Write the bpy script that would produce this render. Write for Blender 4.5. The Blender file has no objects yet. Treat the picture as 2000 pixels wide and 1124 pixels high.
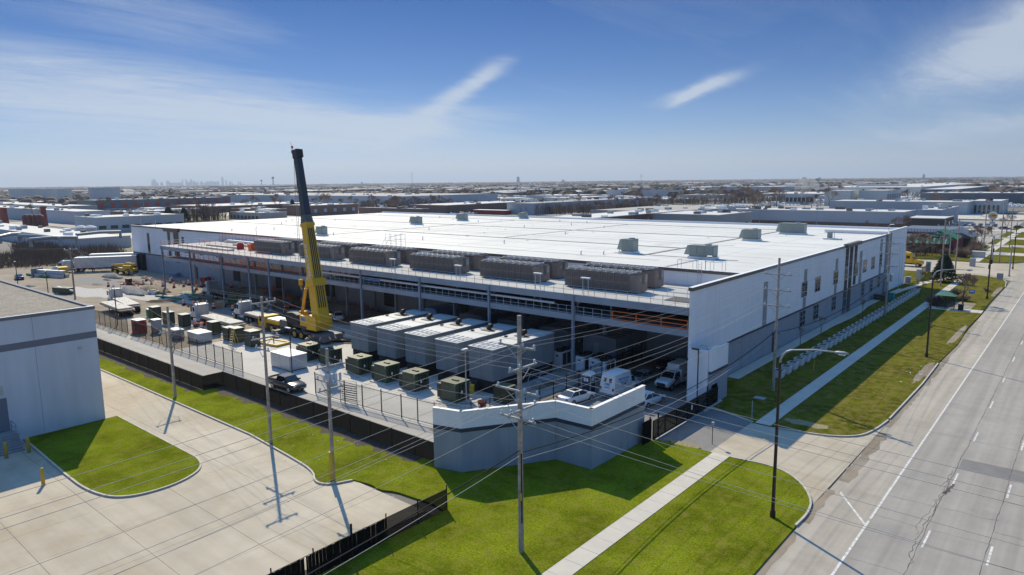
import bpy, math, random
from math import radians as RD, sin, cos, pi
from mathutils import Vector, Matrix
random.seed(7)
S = bpy.context.scene
COL = S.collection

# ------------------------------------------------------------------ camera, sky, sun, exposure
CAM_H = 24.5
YAW, PITCH, ROLL, FPX = RD(40.277), RD(-8.758), RD(-0.614), 1351.35
_f = Vector((-sin(YAW)*cos(PITCH), cos(YAW)*cos(PITCH), sin(PITCH)))
_r = Vector((cos(YAW), sin(YAW), 0)); _u = _r.cross(_f)
_R = _r*cos(ROLL)+_u*sin(ROLL); _U = -_r*sin(ROLL)+_u*cos(ROLL)
cd = bpy.data.cameras.new('camera'); cam = bpy.data.objects.new('camera', cd); COL.objects.link(cam)
cam.matrix_world = Matrix(((_R.x,_U.x,-_f.x,0),(_R.y,_U.y,-_f.y,0),(_R.z,_U.z,-_f.z,CAM_H),(0,0,0,1)))
cd.sensor_width = 36; cd.lens = 36*FPX/2000; cd.clip_start = 0.5; cd.clip_end = 90000
S.camera = cam
SUN_AZ, SUN_EL = RD(298.5), RD(40.8)
w = bpy.data.worlds.new('World'); S.world = w; w.use_nodes = True
def build_sky():
    nt = w.node_tree; N = nt.nodes; L = nt.links; N.clear()
    out = N.new('ShaderNodeOutputWorld'); bg = N.new('ShaderNodeBackground'); L.new(bg.outputs[0], out.inputs[0])
    bg.inputs[1].default_value = SKY_STRENGTH
    sky = N.new('ShaderNodeTexSky'); sky.sky_type = 'NISHITA'; sky.sun_disc = False
    sky.sun_elevation = SUN_EL; sky.sun_rotation = SUN_AZ; sky.altitude = 200
    sky.air_density = 1.0; sky.dust_density = 0.15; sky.ozone_density = 5.0
    tc = N.new('ShaderNodeTexCoord'); sep = N.new('ShaderNodeSeparateXYZ'); L.new(tc.outputs['Generated'], sep.inputs[0])
    def math_(op, a, b=None, c=None, clamp=False):
        n = N.new('ShaderNodeMath'); n.operation = op; n.use_clamp = clamp
        for i, x in enumerate((a, b, c)):
            if x is None: continue
            if isinstance(x, (int, float)): n.inputs[i].default_value = x
            else: L.new(x, n.inputs[i])
        return n.outputs[0]
    # deep blue of the upper sky, milky towards the horizon
    el = math_('MAXIMUM', sep.outputs[2], 0.0)
    ramp = N.new('ShaderNodeValToRGB'); L.new(el, ramp.inputs[0])
    cr = ramp.color_ramp
    while len(cr.elements) > 2: cr.elements.remove(cr.elements[1])
    cr.elements[0].position, cr.elements[0].color = SKY_TINT[0][0], SKY_TINT[0][1]
    cr.elements[1].position, cr.elements[1].color = SKY_TINT[-1][0], SKY_TINT[-1][1]
    for p_, c_ in SKY_TINT[1:-1]: cr.elements.new(p_).color = c_
    mul = N.new('ShaderNodeMix'); mul.data_type = 'RGBA'; mul.blend_type = 'MULTIPLY'; mul.inputs[0].default_value = 1.0
    L.new(sky.outputs[0], mul.inputs[6]); L.new(ramp.outputs[0], mul.inputs[7])
    # high thin clouds on a plane far overhead: direction / (z + small)
    den = math_('ADD', el, 0.055)
    cx = math_('DIVIDE', sep.outputs[0], den); cy = math_('DIVIDE', sep.outputs[1], den)
    def noise(sx, sy, rot, scale, detail, rough, dist, off):
        cmb = N.new('ShaderNodeCombineXYZ'); L.new(cx, cmb.inputs[0]); L.new(cy, cmb.inputs[1])
        mp = N.new('ShaderNodeMapping'); mp.inputs['Rotation'].default_value = (0, 0, rot); mp.inputs['Scale'].default_value = (sx, sy, 1); mp.inputs['Location'].default_value = (off, off*.7, 0)
        L.new(cmb.outputs[0], mp.inputs[0])
        n = N.new('ShaderNodeTexNoise'); n.inputs['Scale'].default_value = scale; n.inputs['Detail'].default_value = detail
        n.inputs['Roughness'].default_value = rough; n.inputs['Distortion'].default_value = dist
        L.new(mp.outputs[0], n.inputs['Vector']); return n.outputs['Fac']
    big = noise(1.0, 0.45, RD(-30), 0.16, 3, 0.5, 0.4, CLOUD_OFF)
    wisp = noise(1.0, 0.24, RD(-52), 1.05, 12, 0.66, 1.1, 3.7)
    # cirrus banks that stand where the photograph has them (direction blobs, broken up by the noise)
    def blob(az, elv, raz, rel, tilt=0.0):
        # az measured from +Y towards +X
        a = N.new('ShaderNodeMath'); a.operation = 'ARCTAN2'; L.new(sep.outputs[0], a.inputs[0]); L.new(sep.outputs[1], a.inputs[1])
        da = math_('SUBTRACT', a.outputs[0], RD(az)); de = math_('SUBTRACT', math_('ARCSINE', sep.outputs[2]), RD(elv))
        de = math_('SUBTRACT', de, math_('MULTIPLY', da, tilt))
        q = math_('ADD', math_('POWER', math_('ABSOLUTE', math_('DIVIDE', da, RD(raz))), 2.0), math_('POWER', math_('ABSOLUTE', math_('DIVIDE', de, RD(rel))), 2.0))
        return math_('POWER', 2.718, math_('MULTIPLY', q, -1.0))
    acc = None
    for b in CLOUDS:
        o = math_('MULTIPLY', blob(*b[:5]), b[5]); acc = o if acc is None else math_('ADD', acc, o)
    base = math_('MULTIPLY', math_('SUBTRACT', big, 0.56), 0.6)
    fray = noise(1.0, 0.5, RD(-38), 4.6, 8, 0.7, 0.8, 9.1)
    fib = math_('MULTIPLY', math_('ADD', math_('MULTIPLY', wisp, 1.7), 0.08), math_('ADD', math_('MULTIPLY', fray, 1.5), 0.25))
    m = math_('ADD', math_('ADD', base, math_('MULTIPLY', acc, fib)), math_('MULTIPLY', math_('SUBTRACT', wisp, 0.53), 0.5))
    mask = math_('MULTIPLY', m, 0.95, clamp=True); mask = math_('SMOOTH_MIN', mask, 0.72, 0.3)
    mix = N.new('ShaderNodeMix'); mix.data_type = 'RGBA'; L.new(math_('MAXIMUM', mask, 0.0), mix.inputs[0])
    L.new(mul.outputs[2], mix.inputs[6]); mix.inputs[7].default_value = CLOUD_COL
    L.new(mix.outputs[2], bg.inputs[0])
SKY_STRENGTH = 0.125
SKY_TINT = [(0, (.36,.37,.50,1)), (.025, (.36,.375,.49,1)), (.075, (.25,.305,.425,1)), (.143, (.143,.225,.355,1)), (.235, (.068,.165,.30,1)), (.34, (.20,.37,.48,1)), (.5, (.54,.82,.95,1)), (.707, (1.0,1.35,1.45,1)), (1, (1.45,1.8,1.8,1))]
CLOUD_COL = (3.5, 3.85, 4.25, 1); CLOUD_OFF = 11.3
#          azimuth, elevation, half width, half height, tilt, strength
CLOUDS = [(-72, 6.2, 16, 3.2, -0.12, .72), (-57, 5.0, 11, 2.0, -.10, .62), (-45.5, 6.2, 4.2, .85, .62, .85), (-42.6, 8.0, 1.6, .6, .5, .45), (-49, 4.3, 7, 1.1, .1, .8),
          (-25.3, 6.9, 2.6, .5, .30, .95), (-26.2, 6.4, 1.4, .3, .5, .8), (-3.0, 9.2, 7.5, 2.4, .34, 1.35), (1.0, 7.2, 3.0, 1.2, -.3, .9), (-6, 3.4, 7, .9, .1, .5), (-66, 11.5, 9, 1.5, -.1, .4)]
build_sky()
sl = bpy.data.lights.new('sun', 'SUN'); sl.energy = 3.55; sl.angle = RD(0.53); sl.color = (1.0, 0.875, 0.63)
so = bpy.data.objects.new('sun', sl); COL.objects.link(so)
so.rotation_euler = Vector((sin(SUN_AZ)*cos(SUN_EL), cos(SUN_AZ)*cos(SUN_EL), sin(SUN_EL))).to_track_quat('Z', 'Y').to_euler()
so.location = (-200, 200, 300)
vs = S.view_settings; vs.view_transform = 'Standard'; vs.look = 'None'; vs.gamma = 1; vs.use_curve_mapping = False
vs.exposure = 0.53
S.render.engine = 'CYCLES'
S.cycles.max_bounces = 8; S.cycles.diffuse_bounces = 5; S.cycles.transparent_max_bounces = 12; S.cycles.volume_bounces = 0
S.cycles.use_denoising = True

# ------------------------------------------------------------------ placing: the surveyed camera turns a spot seen in the photo into a point on the ground
def ray(px, py): return _R*(px-1000) - _U*(py-562) + _f*FPX
def G(px, py, z=0.0):
    d = ray(px, py); t = (z-CAM_H)/d.z; return Vector((d.x*t, d.y*t, z))
def proj(p):
    v = Vector(p)-Vector((0,0,CAM_H)); d = v.dot(_f); return 1000+FPX*v.dot(_R)/d, 562-FPX*v.dot(_U)/d
def onY(px, py, Y): d = ray(px, py); t = Y/d.y; return Vector((d.x*t, Y, CAM_H+d.z*t))
def onX(px, py, X): d = ray(px, py); t = X/d.x; return Vector((X, d.y*t, CAM_H+d.z*t))
def drop(x, y):                      # the earth's curve, felt only by far things
    r2 = x*x+y*y; return -max(0.0, r2-640000.0)/(2*7.4e6)

# ------------------------------------------------------------------ materials
MT = {}
def mat(name, col, rough=0.8, metal=0.0, var=0.12, scale=1.5, bump=0.0, bscale=None, col2=None, scale2=None, var2=0.0, spec=0.5, world=False, trans=0.0, dirt=None, streak=None):
    m = bpy.data.materials.new(name); m.use_nodes = True; nt = m.node_tree; N = nt.nodes; L = nt.links
    p = N['Principled BSDF']; p.inputs['Roughness'].default_value = rough; p.inputs['Metallic'].default_value = metal
    p.inputs['Specular IOR Level'].default_value = spec
    if world:
        g = N.new('ShaderNodeNewGeometry'); vec = g.outputs['Position']
    else:
        g = N.new('ShaderNodeTexCoord'); vec = g.outputs['Object']
    def noise(sc, det=6, ro=.6):
        n = N.new('ShaderNodeTexNoise'); n.inputs['Scale'].default_value = sc; n.inputs['Detail'].default_value = det; n.inputs['Roughness'].default_value = ro
        L.new(vec, n.inputs['Vector']); return n.outputs['Fac']
    c = col if len(col) == 4 else (*col, 1)
    out = None
    if var or col2:
        r = N.new('ShaderNodeValToRGB'); L.new(noise(scale), r.inputs[0])
        a = tuple(x*(1-var) for x in c[:3])+(1,); b = tuple(min(1, x*(1+var)) for x in c[:3])+(1,)
        if col2: b = (*col2, 1); a = c
        r.color_ramp.elements[0].color = a; r.color_ramp.elements[1].color = b
        r.color_ramp.elements[0].position = .33; r.color_ramp.elements[1].position = .67
        out = r.outputs[0]
        if var2:
            r2 = N.new('ShaderNodeValToRGB'); L.new(noise(scale2 or scale*.13, 4), r2.inputs[0])
            r2.color_ramp.elements[0].position = .35; r2.color_ramp.elements[1].position = .65
            r2.color_ramp.elements[0].color = (1-var2,)*3+(1,); r2.color_ramp.elements[1].color = (1+var2,)*3+(1,)
            mx = N.new('ShaderNodeMix'); mx.data_type = 'RGBA'; mx.blend_type = 'MULTIPLY'; mx.inputs[0].default_value = 1
            L.new(out, mx.inputs[6]); L.new(r2.outputs[0], mx.inputs[7]); out = mx.outputs[2]
        if dirt:
            dc, dsc, dlo, dhi = dirt
            r3 = N.new('ShaderNodeValToRGB'); L.new(noise(dsc, 8, .65), r3.inputs[0])
            r3.color_ramp.elements[0].position = dlo; r3.color_ramp.elements[1].position = dhi
            r3.color_ramp.elements[0].color = (0,0,0,1); r3.color_ramp.elements[1].color = (1,1,1,1)
            mx = N.new('ShaderNodeMix'); mx.data_type = 'RGBA'; L.new(r3.outputs[0], mx.inputs[0])
            L.new(out, mx.inputs[6]); mx.inputs[7].default_value = (*dc, 1); out = mx.outputs[2]
        if streak:
            mp = N.new('ShaderNodeMapping'); mp.inputs['Scale'].default_value = streak[:3]; L.new(vec, mp.inputs[0])
            n = N.new('ShaderNodeTexNoise'); n.inputs['Scale'].default_value = 1; n.inputs['Detail'].default_value = 5; n.inputs['Roughness'].default_value = .6; L.new(mp.outputs[0], n.inputs['Vector'])
            r4 = N.new('ShaderNodeValToRGB'); L.new(n.outputs['Fac'], r4.inputs[0]); r4.color_ramp.elements[0].position = .32; r4.color_ramp.elements[1].position = .62
            r4.color_ramp.elements[0].color = (1-streak[3],)*3+(1,); r4.color_ramp.elements[1].color = (1,1,1,1)
            mx = N.new('ShaderNodeMix'); mx.data_type = 'RGBA'; mx.blend_type = 'MULTIPLY'; mx.inputs[0].default_value = 1
            L.new(out, mx.inputs[6]); L.new(r4.outputs[0], mx.inputs[7]); out = mx.outputs[2]
        L.new(out, p.inputs['Base Color'])
    else: p.inputs['Base Color'].default_value = c
    if bump:
        b = N.new('ShaderNodeBump'); b.inputs['Strength'].default_value = bump; b.inputs['Distance'].default_value = .05
        L.new(noise(bscale or scale*4), b.inputs['Height']); L.new(b.outputs[0], p.inputs['Normal'])
    if trans:
        t = N.new('ShaderNodeBsdfTransparent'); mx = N.new('ShaderNodeMixShader'); mx.inputs[0].default_value = trans
        L.new(p.outputs[0], mx.inputs[1]); L.new(t.outputs[0], mx.inputs[2]); L.new(mx.outputs[0], N['Material Output'].inputs[0])
    MT[name] = m; return m
mat('white_panel', (.88,.88,.885), .75, scale=.35, var=.035, var2=.03, bump=.04, bscale=6, streak=(1.1,1.1,.10,.06))
mat('white_coping', (.80,.79,.77), .6, var=.03)
mat('roof_membrane', (.64,.63,.585), .7, world=True, scale=.12, var=.04, var2=.07, scale2=.02, dirt=((.50,.49,.47), .35, .62, .85), streak=(.03,.35,1,.07))
mat('roof_seam', (.30,.29,.28), .8, world=True, scale=.6, var=.2)
mat('grey_masonry', (.35,.36,.385), .85, scale=.7, var=.06, bump=.15, bscale=5, streak=(.8,.8,.12,.10))
mat('screen_grey', (.33,.36,.40), .8, scale=.3, var=.08, var2=.09, bump=.03, streak=(1.0,1.0,.12,.14))
mat('navy', (.035,.045,.07), .6, var=.08)
mat('bronze_cap', (.13,.11,.10), .5, var=.06)
mat('strip_grey', (.30,.30,.31), .7, var=.05)
mat('glass', (.012,.018,.022), .06, var=0, spec=.9)
mat('auto_glass', (.01,.014,.018), .05, var=0, spec=.9)
mat('pave_tan', (.465,.405,.31), .85, world=True, scale=.5, var=.06, var2=.10, scale2=.05, bump=.12, bscale=14, dirt=((.35,.26,.16), .12, .48, .80), streak=(.05,.9,1,.13))
mat('walk', (.53,.49,.415), .85, world=True, scale=.8, var=.05, var2=.06, scale2=.11, bump=.1, bscale=18)
mat('lane_grey', (.37,.34,.30), .85, world=True, scale=.6, var=.05, var2=.08, scale2=.06, bump=.1, bscale=14, streak=(.03,1.0,1,.16))
mat('yard_concrete', (.46,.435,.395), .8, world=True, scale=.35, var=.08, var2=.1, scale2=.07, bump=.1, bscale=12)
mat('road', (.35,.32,.28), .85, world=True, scale=.9, var=.05, var2=.07, scale2=.045, bump=.14, bscale=20, dirt=((.24,.23,.22), .16, .55, .8), streak=(1.1,.02,1,.22))
mat('shoulder', (.41,.365,.30), .88, world=True, scale=.7, var=.06, var2=.08, scale2=.06, bump=.15, bscale=18, dirt=((.29,.25,.2), .2, .55, .8), streak=(1.4,.03,1,.20))
mat('asphalt', (.14,.135,.13), .88, world=True, scale=.9, var=.1, var2=.1, scale2=.08, bump=.2, bscale=24)
mat('asphalt_old', (.20,.19,.18), .88, world=True, scale=.9, var=.1, var2=.1, scale2=.08, bump=.2, bscale=24)
mat('kerb', (.47,.43,.37), .85, world=True, scale=1.2, var=.12, bump=.1)
mat('paint_white', (.75,.74,.70), .7, world=True, scale=4, var=.06, dirt=((.37,.35,.31), 3.0, .40, .66))
mat('tyre_stain', (.40,.34,.255), .85, world=True, scale=1.2, var=.1)
mat('roof_patch', (.56,.555,.53), .7, world=True, scale=.8, var=.06)
mat('crack', (.07,.065,.06), .9, var=.2)
mat('dirt', (.255,.205,.148), .95, world=True, scale=.25, var=.20, var2=.18, scale2=.03, bump=.5, bscale=1.6, dirt=((.34,.295,.235), .09, .5, .75))
mat('gravel_grey', (.22,.21,.20), .95, world=True, scale=3, var=.25, bump=.6, bscale=5)
mat('rubble_pale', (.46,.43,.39), .95, world=True, scale=3, var=.25, bump=.6, bscale=4)
mat('mulch', (.055,.042,.032), .95, world=True, scale=4, var=.4, bump=.5, bscale=12)
mat('earth', (.16,.145,.125), .95, world=True, scale=.01, var=.2, var2=.25, scale2=.0025)
def grass_mat(name, c0, c1, dry, lo, hi):
    m = mat(name, c0, .9, world=True, scale=7.5, col2=c1, var2=.30, scale2=.22, bump=1.0, bscale=9, dirt=(dry, 1.0, lo, hi), spec=0)
    return m
grass_mat('grass_lush', (.082,.106,.006), (.188,.218,.014), (.215,.19,.04), .48, .82)
grass_mat('grass_worn', (.062,.076,.004), (.122,.130,.012), (.20,.155,.055), .42, .68)
mat('dry_grass', (.26,.22,.12), .95, world=True, scale=7, var=.4, bump=.8, bscale=12)
mat('galv', (.33,.36,.40), .55, .25, var=.07, scale=1.2)
mat('galv_light', (.50,.53,.56), .45, .5, var=.06)
mat('steel_blue', (.24,.28,.34), .6, var=.08, scale=.8)
mat('deck_edge', (.30,.33,.37), .75, var=.10, scale=.5, var2=.08)
mat('deck_top', (.42,.41,.39), .85, world=True, scale=.4, var=.06, var2=.08, scale2=.08, bump=.1)
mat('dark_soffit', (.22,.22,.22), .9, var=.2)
mat('black_metal', (.012,.012,.013), .45, .3, var=.1)
mat('black_screen', (.012,.010,.009), 1.0, scale=3, var=.3, trans=.02, spec=.1)
mat('chain_mesh', (.022,.018,.014), .9, var=.2, trans=.28, spec=.1)
mat('chain_mesh_thin', (.03,.028,.025), .7, var=.2, trans=.72)
mat('pole_wood', (.42,.345,.285), .9, scale=3, var=.3, bump=.3, bscale=9, var2=.2)
mat('pole_old', (.27,.23,.20), .9, scale=3, var=.3, bump=.3, bscale=9)
mat('arm_wood', (.42,.39,.36), .9, scale=5, var=.2)
mat('porcelain', (.62,.64,.67), .3, var=.05)
mat('cable', (.36,.35,.34), .8, 0, var=0, spec=.1)
mat('cable_black', (.03,.03,.032), .9, var=0, spec=.1)
mat('bronze_metal', (.055,.042,.035), .4, .5, var=.1)
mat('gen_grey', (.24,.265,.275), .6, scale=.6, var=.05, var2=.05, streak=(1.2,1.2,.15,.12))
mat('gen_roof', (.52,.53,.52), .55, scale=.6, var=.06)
mat('trafo_green', (.045,.062,.036), .5, var=.08)
mat('trafo_dark', (.022,.034,.020), .5, var=.08)
mat('chiller_brown', (.26,.20,.165), .65, scale=1.5, var=.10)
mat('chiller_dark', (.145,.118,.10), .7, scale=3, var=.2)
mat('fan_ring', (.56,.55,.53), .5, .3, var=.08)
mat('hvac', (.25,.28,.25), .55, var=.06)
mat('hvac_light', (.33,.36,.33), .55, var=.06)
mat('white_paint', (.74,.74,.74), .35, var=.03)
mat('car_white', (.78,.78,.77), .22, var=.02, spec=.7)
mat('car_silver', (.42,.45,.48), .25, .5, var=.02)
mat('car_grey', (.10,.092,.09), .22, .5, var=.03)
mat('car_dark', (.016,.018,.024), .2, .2, var=.03)
mat('car_maroon', (.10,.014,.016), .25, .2, var=.03)
mat('car_blue', (.03,.07,.16), .25, .3, var=.03)
mat('rubber', (.015,.015,.015), .85, var=.15)
mat('rim', (.45,.45,.46), .35, .7, var=.05)
mat('plastic_black', (.02,.02,.022), .6, var=.1)
mat('lamp_clear', (.75,.77,.78), .15, var=0)
mat('lamp_red', (.35,.012,.012), .2, var=0)
mat('crane_yellow', (.72,.40,.012), .45, scale=1.0, var=.06)
mat('crane_dark', (.045,.052,.058), .45, .2, var=.1)
mat('crane_grey', (.13,.13,.13), .6, var=.12)
mat('yellow', (.72,.45,.03), .5, var=.06)
mat('bollard_yellow', (.55,.36,.04), .6, scale=4, var=.10)
mat('orange', (.80,.12,.015), .5, var=.05)
mat('orange_rail', (.75,.15,.02), .55, var=.08)
mat('red', (.42,.025,.018), .5, var=.1)
mat('stripe_white', (.82,.82,.80), .5, var=.02)
mat('potty_blue', (.020,.035,.10), .5, var=.06)
mat('text_blue', (.08,.30,.60), .5, var=0)
mat('text_red', (.5,.04,.04), .5, var=0)
mat('text_dark', (.02,.02,.022), .5, var=0)
mat('precast', (.60,.56,.49), .85, scale=1.0, var=.08, bump=.1)
mat('timber', (.42,.31,.19), .9, scale=2, var=.2)
mat('timber_dark', (.22,.15,.09), .9, scale=2, var=.2)
mat('pvc_green', (.02,.22,.07), .5, var=.05)
mat('pvc_teal', (.02,.30,.33), .5, var=.05)
mat('blue_tarp', (.15,.30,.52), .5, var=.1)
mat('roof_gravel', (.27,.24,.19), .95, world=True, scale=5, var=.38, var2=.12, scale2=.7, bump=.5, bscale=16)
mat('bldg_left', (.70,.70,.74), .8, scale=.25, var=.03, var2=.04, bump=.04, bscale=5, streak=(.8,.8,.08,.10))
mat('bldg_band', (.21,.205,.235), .8, var=.05)
mat('door_grey', (.17,.19,.23), .6, var=.05)
mat('concrete_step', (.30,.29,.29), .9, var=.1)
mat('brick', (.235,.115,.08), .9, scale=.8, var=.14, var2=.06)
mat('brick_brown', (.20,.125,.095), .9, scale=.8, var=.14)
mat('brick_red', (.20,.045,.035), .9, scale=.8, var=.12)
mat('bg_blue', (.42,.45,.48), .8, scale=.05, var=.06)
mat('bg_pale', (.50,.51,.52), .8, scale=.05, var=.06)
mat('bg_slate', (.11,.14,.17), .7, scale=.1, var=.1)
mat('bg_tan', (.40,.37,.33), .85, scale=.1, var=.06)
mat('bg_cream', (.62,.62,.57), .8, scale=.08, var=.05)
mat('bg_dark', (.07,.06,.055), .8, scale=.1, var=.15)
mat('bg_roof', (.60,.58,.55), .8, world=True, scale=.05, var=.05, dirt=((.45,.42,.38), .06, .6, .85))
mat('bg_roof_grey', (.36,.34,.31), .85, world=True, scale=.05, var=.1)
mat('duct_blue', (.26,.30,.33), .45, .3, var=.08)
mat('silo_red', (.17,.05,.045), .7, var=.15)
mat('stack_red', (.24,.06,.045), .8, scale=.3, var=.2)
mat('awning_green', (.015,.17,.055), .6, var=.1)
mat('awning_stripe', (.30,.50,.36), .6, var=.1)
mat('shelter_green', (.10,.22,.13), .45, var=.1)
mat('sign_green', (.02,.30,.13), .4, var=0)
mat('sign_blue', (.08,.22,.55), .4, var=0)
mat('bark', (.085,.062,.048), .95, scale=4, var=.25)
mat('twig', (.24,.165,.12), .95, scale=2, var=.25)
mat('twig_far', (.17,.12,.095), .95, world=True, scale=.03, var=.25)
mat('needle', (.025,.045,.022), .9, world=True, scale=.9, var=.4)
mat('brush_brown', (.16,.115,.08), .95, world=True, scale=.35, var=.35)
mat('far_wood', (.115,.088,.070), .95, world=True, scale=.004, var=.3, var2=.3, scale2=.0008)
mat('skyscraper', (.50,.52,.55), .6, scale=.01, var=.15)
mat('straw', (.34,.27,.14), .95, var=.3)
mat('litter', (.75,.74,.72), .8, var=.05)
mat('solar_blue', (.26,.32,.40), .4, .2, var=.1)

# ------------------------------------------------------------------ mesh helpers
class MB:
    def __init__(s): s.v = []; s.f = []; s.m = []
    def _add(s, vs_, fs, m):
        o = len(s.v); s.v += [tuple(x) for x in vs_]; s.f += [tuple(i+o for i in q) for q in fs]; s.m += [m]*len(fs); return s
    def box(s, x0, y0, z0, x1, y1, z1, m=0):
        return s._add([(x0,y0,z0),(x1,y0,z0),(x1,y1,z0),(x0,y1,z0),(x0,y0,z1),(x1,y0,z1),(x1,y1,z1),(x0,y1,z1)],
                      [(0,3,2,1),(4,5,6,7),(0,1,5,4),(1,2,6,5),(2,3,7,6),(3,0,4,7)], m)
    def obox(s, c, d, rz=0, m=0, ry=0, rx=0):
        M = Matrix.Translation(c) @ Matrix.Rotation(rz,4,'Z') @ Matrix.Rotation(ry,4,'Y') @ Matrix.Rotation(rx,4,'X')
        h = [x/2 for x in d]
        P = [M @ Vector((sx*h[0], sy*h[1], sz*h[2])) for sz in (-1,1) for sx, sy in ((-1,-1),(1,-1),(1,1),(-1,1))]
        return s._add(P, [(0,3,2,1),(4,5,6,7),(0,1,5,4),(1,2,6,5),(2,3,7,6),(3,0,4,7)], m)
    def beam(s, p, q, w_, h_, m=0):
        p = Vector(p); q = Vector(q); d = q-p; l = d.length; rz = math.atan2(d.y, d.x); ry = -math.asin(max(-1, min(1, d.z/l)))
        return s.obox((p+q)/2, (l, w_, h_), rz, m, ry)
    def cyl(s, p, q, r, r2=None, n=8, m=0, cap=True):
        p = Vector(p); q = Vector(q); r2 = r if r2 is None else r2
        d = (q-p).normalized(); a = d.orthogonal().normalized(); b = d.cross(a)
        P = []
        for c, rr in ((p, r), (q, r2)):
            for k in range(n):
                t = 2*pi*k/n; P.append(c + a*(rr*cos(t)) + b*(rr*sin(t)))
        F = [(k, (k+1) % n, n+(k+1) % n, n+k) for k in range(n)]
        if cap: F += [tuple(range(n-1, -1, -1)), tuple(range(n, 2*n))]
        return s._add(P, F, m)
    def tube(s, pts, r, n=6, m=0, r1=None, cap=True):
        pts = [Vector(p) for p in pts]; k = len(pts); P = []; a = None
        for i, p in enumerate(pts):
            d = (pts[min(i+1, k-1)]-pts[max(i-1, 0)]).normalized()
            if a is None: a = d.orthogonal().normalized()
            a = (a - d*a.dot(d)).normalized(); b = d.cross(a)
            rr = r if r1 is None else r+(r1-r)*i/(k-1)
            P += [p + a*(rr*cos(2*pi*j/n)) + b*(rr*sin(2*pi*j/n)) for j in range(n)]
        F = [(i*n+j, i*n+(j+1) % n, (i+1)*n+(j+1) % n, (i+1)*n+j) for i in range(k-1) for j in range(n)]
        if cap: F += [tuple(range(n-1, -1, -1)), tuple((k-1)*n+j for j in range(n))]
        return s._add(P, F, m)
    def prism(s, poly, z0, z1, m=0, ms=None):
        n = len(poly)
        A = sum(poly[i][0]*poly[(i+1) % n][1]-poly[(i+1) % n][0]*poly[i][1] for i in range(n))
        if A < 0: poly = poly[::-1]
        s._add([(x, y, z0) for x, y in poly]+[(x, y, z1) for x, y in poly], [(k, (k+1) % n, n+(k+1) % n, n+k) for k in range(n)], m if ms is None else ms)
        return s._add([(x, y, z1) for x, y in poly], [tuple(range(n))], m)
    def sheet(s, poly, z, m=0):
        n = len(poly); A = sum(poly[i][0]*poly[(i+1) % n][1]-poly[(i+1) % n][0]*poly[i][1] for i in range(n))
        if A < 0: poly = poly[::-1]
        return s._add([(x, y, z) for x, y in poly], [tuple(range(n))], m)
    def prof(s, poly, y0, y1, m=0, t0=1.0, t1=1.0):   # (x, z) outline run along y
        n = len(poly); A = sum(poly[i][0]*poly[(i+1) % n][1]-poly[(i+1) % n][0]*poly[i][1] for i in range(n))
        if A > 0: poly = poly[::-1]
        P = [(x, y0, z) for x, z in poly]+[(x, y1, z) for x, z in poly]
        return s._add(P, [(k, (k+1) % n, n+(k+1) % n, n+k) for k in range(n)]+[tuple(range(n-1, -1, -1)), tuple(range(n, 2*n))], m)
    def quad(s, a, b, c, d, m=0): return s._add([a, b, c, d], [(0,1,2,3)], m)
    def loft(s, rings, m=0, cap=True):
        n = len(rings[0]); P = [p for r in rings for p in r]
        F = [(i*n+j, i*n+(j+1) % n, (i+1)*n+(j+1) % n, (i+1)*n+j) for i in range(len(rings)-1) for j in range(n)]
        if cap: F += [tuple(range(n-1, -1, -1)), tuple((len(rings)-1)*n+j for j in range(n))]
        return s._add(P, F, m)
    def lathe(s, prof_, n=12, c=(0,0,0), m=0):
        rings = [[(c[0]+r*cos(2*pi*k/n), c[1]+r*sin(2*pi*k/n), c[2]+z) for k in range(n)] for r, z in prof_]
        return s.loft(rings, m)
    def mesh(s, name, mats):
        me = bpy.data.meshes.new(name); me.from_pydata(s.v, [], s.f)
        for x in mats: me.materials.append(MT[x])
        if len(mats) > 1: me.polygons.foreach_set('material_index', s.m)
        me.update(); return me
    def build(s, name, mats, parent=None, loc=None, rz=0, smooth=False, bevel=0, **pr):
        if isinstance(mats, str): mats = (mats,)
        me = s.mesh(name, mats)
        if smooth:
            for p in me.polygons: p.use_smooth = True
        return put(name, me, parent, loc, rz, bevel, **pr)
def put(name, me, parent=None, loc=None, rz=0, bevel=0, **pr):
    o = bpy.data.objects.new(name, me); COL.objects.link(o)
    if parent: o.parent = parent
    if loc is not None: o.location = loc
    o.rotation_euler[2] = rz
    if bevel:
        b = o.modifiers.new('bevel', 'BEVEL'); b.width = bevel; b.segments = 2; b.limit_method = 'ANGLE'
    for k, v in pr.items(): o[k] = v
    return o
def thing(name, label, cat, loc=(0,0,0), rz=0, group=None):
    o = bpy.data.objects.new(name, None); COL.objects.link(o); o.location = loc; o.rotation_euler[2] = rz; o.empty_display_size = .3
    o['label'] = label; o['category'] = cat
    if group: o['group'] = group
    return o
def tag(o, label, cat, group=None):
    o['label'] = label; o['category'] = cat
    if group: o['group'] = group
    return o
def dup(o, loc=None, rz=None, label=None, group=None, scale=None, parent=None):
    c = o.copy(); COL.objects.link(c)
    if parent: c.parent = parent
    if loc is not None: c.location = loc
    if rz is not None: c.rotation_euler[2] = rz
    if scale is not None: c.scale = scale if hasattr(scale, '__len__') else (scale,)*3
    if label: c['label'] = label
    if group: c['group'] = group
    for ch in list(o.children): dup(ch, parent=c)
    return c
def struct(o): o['kind'] = 'structure'; return o
ORD = 'first second third fourth fifth sixth seventh eighth ninth tenth eleventh twelfth thirteenth fourteenth fifteenth sixteenth seventeenth eighteenth nineteenth twentieth'.split()
def arc(cx, cy, r, a0, a1, n=8): return [(cx+r*cos(RD(a0+(a1-a0)*i/n)), cy+r*sin(RD(a0+(a1-a0)*i/n))) for i in range(n+1)]
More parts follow.
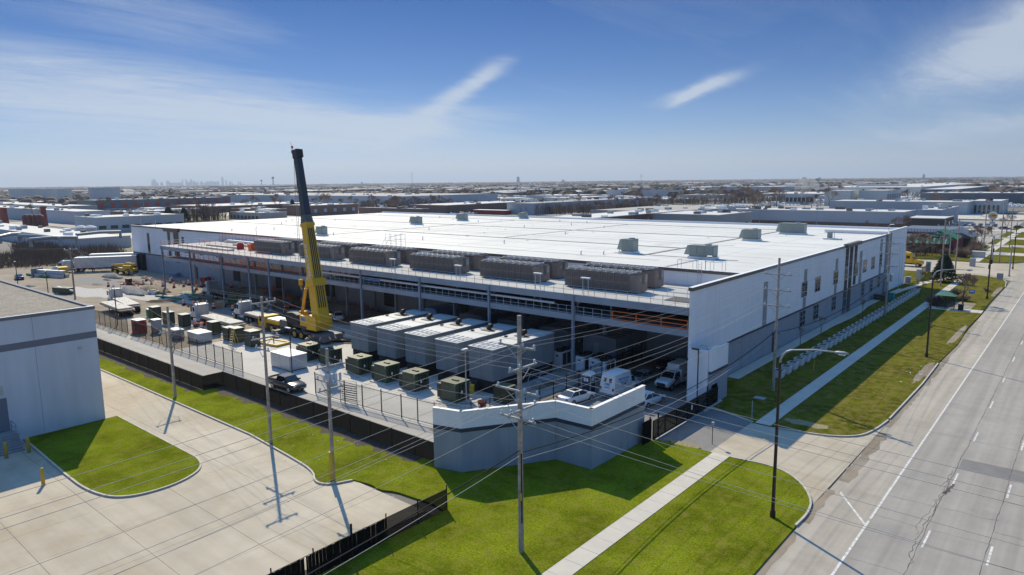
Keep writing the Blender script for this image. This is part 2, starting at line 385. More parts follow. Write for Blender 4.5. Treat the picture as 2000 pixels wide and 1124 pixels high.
def smooth_poly(pts, it=2):      # Chaikin, open
    for _ in range(it):
        q = [pts[0]]
        for a, b in zip(pts, pts[1:]):
            q += [(a[0]*.75+b[0]*.25, a[1]*.75+b[1]*.25), (a[0]*.25+b[0]*.75, a[1]*.25+b[1]*.75)]
        q.append(pts[-1]); pts = q
    return pts
def lettering(text, size, name, mt, parent, M, depth=0.012):
    cu = bpy.data.curves.new(name, 'FONT'); cu.body = text; cu.size = size; cu.extrude = depth; cu.align_x = 'CENTER'; cu.align_y = 'CENTER'
    t = bpy.data.objects.new(name, cu); COL.objects.link(t)
    dg = bpy.context.evaluated_depsgraph_get(); me = bpy.data.meshes.new_from_object(t.evaluated_get(dg))
    bpy.data.objects.remove(t); bpy.data.curves.remove(cu)
    me.materials.clear(); me.materials.append(MT[mt])
    o = put(name, me, parent); o.matrix_local = M; return o
def face_negY(x, y, z): return Matrix.Translation((x, y, z)) @ Matrix.Rotation(RD(90), 4, 'X')          # reads from -Y
def face_posX(x, y, z): return Matrix.Translation((x, y, z)) @ Matrix.Rotation(RD(90), 4, 'Z') @ Matrix.Rotation(RD(90), 4, 'X')
def kerb(name, pts, w_=.16, z0=0.0, z1=.15, label=None):
    m = MB(); L = []; Rr = []
    for i, p in enumerate(pts):
        a = pts[max(i-1, 0)]; b = pts[min(i+1, len(pts)-1)]; d = Vector((b[0]-a[0], b[1]-a[1])).normalized(); n_ = Vector((-d.y, d.x))*(w_/2)
        L.append((p[0]+n_.x, p[1]+n_.y)); Rr.append((p[0]-n_.x, p[1]-n_.y))
    rings = [[(l[0], l[1], z0), (l[0], l[1], z1), (r[0], r[1], z1), (r[0], r[1], z0)] for l, r in zip(L, Rr)]
    m.loft(rings); return struct(m.build(name, 'kerb'))

# ================================================================== SETTING: ground, road, paths, lawns
def ground_sheet():
    m = MB(); rs = [0, 30, 80, 160, 300, 500, 800, 1200, 1800, 2600, 3600, 5000, 7000, 10000, 14000, 20000, 30000, 42000]; n = 64
    for r in rs[1:]:
        m.v += [(r*cos(2*pi*k/n)-60, r*sin(2*pi*k/n)+60, -.06+drop(r, 0)) for k in range(n)]
    m.v.append((-60, 60, -.06)); c = len(m.v)-1
    for k in range(n): m.f.append((k, (k+1) % n, c)); m.m.append(0)
    for i in range(len(rs)-2):
        for k in range(n):
            a, b = i*n+k, i*n+(k+1) % n; m.f.append((a, a+n, b+n, b)); m.m.append(0)
    return struct(m.build('ground', 'earth', smooth=True))
ground_sheet()
# road
EDGE = -14.4
struct(MB().box(-10.65, -40, -.3, 16, 900, 0).build('road', 'road'))
struct(MB().box(EDGE, -40, -.3, -10.65, 900, -.002).build('road_shoulder', 'shoulder'))
road = bpy.data.objects['road']
def marks():
    m = MB(); y = -40
    m.box(-10.78, -40, .004, -10.62, 52.2, .006); m.box(-10.78, 52.6, .004, -10.62, 208, .006); m.box(-10.78, 250, .004, -10.62, 800, .006)
    m.build('edge_line', 'paint_white', road)
    for k in range(6):
        for x, off in ((-7.05, 50.4), (-3.45, 50.5), (.15, 50.4)):
            for j in range(11):
                y = off + 12.19*(k*11+j-6)
                if 206 < y < 250 or y > 640: continue
                MB().box(x-.07, y, .004, x+.07, y+3.0, .006).build('lane_dash', 'paint_white', road)
    MB().quad((-10.8, 51.3, .006), (-10.8, 51.6, .006), (-13.6, 55.9, .006), (-13.6, 55.6, .006)).build('stub_line', 'paint_white', road)
    MB().box(-10.5, 210, .004, -10.1, 214, .006).build('stop_line', 'paint_white', road)
    MB().box(-7.2, 66.8, .003, 16, 69.4, .005).build('road_patch', 'asphalt_old', road)
    rnd = random.Random(5); m = MB()
    def crack(p, q, wob, w_):
        n = int((Vector(q)-Vector(p)).length/.55)+2; a = None
        d = (Vector(q)-Vector(p)).normalized(); nn = Vector((-d.y, d.x)); off = 0
        for i in range(n+1):
            off = off*.75+rnd.gauss(0, wob); c = Vector(p).lerp(Vector(q), i/n)+nn*off; ww = w_*rnd.uniform(.25, 1.0)
            b = ((c+nn*ww), (c-nn*ww))
            if a: m.quad((a[0].x,a[0].y,.0075),(a[1].x,a[1].y,.0075),(b[1].x,b[1].y,.0075),(b[0].x,b[0].y,.0075))
            a = b
    for x in (-7.3, -3.65, -.1): crack((x, 20), (x, 200), .02, .022)
    crack((-7.45, 47), (-7.5, 66), .12, .03); crack((-7.75, 52), (-7.4, 64), .1, .02); crack((-7.3, 60.5), (-7.25, 63), .1, .14)
    for y0 in (41.5, 46, 53.5, 57.5, 75, 88, 104, 123): crack((-10.6, y0), (-3.5, y0-.6+rnd.random()), .07, .014)
    for y0 in (44, 55.8, 62, 80, 96): crack((-3.6, y0), (4, y0-.4), .08, .016)
    m.build('road_crack', 'crack', road, kind='stuff')
    m = MB(); rnd = random.Random(3)      # silt washed up along the shoulder's gutter
    for y0, y1, x, ww in ((58, 72, -14.0, .55), (49, 56, -14.25, .35), (30, 48, -14.3, .5), (74, 140, -14.1, .4)):
        L = []; R2 = []; y = y0
        while y < y1: L.append((x-ww*rnd.uniform(.5,1), y)); R2.append((x+ww*rnd.uniform(.3,1.2), y)); y += rnd.uniform(.5, 1.3)
        m.sheet(L+R2[::-1], .004)
    m.build('silt', 'dirt', bpy.data.objects['road_shoulder'], kind='stuff')
marks()
# driveway into the gate
struct(MB().prism([(-25.05, 56.9), (-23.3, 56.9)]+smooth_poly([(-23.2, 57.2), (-19.5, 57.6), (-16.6, 55.8), (-14.6, 52.2)], 1)+[(EDGE, 75.6)]+[(-15.5, 71.2), (-22.3, 66.9), (-25.05, 67.2)], -.2, .012).build('driveway_apron', 'pave_tan'))
struct(MB().prism([(-47, 45.6), (-41.5, 40.2), (-39.2, 40.4), (-34.9, 47.4), (-31.2, 47.5), (-31.1, 56.2), (-25.05, 56.9), (-25.05, 68.6), (-33, 69), (-33, 83), (-47, 83)], -.2, .008).build('driveway', 'asphalt_old'))
# cross street
struct(MB().box(-400, 206, -.3, EDGE, 236, -.001).build('cross_street', 'pave_tan'))
struct(MB().prism([(EDGE, 199), (EDGE, 243), (-17, 238), (-22, 235.9), (-22, 206.1), (-17, 203)], -.3, 0).build('street_corner', 'pave_tan'))
# parking yard bottom left: one sheet below, slabs on it
struct(MB().box(-125, -30, -.3, -35.6, 33.0, -.03).build('parking_yard', 'mulch'))
yard = bpy.data.objects['parking_yard']
def slabs():
    rnd = random.Random(11); xs = [-125+i*4.9 for i in range(19)]; ys = [-30+j*5.25 for j in range(13)]
    for i in range(18):
        for j in range(12):
            MB().box(xs[i]+.012, ys[j]+.012, -.2, xs[i+1]-.012, min(ys[j+1], 33)-.012, rnd.uniform(-.004, .004)).build('slab', 'pave_tan', yard)
slabs()
# green island by the left building
isl = [(-78.3, 26.9), (-64.5, 26.9)]+smooth_poly([(-64.5, 26.9), (-58.3, 26.9), (-56.0, 23.5), (-56.6, 19.2), (-60.5, 18.0), (-66, 18.05)], 3)[1:]+[(-78.3, 18.4)]
struct(MB().prism(isl, -.2, .13).build('lawn_island', 'grass_lush'))
kerb('island_kerb', isl)
# front lawn with the strip along the screen fence
curb = [(-125, 33.1), (-62, 33.0), (-54.6, 32.4)]+smooth_poly([(-54.6, 32.4), (-49.6, 31.9), (-47.6, 30.6), (-46.2, 31.0), (-45.4, 32.8)], 2)[1:]
edge2 = smooth_poly([(-45.3, 32.9), (-43.5, 33.3), (-42.3, 33.0), (-40.9, 33.7), (-39.4, 33.8), (-37.2, 34.1), (-35.6, 33.8)], 1)
lawn = curb+edge2+[(-35.6, -30), (-24.72, -30), (-24.72, 56.9), (-27, 57.0), (-30.4, 56.6), (-31.0, 55.8), (-31.1, 46.95), (-34.8, 46.8), (-39.35, 39.65), (-42, 38.9), (-42.1, 39.7), (-79.9, 39.7), (-80.1, 37.1), (-125, 37.1)]
struct(MB().prism(lawn, -.3, .10).build('front_lawn', 'grass_lush'))
kerb('parking_kerb', curb)
m = MB(); rnd = random.Random(2)
def ragged(x0, x1, y, w_, z):
    A = []; B = []; x = x0
    while x < x1: A.append((x, y-w_*rnd.uniform(.6, 1.25))); B.append((x, y+.05)); x += rnd.uniform(.4, 1.1)
    return m.sheet(A+B[::-1], z)
ragged(-124, -80.3, 37.0, 1.5, .106); ragged(-82, -44, 39.6, 1.7, .106)
m.build('mulch_strip', 'mulch', kind='structure')
# pavement squares
pav = struct(MB().box(-24.7, -30, -.2, -23.12, 56.9, .09).build('sidewalk', 'mulch'))
k = 0; y = -30
while y < 56.8:
    y1 = min(y+1.83, 56.9); MB().box(-24.68, y+.012, .0, -23.14, y1-.012, .125+random.uniform(-.004, .004)).build('slab', 'walk', pav); y = y1
y = 66.9
MB().box(-24.7, 66.9, -.2, -23.12, 205, .09).build('sidewalk_bed', 'mulch', pav)
while y < 205:
    y1 = min(y+1.83, 205); MB().box(-24.68, y+.012, .0, -23.14, y1-.012, .125+random.uniform(-.004, .004)).build('slab', 'walk', pav); y = y1
# verge between sidewalk and road
vB = [(-23.1, -30), (-14.45, -30), (-14.45, 48.5)]+smooth_poly([(-14.45, 48.5), (-14.8, 53), (-16.8, 55.8), (-19.3, 57.3), (-23.1, 56.8)], 2)[1:]
struct(MB().prism(vB, -.3, .10).build('verge_lawn', 'grass_lush'))
kerb('verge_kerb', smooth_poly([(-14.5, 48), (-14.4, 50.5), (-14.9, 53), (-16.8, 55.9), (-19.3, 57.4), (-23.0, 56.9)], 2))
vD = [(-23.1, 67.0)]+smooth_poly([(-22.3, 66.9), (-18, 67.6), (-15.6, 69.5), (-14.9, 72.5), (-14.55, 76)], 2)+[(-14.2, 92), (-14.6, 101), (-14.2, 118), (-14.7, 133), (-14.5, 147), (-14.8, 160), (-14.6, 186)]+smooth_poly([(-14.6, 190), (-15.2, 198), (-18.2, 203), (-23.1, 204)], 2)
struct(MB().prism(vD, -.3, .10).build('verge_lawn', 'grass_worn'))
kerb('verge_kerb', smooth_poly([(-22.6, 66.8), (-18, 67.5), (-15.5, 69.4), (-14.8, 72.5), (-14.5, 76)], 2))
kerb('verge_kerb', [(-14.5, 76.5), (-14.3, 92), (-14.5, 104)])
kerb('verge_kerb', smooth_poly([(-14.5, 186), (-15.2, 198), (-18.2, 203.2), (-23, 204.2)], 2))
lC = [(-32.95, 69), (-30.4, 69), (-30.1, 68.6), (-24.9, 66.8), (-24.72, 67), (-24.72, 204.5), (-40, 205), (-33, 186), (-32.95, 178)]
struct(MB().prism(lC, -.3, .10).build('planting_lawn', 'grass_worn'))
kerb('driveway_kerb', [(-30.2, 68.7), (-27.5, 67.8), (-24.9, 66.9)], .3)
# path along the building
def slope_z(x): return .11+.55*max(0, min(1, (-29.2-x)/2.0))
m = MB(); rings = []
for y, k in ((73.6, 0), (79, 1), (150, 1), (172, .5), (186, 0)):
    rings.append([(-32.96, y, .0), (-32.96, y, .105+.55*k), (-31.2, y, .105+.55*k), (-29.2, y, .105+.01*k), (-29.2, y, 0)])
m.loft(rings); struct(m.build('planting_slope', 'grass_worn'))
m = MB(); rings = []
for x0, x1, y, z in ((-32.92, -31.35, 79, .685), (-32.92, -31.3, 118, .685), (-32.92, -30.9, 126, .685), (-32.92, -30.9, 133, .685), (-32.92, -31.4, 140, .685), (-32.7, -31.2, 151, .67), (-31.9, -30.3, 168, .43), (-30.3, -28.5, 184, .15), (-28.0, -26.2, 193, .13), (-26.4, -24.8, 199, .13)):
    rings.append([(x0, y, z-.5), (x0, y, z), (x1, y, z), (x1, y, z-.5)])
m.loft(rings); struct(m.build('path', 'walk'))
# construction yard
struct(MB().prism([(-330, 50), (-232, 33.2), (-126, 33.2), (-125.2, 37.2), (-80.2, 37.2), (-80, 39.8), (-42, 39.8), (-41.5, 41), (-46.9, 45.5), (-46.9, 83.7), (-218, 83.7), (-222, 100), (-300, 100)], -.3, .0).build('construction_yard', 'dirt'))
struct(MB().prism([(-145, 39.8), (-42.2, 39.8), (-41.5, 40.4), (-44.5, 43.4), (-49.5, 45.2), (-62, 44.4), (-145, 44.4)], -.2, .02).build('service_lane', 'lane_grey'))
struct(MB().box(-145, 37.3, -.2, -80.3, 39.79, .02).build('service_lane', 'lane_grey'))
struct(MB().prism([(-104, 44.5), (-62, 44.5), (-49.6, 45.4), (-46.8, 46), (-46.8, 83.5), (-104, 70)], -.2, .035).build('generator_yard', 'yard_concrete'))
def blob(name, mt, cx, cy, rx, ry, z, seed, h=0.0, kind='structure'):
    rn = random.Random(seed); n = 22; pts = []
    for i in range(n):
        r = rn.uniform(.72, 1.12); pts.append((cx+rx*r*cos(2*pi*i/n), cy+ry*r*sin(2*pi*i/n)))
    m = MB()
    if h:
        rings = []
        for s_, hh in ((1, 0), (.8, .35), (.5, .8), (.2, 1.0)):
            rings.append([(cx+(x-cx)*s_*rn.uniform(.94, 1.06), cy+(y-cy)*s_*rn.uniform(.94, 1.06), z+h*hh*rn.uniform(.88, 1.1)) for x, y in pts])
        m.loft(rings)
    else: m.sheet(pts, z)
    return m.build(name, mt, kind=kind, smooth=bool(h))
blob('gravel_patch', 'rubble_pale', -176, 58, 14, 4, .02, 1); blob('gravel_patch', 'rubble_pale', -160, 62.5, 13, 2.6, .03, 2)
blob('gravel_patch', 'rubble_pale', -150, 66, 9, 2.2, .03, 6); blob('gravel_patch', 'gravel_grey', -196, 66, 15, 4, .02, 4)
blob('gravel_patch', 'gravel_grey', -118, 66, 16, 5, .018, 8)
for i, (x, y, rx, ry, h, mt) in enumerate(((-201, 71.2, 5, 2, 1.2, 'gravel_grey'), (-170.5, 63.8, 11, 2.6, 1.3, 'gravel_grey'), (-166, 67, 7, 2.6, 1.6, 'dirt'), (-184, 70.6, 6, 1.6, 1.0, 'dirt'), (-140, 80, 12, 2.2, 1.6, 'dirt'), (-112, 80, 14, 2.4, 1.3, 'dirt'))):
    blob('dirt_mound', mt, x, y, rx, ry, -.03, 20+i, h)
# bank with dry brush on the far left
struct(MB().prism([(-340, 100), (-246, 70), (-243, 95), (-340, 135)], -.3, .3).build('brush_bank', 'dry_grass'))
# lawns beyond the cross street
struct(MB().prism([(-24.5, 237.5), (-17, 241), (-14.8, 246), (-14.8, 420), (-30, 420), (-30, 300), (-46, 243), (-45, 237.5)], -.3, .08).build('north_lawn', 'grass_worn'))
struct(MB().box(-27.5, 238, 0, -25.2, 420, .1).build('north_sidewalk', 'walk'))
for y0 in (262, 292, 330, 375): struct(MB().box(-60, y0, 0, EDGE, y0+9, .11).build('side_drive', 'walk'))
struct(MB().box(-130, 300, -.2, -30.2, 460, .03).build('car_park', 'lane_grey'))
struct(MB().box(16.5, -40, -.3, 60, 900, .08).build('east_verge', 'grass_worn'))

# ================================================================== MAIN BUILDING
BX0, BX1, BY0, BY1, BYW = -218.5, -33.0, 83.8, 178.0, 69.2
B = thing('warehouse', 'long low white precast warehouse with a huge white membrane roof', 'building', (0,0,0))
def main_building():
    m = MB()
    m.box(BX0+.3, BY0+.3, 0, BX1-.3, BY1, 12.3)                       # core behind the panels
    m.build('core', 'grey_masonry', B)
    roof = MB().box(BX0+.3, BY0+.3, 12.31, BX1-.25, BY1, 12.52).build('roof', 'roof_membrane', B)
    for y in (111.4, 138.0, 164.0): MB().box(BX0+6, y-.22, 12.52, -52, y+.22, 12.60).build('seam', 'roof_seam', roof)
    MB().box(-55.4, 97.5, 12.52, -54.9, 164.3, 12.61).build('seam', 'roof_seam', roof)
    MB().box(-97.2, 111.2, 12.52, -96.9, 164.3, 12.58).build('seam', 'roof_seam', roof)
    MB().box(-137.2, 92, 12.52, -136.9, 164.3, 12.58).build('seam', 'roof_seam', roof)
    MB().box(-61, 98.4, 12.52, -40, 98.75, 12.58).build('seam', 'roof_seam', roof)
    MB().box(-45.4, 86, 12.52, -45.0, 98.3, 12.58).build('seam', 'roof_seam', roof)
    for y in (97, 104.5, 118, 125, 131, 145, 151, 158, 170): MB().box(BX0+4, y-.06, 12.52, -37, y+.06, 12.545).build('seam', 'white_coping', roof)
    for x in range(-205, -40, 16): MB().box(x, BY0+3, 12.52, x+.1, BY1-3, 12.54).build('seam', 'white_coping', roof)
    rp = random.Random(17)
    for k in range(26):
        x, y, w_, h_ = rp.uniform(-205, -50), rp.uniform(90, 168), rp.uniform(1.2, 6), rp.uniform(.8, 2.2)
        MB().box(x, y, 12.52, x+w_, y+h_, 12.528+.0004*k).build('roof_patch', 'roof_patch', roof)
    for k in range(20):
        x, y = rp.uniform(-205, -50), rp.uniform(92, 168); MB().cyl((x, y, 12.52), (x, y, 12.57), .28, n=10).build('roof_drain', 'roof_seam', roof)
    for y in (92.5, 120.5): MB().box(-200, y, 12.522, -50, y+.9, 12.55).build('walkway_pad', 'roof_patch', roof)
    # front wall above the deck: one panel after another
    xs = [BX0+i*7.73 for i in range(25)]
    for a, b in zip(xs, xs[1:]):
        MB().box(a+.015, BY0, 5.0, b-.015, BY0+.3, 12.5).build('wall_panel', 'white_panel', B)
        MB().box(a+.015, BY0-.02, 0, b-.015, BY0+.3, 4.7).build('base_panel', 'grey_masonry', B)
    MB().box(BX0, BY0-.06, 4.72, BX1-.4, BY0+.3, 4.98).build('belt', 'navy', B)
    MB().box(BX0-.1, BY0-.14, 12.42, BX1-.45, BY0+.32, 12.80).build('parapet_cap', 'bronze_cap', B)
    MB().box(BX0-.1, BY0-.1, 12.81, BX1-.45, BY0+.3, 12.84).build('coping', 'white_coping', B)
    # openings of the left wing
    for x0, x1, z0, z1 in ((-207.8, -206.3, 5.0, 10.9), (-194.6, -193.0, 4.0, 12.3), (-190.9, -187.9, 3.6, 12.3), (-186.2, -184.9, 7.6, 10.7)):
        MB().box(x0, BY0-.05, z0, x1, BY0+.1, z1).build('window_strip', 'glass', B)
    MB().box(-195.6, BY0-.7, 11.9, -187, BY0+.2, 12.9).build('entry_cap', 'bronze_cap', B)
    MB().box(-213.6, BY0-.09, 0.2, -210.2, BY0+.1, 4.6).build('dock_door', 'bg_dark', B)
    MB().box(-213.3, BY0-1.2, 0, -212.6, BY0-.03, 4.7).build('dock_seal', 'plastic_black', B)
    MB().box(-210.6, BY0-1.2, 0, -209.9, BY0-.03, 4.7).build('dock_seal', 'plastic_black', B)
    MB().box(-180.4, BY0-.09, 0.2, -178.4, BY0+.1, 3.2).build('door', 'bg_dark', B)
    for x in (-160, -141, -122, -103, -84, -66): MB().box(x, BY0-.09, 1.2, x+3.2, BY0+.1, 4.2).build('dock_door', 'plastic_black', B)
    # street facade
    ys = [BYW, 76.4, 83.9, 91.1, 99.4, 107.4, 115.6, 122.9, 129.2, 136.0, 139.1, 147.0, 154.2, 158.0]
    for a, b in zip(ys, ys[1:]):
        MB().box(BX1-.3, a+.012, 5.0, BX1, b-.012, 12.45).build('wall_panel', 'white_panel', B)
        MB().box(BX1-.32, a+.012, 0, BX1-.03, b-.012, 4.74).build('base_panel', 'grey_masonry', B)
    MB().box(BX1-.3, BYW-.02, 4.75, BX1+.05, 158, 4.98).build('belt', 'navy', B)
    MB().box(BX1-.3, 161.6, 0, BX1-.02, BY1, 13.3).build('wall_panel', 'white_panel', B)
    MB().box(BX1-.1, 158.0, 0, BX1+.35, 161.5, 12.9).build('pilaster', 'strip_grey', B)
    MB().box(BX0+.3, BY1, 0, BX1-.3, BY1+.3, 13.0).build('wall_panel', 'white_panel', B)
    MB().box(BX1-.42, BYW-.1, 12.46, BX1+.12, 90, 12.82).build('parapet_cap', 'bronze_cap', B)
    MB().box(BX1-.42, 90.01, 12.46, BX1+.10, 158, 12.78).build('parapet_cap', 'strip_grey', B)
    MB().box(BX1-.40, BYW-.08, 12.83, BX1+.10, 158, 12.87).build('coping', 'white_coping', B)
    MB().box(BX1-.40, 161.5, 13.31, BX1+.10, BY1, 13.38).build('coping', 'white_coping', B)
    MB().box(-46, 161.2, 12.53, BX1-.45, 161.5, 13.2).build('roof_upstand', 'white_coping', B)
    # the street wing's return wall that closes the yard (faces the camera edge on), and its inner face
    MB().box(BX1-.3, BYW-.02, 0, BX1-.02, BYW+.0, 12.4).build('wall_end', 'white_panel', B)
    def strip(y0, y1, z0, z1, mt='strip_grey'): MB().box(BX1-.05, y0, z0, BX1+.03, y1, z1).build('wall_strip', mt, B)
    for a in ((90.4, 91.8, 5.0, 10.9), (106.8, 108.1, 5.0, 6.6), (106.8, 108.1, 9.1, 10.9), (122.9, 124.2, 5.0, 6.9), (122.9, 124.2, 9.1, 11.0), (138.2, 139.9, 5.0, 11.0), (153.4, 155.2, 5.0, 7.0), (153.4, 155.2, 9.2, 12.1)): strip(*a)
    for y0, y1, z0 in ((128.7, 130.6, .3), (131.3, 133.3, .3), (134.4, 136.1, 5.2)): strip(y0, y1, z0, 12.3, 'bg_dark')
    MB().box(BX1-.2, 127.8, 12.5, BX1+.55, 136.9, 13.1).build('entry_cap', 'bronze_cap', B)
    def window(y0, y1, z0, z1, cols=2, rows=2):
        g = MB().box(BX1-.04, y0, z0, BX1+.045, y1, z1).build('window', 'glass', B)
        fr = MB(); x0, x1 = BX1-.02, BX1+.085
        for i in range(cols+1):
            y = y0+(y1-y0)*i/cols; fr.box(x0, y-.04, z0, x1, y+.04, z1)
        for j in range(rows+1):
            z = z0+(z1-z0)*j/rows
            for i in range(cols): fr.box(x0, y0+(y1-y0)*i/cols+.042, z-.04, x1-.003, y0+(y1-y0)*(i+1)/cols-.042, z+.04)
        fr.build('frame', 'galv', g)
    for y0, y1 in ((105.9, 108.3), (112.3, 114.8), (122.1, 124.5), (135.2, 137.1), (140.8, 143.2), (146.9, 149.4), (153.4, 155.3)): window(y0, y1, 6.75, 9.05, 2, 3)
    for y0, y1 in ((105.7, 108.1), (112.2, 114.6), (122.0, 124.1), (140.9, 142.7), (147.2, 148.9), (153.4, 155.1)): window(y0, y1, 2.3, 4.6, 2, 3)
    window(129.0, 130.4, 6.7, 9.0, 2, 3); window(128.9, 130.5, .4, 3.4, 2, 2)
    d = MB().box(BX1-.1, 94.6, .12, BX1+.02, 95.8, 3.3).build('door', 'plastic_black', B)
    MB().box(BX1-.02, 94.3, 3.4, BX1+1.2, 96.1, 3.55).build('door_canopy', 'galv', B)
    for y in (82.4, 126.5): MB().tube([(BX1, y, 4.3), (BX1+.5, y, 4.4), (BX1+.5, y, 4.25)], .05).build('wall_lamp', 'galv_light', B)
    # roof-edge lamps, vents and pipes
    for x, y in ((-213, 84.4), (-149, 84.3), (-38.5, 84.4), (-33.6, 162.6), (-203, 84.4)):
        MB().tube([(x, y, 12.5), (x, y, 14.3), (x+.25, y-.05, 14.6), (x+1.0, y-.3, 14.65), (x+1.15, y-.35, 14.5)], .055, 6).build('roof_lamp', 'galv_light', B)
    rn = random.Random(9)
    for i in range(26):
        x, y = rn.uniform(-200, -45), rn.uniform(88, 172)
        MB().cyl((x, y, 12.5), (x, y, 13.1), .09, n=6).cyl((x, y, 13.1), (x, y, 13.2), .17, .05, 6).build('vent_pipe', 'galv_light', B)
main_building()
def rooftop_unit(name, label, loc, rz, sx, sy, sz, hood=True):
    t = thing(name, label, 'rooftop unit', loc, rz)
    MB().box(-sx/2-.15, -sy/2-.15, 0, sx/2+.15, sy/2+.15, .35).build('kerb_frame', 'white_coping', t)
    MB().box(-sx/2, -sy/2, .36, sx/2, sy/2, .36+sz).build('casing', 'hvac', t, bevel=.03)
    n = max(2, int(sx/1.1))
    for i in range(n): MB().box(-sx/2+sx*i/n+.06, -sy/2-.03, .55, -sx/2+sx*(i+1)/n-.06, -sy/2-.002, .2+sz).build('access_panel', 'hvac', t)
    MB().box(sx/2+.002, -sy/2+.1, .6, sx/2+.04, sy/2-.1, .1+sz).build('coil', 'hvac_light', t)
    if hood: MB().prof([(-sx/2-.9, .6), (-sx/2-.003, .55), (-sx/2-.003, .3+sz), (-sx/2-.35, .3+sz)], -sy/2+.1, sy/2-.1).build('hood', 'hvac_light', t)
    MB().cyl((sx*.2, 0, .36+sz), (sx*.2, 0, .55+sz), .5, n=10).build('fan', 'galv', t)
RF = 12.52
for nm, lb, p, rz, d in (
    ('rooftop_unit', 'boxy grey green rooftop unit nearest the deck, with a hood', (-58.6, 99.3), 0, (2.6, 2.6, 2.6)),
    ('rooftop_unit', 'long pale green rooftop unit nearest the parapet railing, pointed hood on its left', (-45.4, 98.6), 0, (4.9, 2.3, 2.2)),
    ('rooftop_unit', 'green rooftop unit on the right where the dark roof seams cross', (-51.2, 132.8), 0, (3.6, 2.6, 2.4)),
    ('rooftop_unit', 'wide mottled rooftop unit farthest right on the white roof', (-50.0, 152.8), 0, (6.4, 2.6, 2.6)),
    ('rooftop_unit', 'boxy grey rooftop unit mid roof right of the crane, dark louvre on top', (-148.6, 133.6), 0, (4.6, 3.0, 3.0)),
    ('rooftop_unit', 'boxy grey rooftop unit beside a small railing in the middle of the white roof', (-149.6, 153.4), 0, (4.6, 3.0, 3.0)),
    ('rooftop_unit', 'small grey rooftop unit near the far edge of the white roof', (-140.0, 171.4), 0, (3.8, 2.6, 2.6)),
    ('rooftop_unit', 'grey rooftop box right behind the crane boom', (-136.2, 93.4), 0, (3.4, 2.4, 2.9))):
    rooftop_unit(nm, lb, (*p, RF), rz, *[q*(.62 if p[0] < -130 else .78) for q in d])
rn = random.Random(44)
t = thing('exhaust_fan', 'small exhaust fan on a white kerb near the street parapet', 'fan', (-39.4, 143.5, RF))
MB().box(-1.6, -.7, 0, 1.6, .7, .3).build('kerb_frame', 'white_coping', t); MB().box(-.9, -.4, .3, -.1, .4, 1.5).build('housing', 'hvac', t); MB().tube([(.3,0,.3),(.3,0,1.6),(1.1,0,1.5)], .06).build('pipe', 'galv', t)
# roof railings and ladder
t = thing('roof_stair', 'small galvanised stair over the parapet in the middle of the white roof edge', 'stair', (-100.6, 84.4, 12.84))
for y in (-.5, .5):
    for x in (-2.2, -.7, .8, 2.2): MB().cyl((x, y+.6, -.3), (x, y+.6, 2.1), .03, n=5).build('post', 'galv_light', t)
    MB().tube([(-3.6, y+.6, -.3), (-2.2, y+.6, 1.3), (2.2, y+.6, 2.1)], .03, 5).build('rail', 'galv_light', t); MB().tube([(-2.2, y+.6, .7), (2.2, y+.6, 1.2)], .03, 5).build('rail', 'galv_light', t)
MB().box(-2.2, .15, .25, 2.2, 1.05, .3).build('platform', 'galv_light', t)
t = thing('roof_ladder', 'galvanised ladder with guard rails down the white wall to the deck', 'ladder', (-38.9, 83.55, 10.62))
for x in (-.25, .25): MB().cyl((x, 0, 0), (x, 0, 3.3), .03, n=5).build('stile', 'galv_light', t)
for i in range(9): MB().cyl((-.25, 0, .3+i*.33), (.25, 0, .3+i*.33), .02, n=5).build('rung', 'galv_light', t)
for x in (-3.4, -1.2, 1.2, 2.8): MB().tube([(x, .5, 2.2), (x, .5, 3.3), (x, 1.6, 3.3), (x, 1.6, 1.9)], .03, 5).build('guard_rail', 'galv_light', t)
MB().tube([(-3.4, .5, 3.3), (-.4, .5, 3.3)], .03, 5).build('guard_rail', 'galv_light', t); MB().tube([(.4, .5, 3.3), (2.8, .5, 3.3)], .03, 5).build('guard_rail', 'galv_light', t)

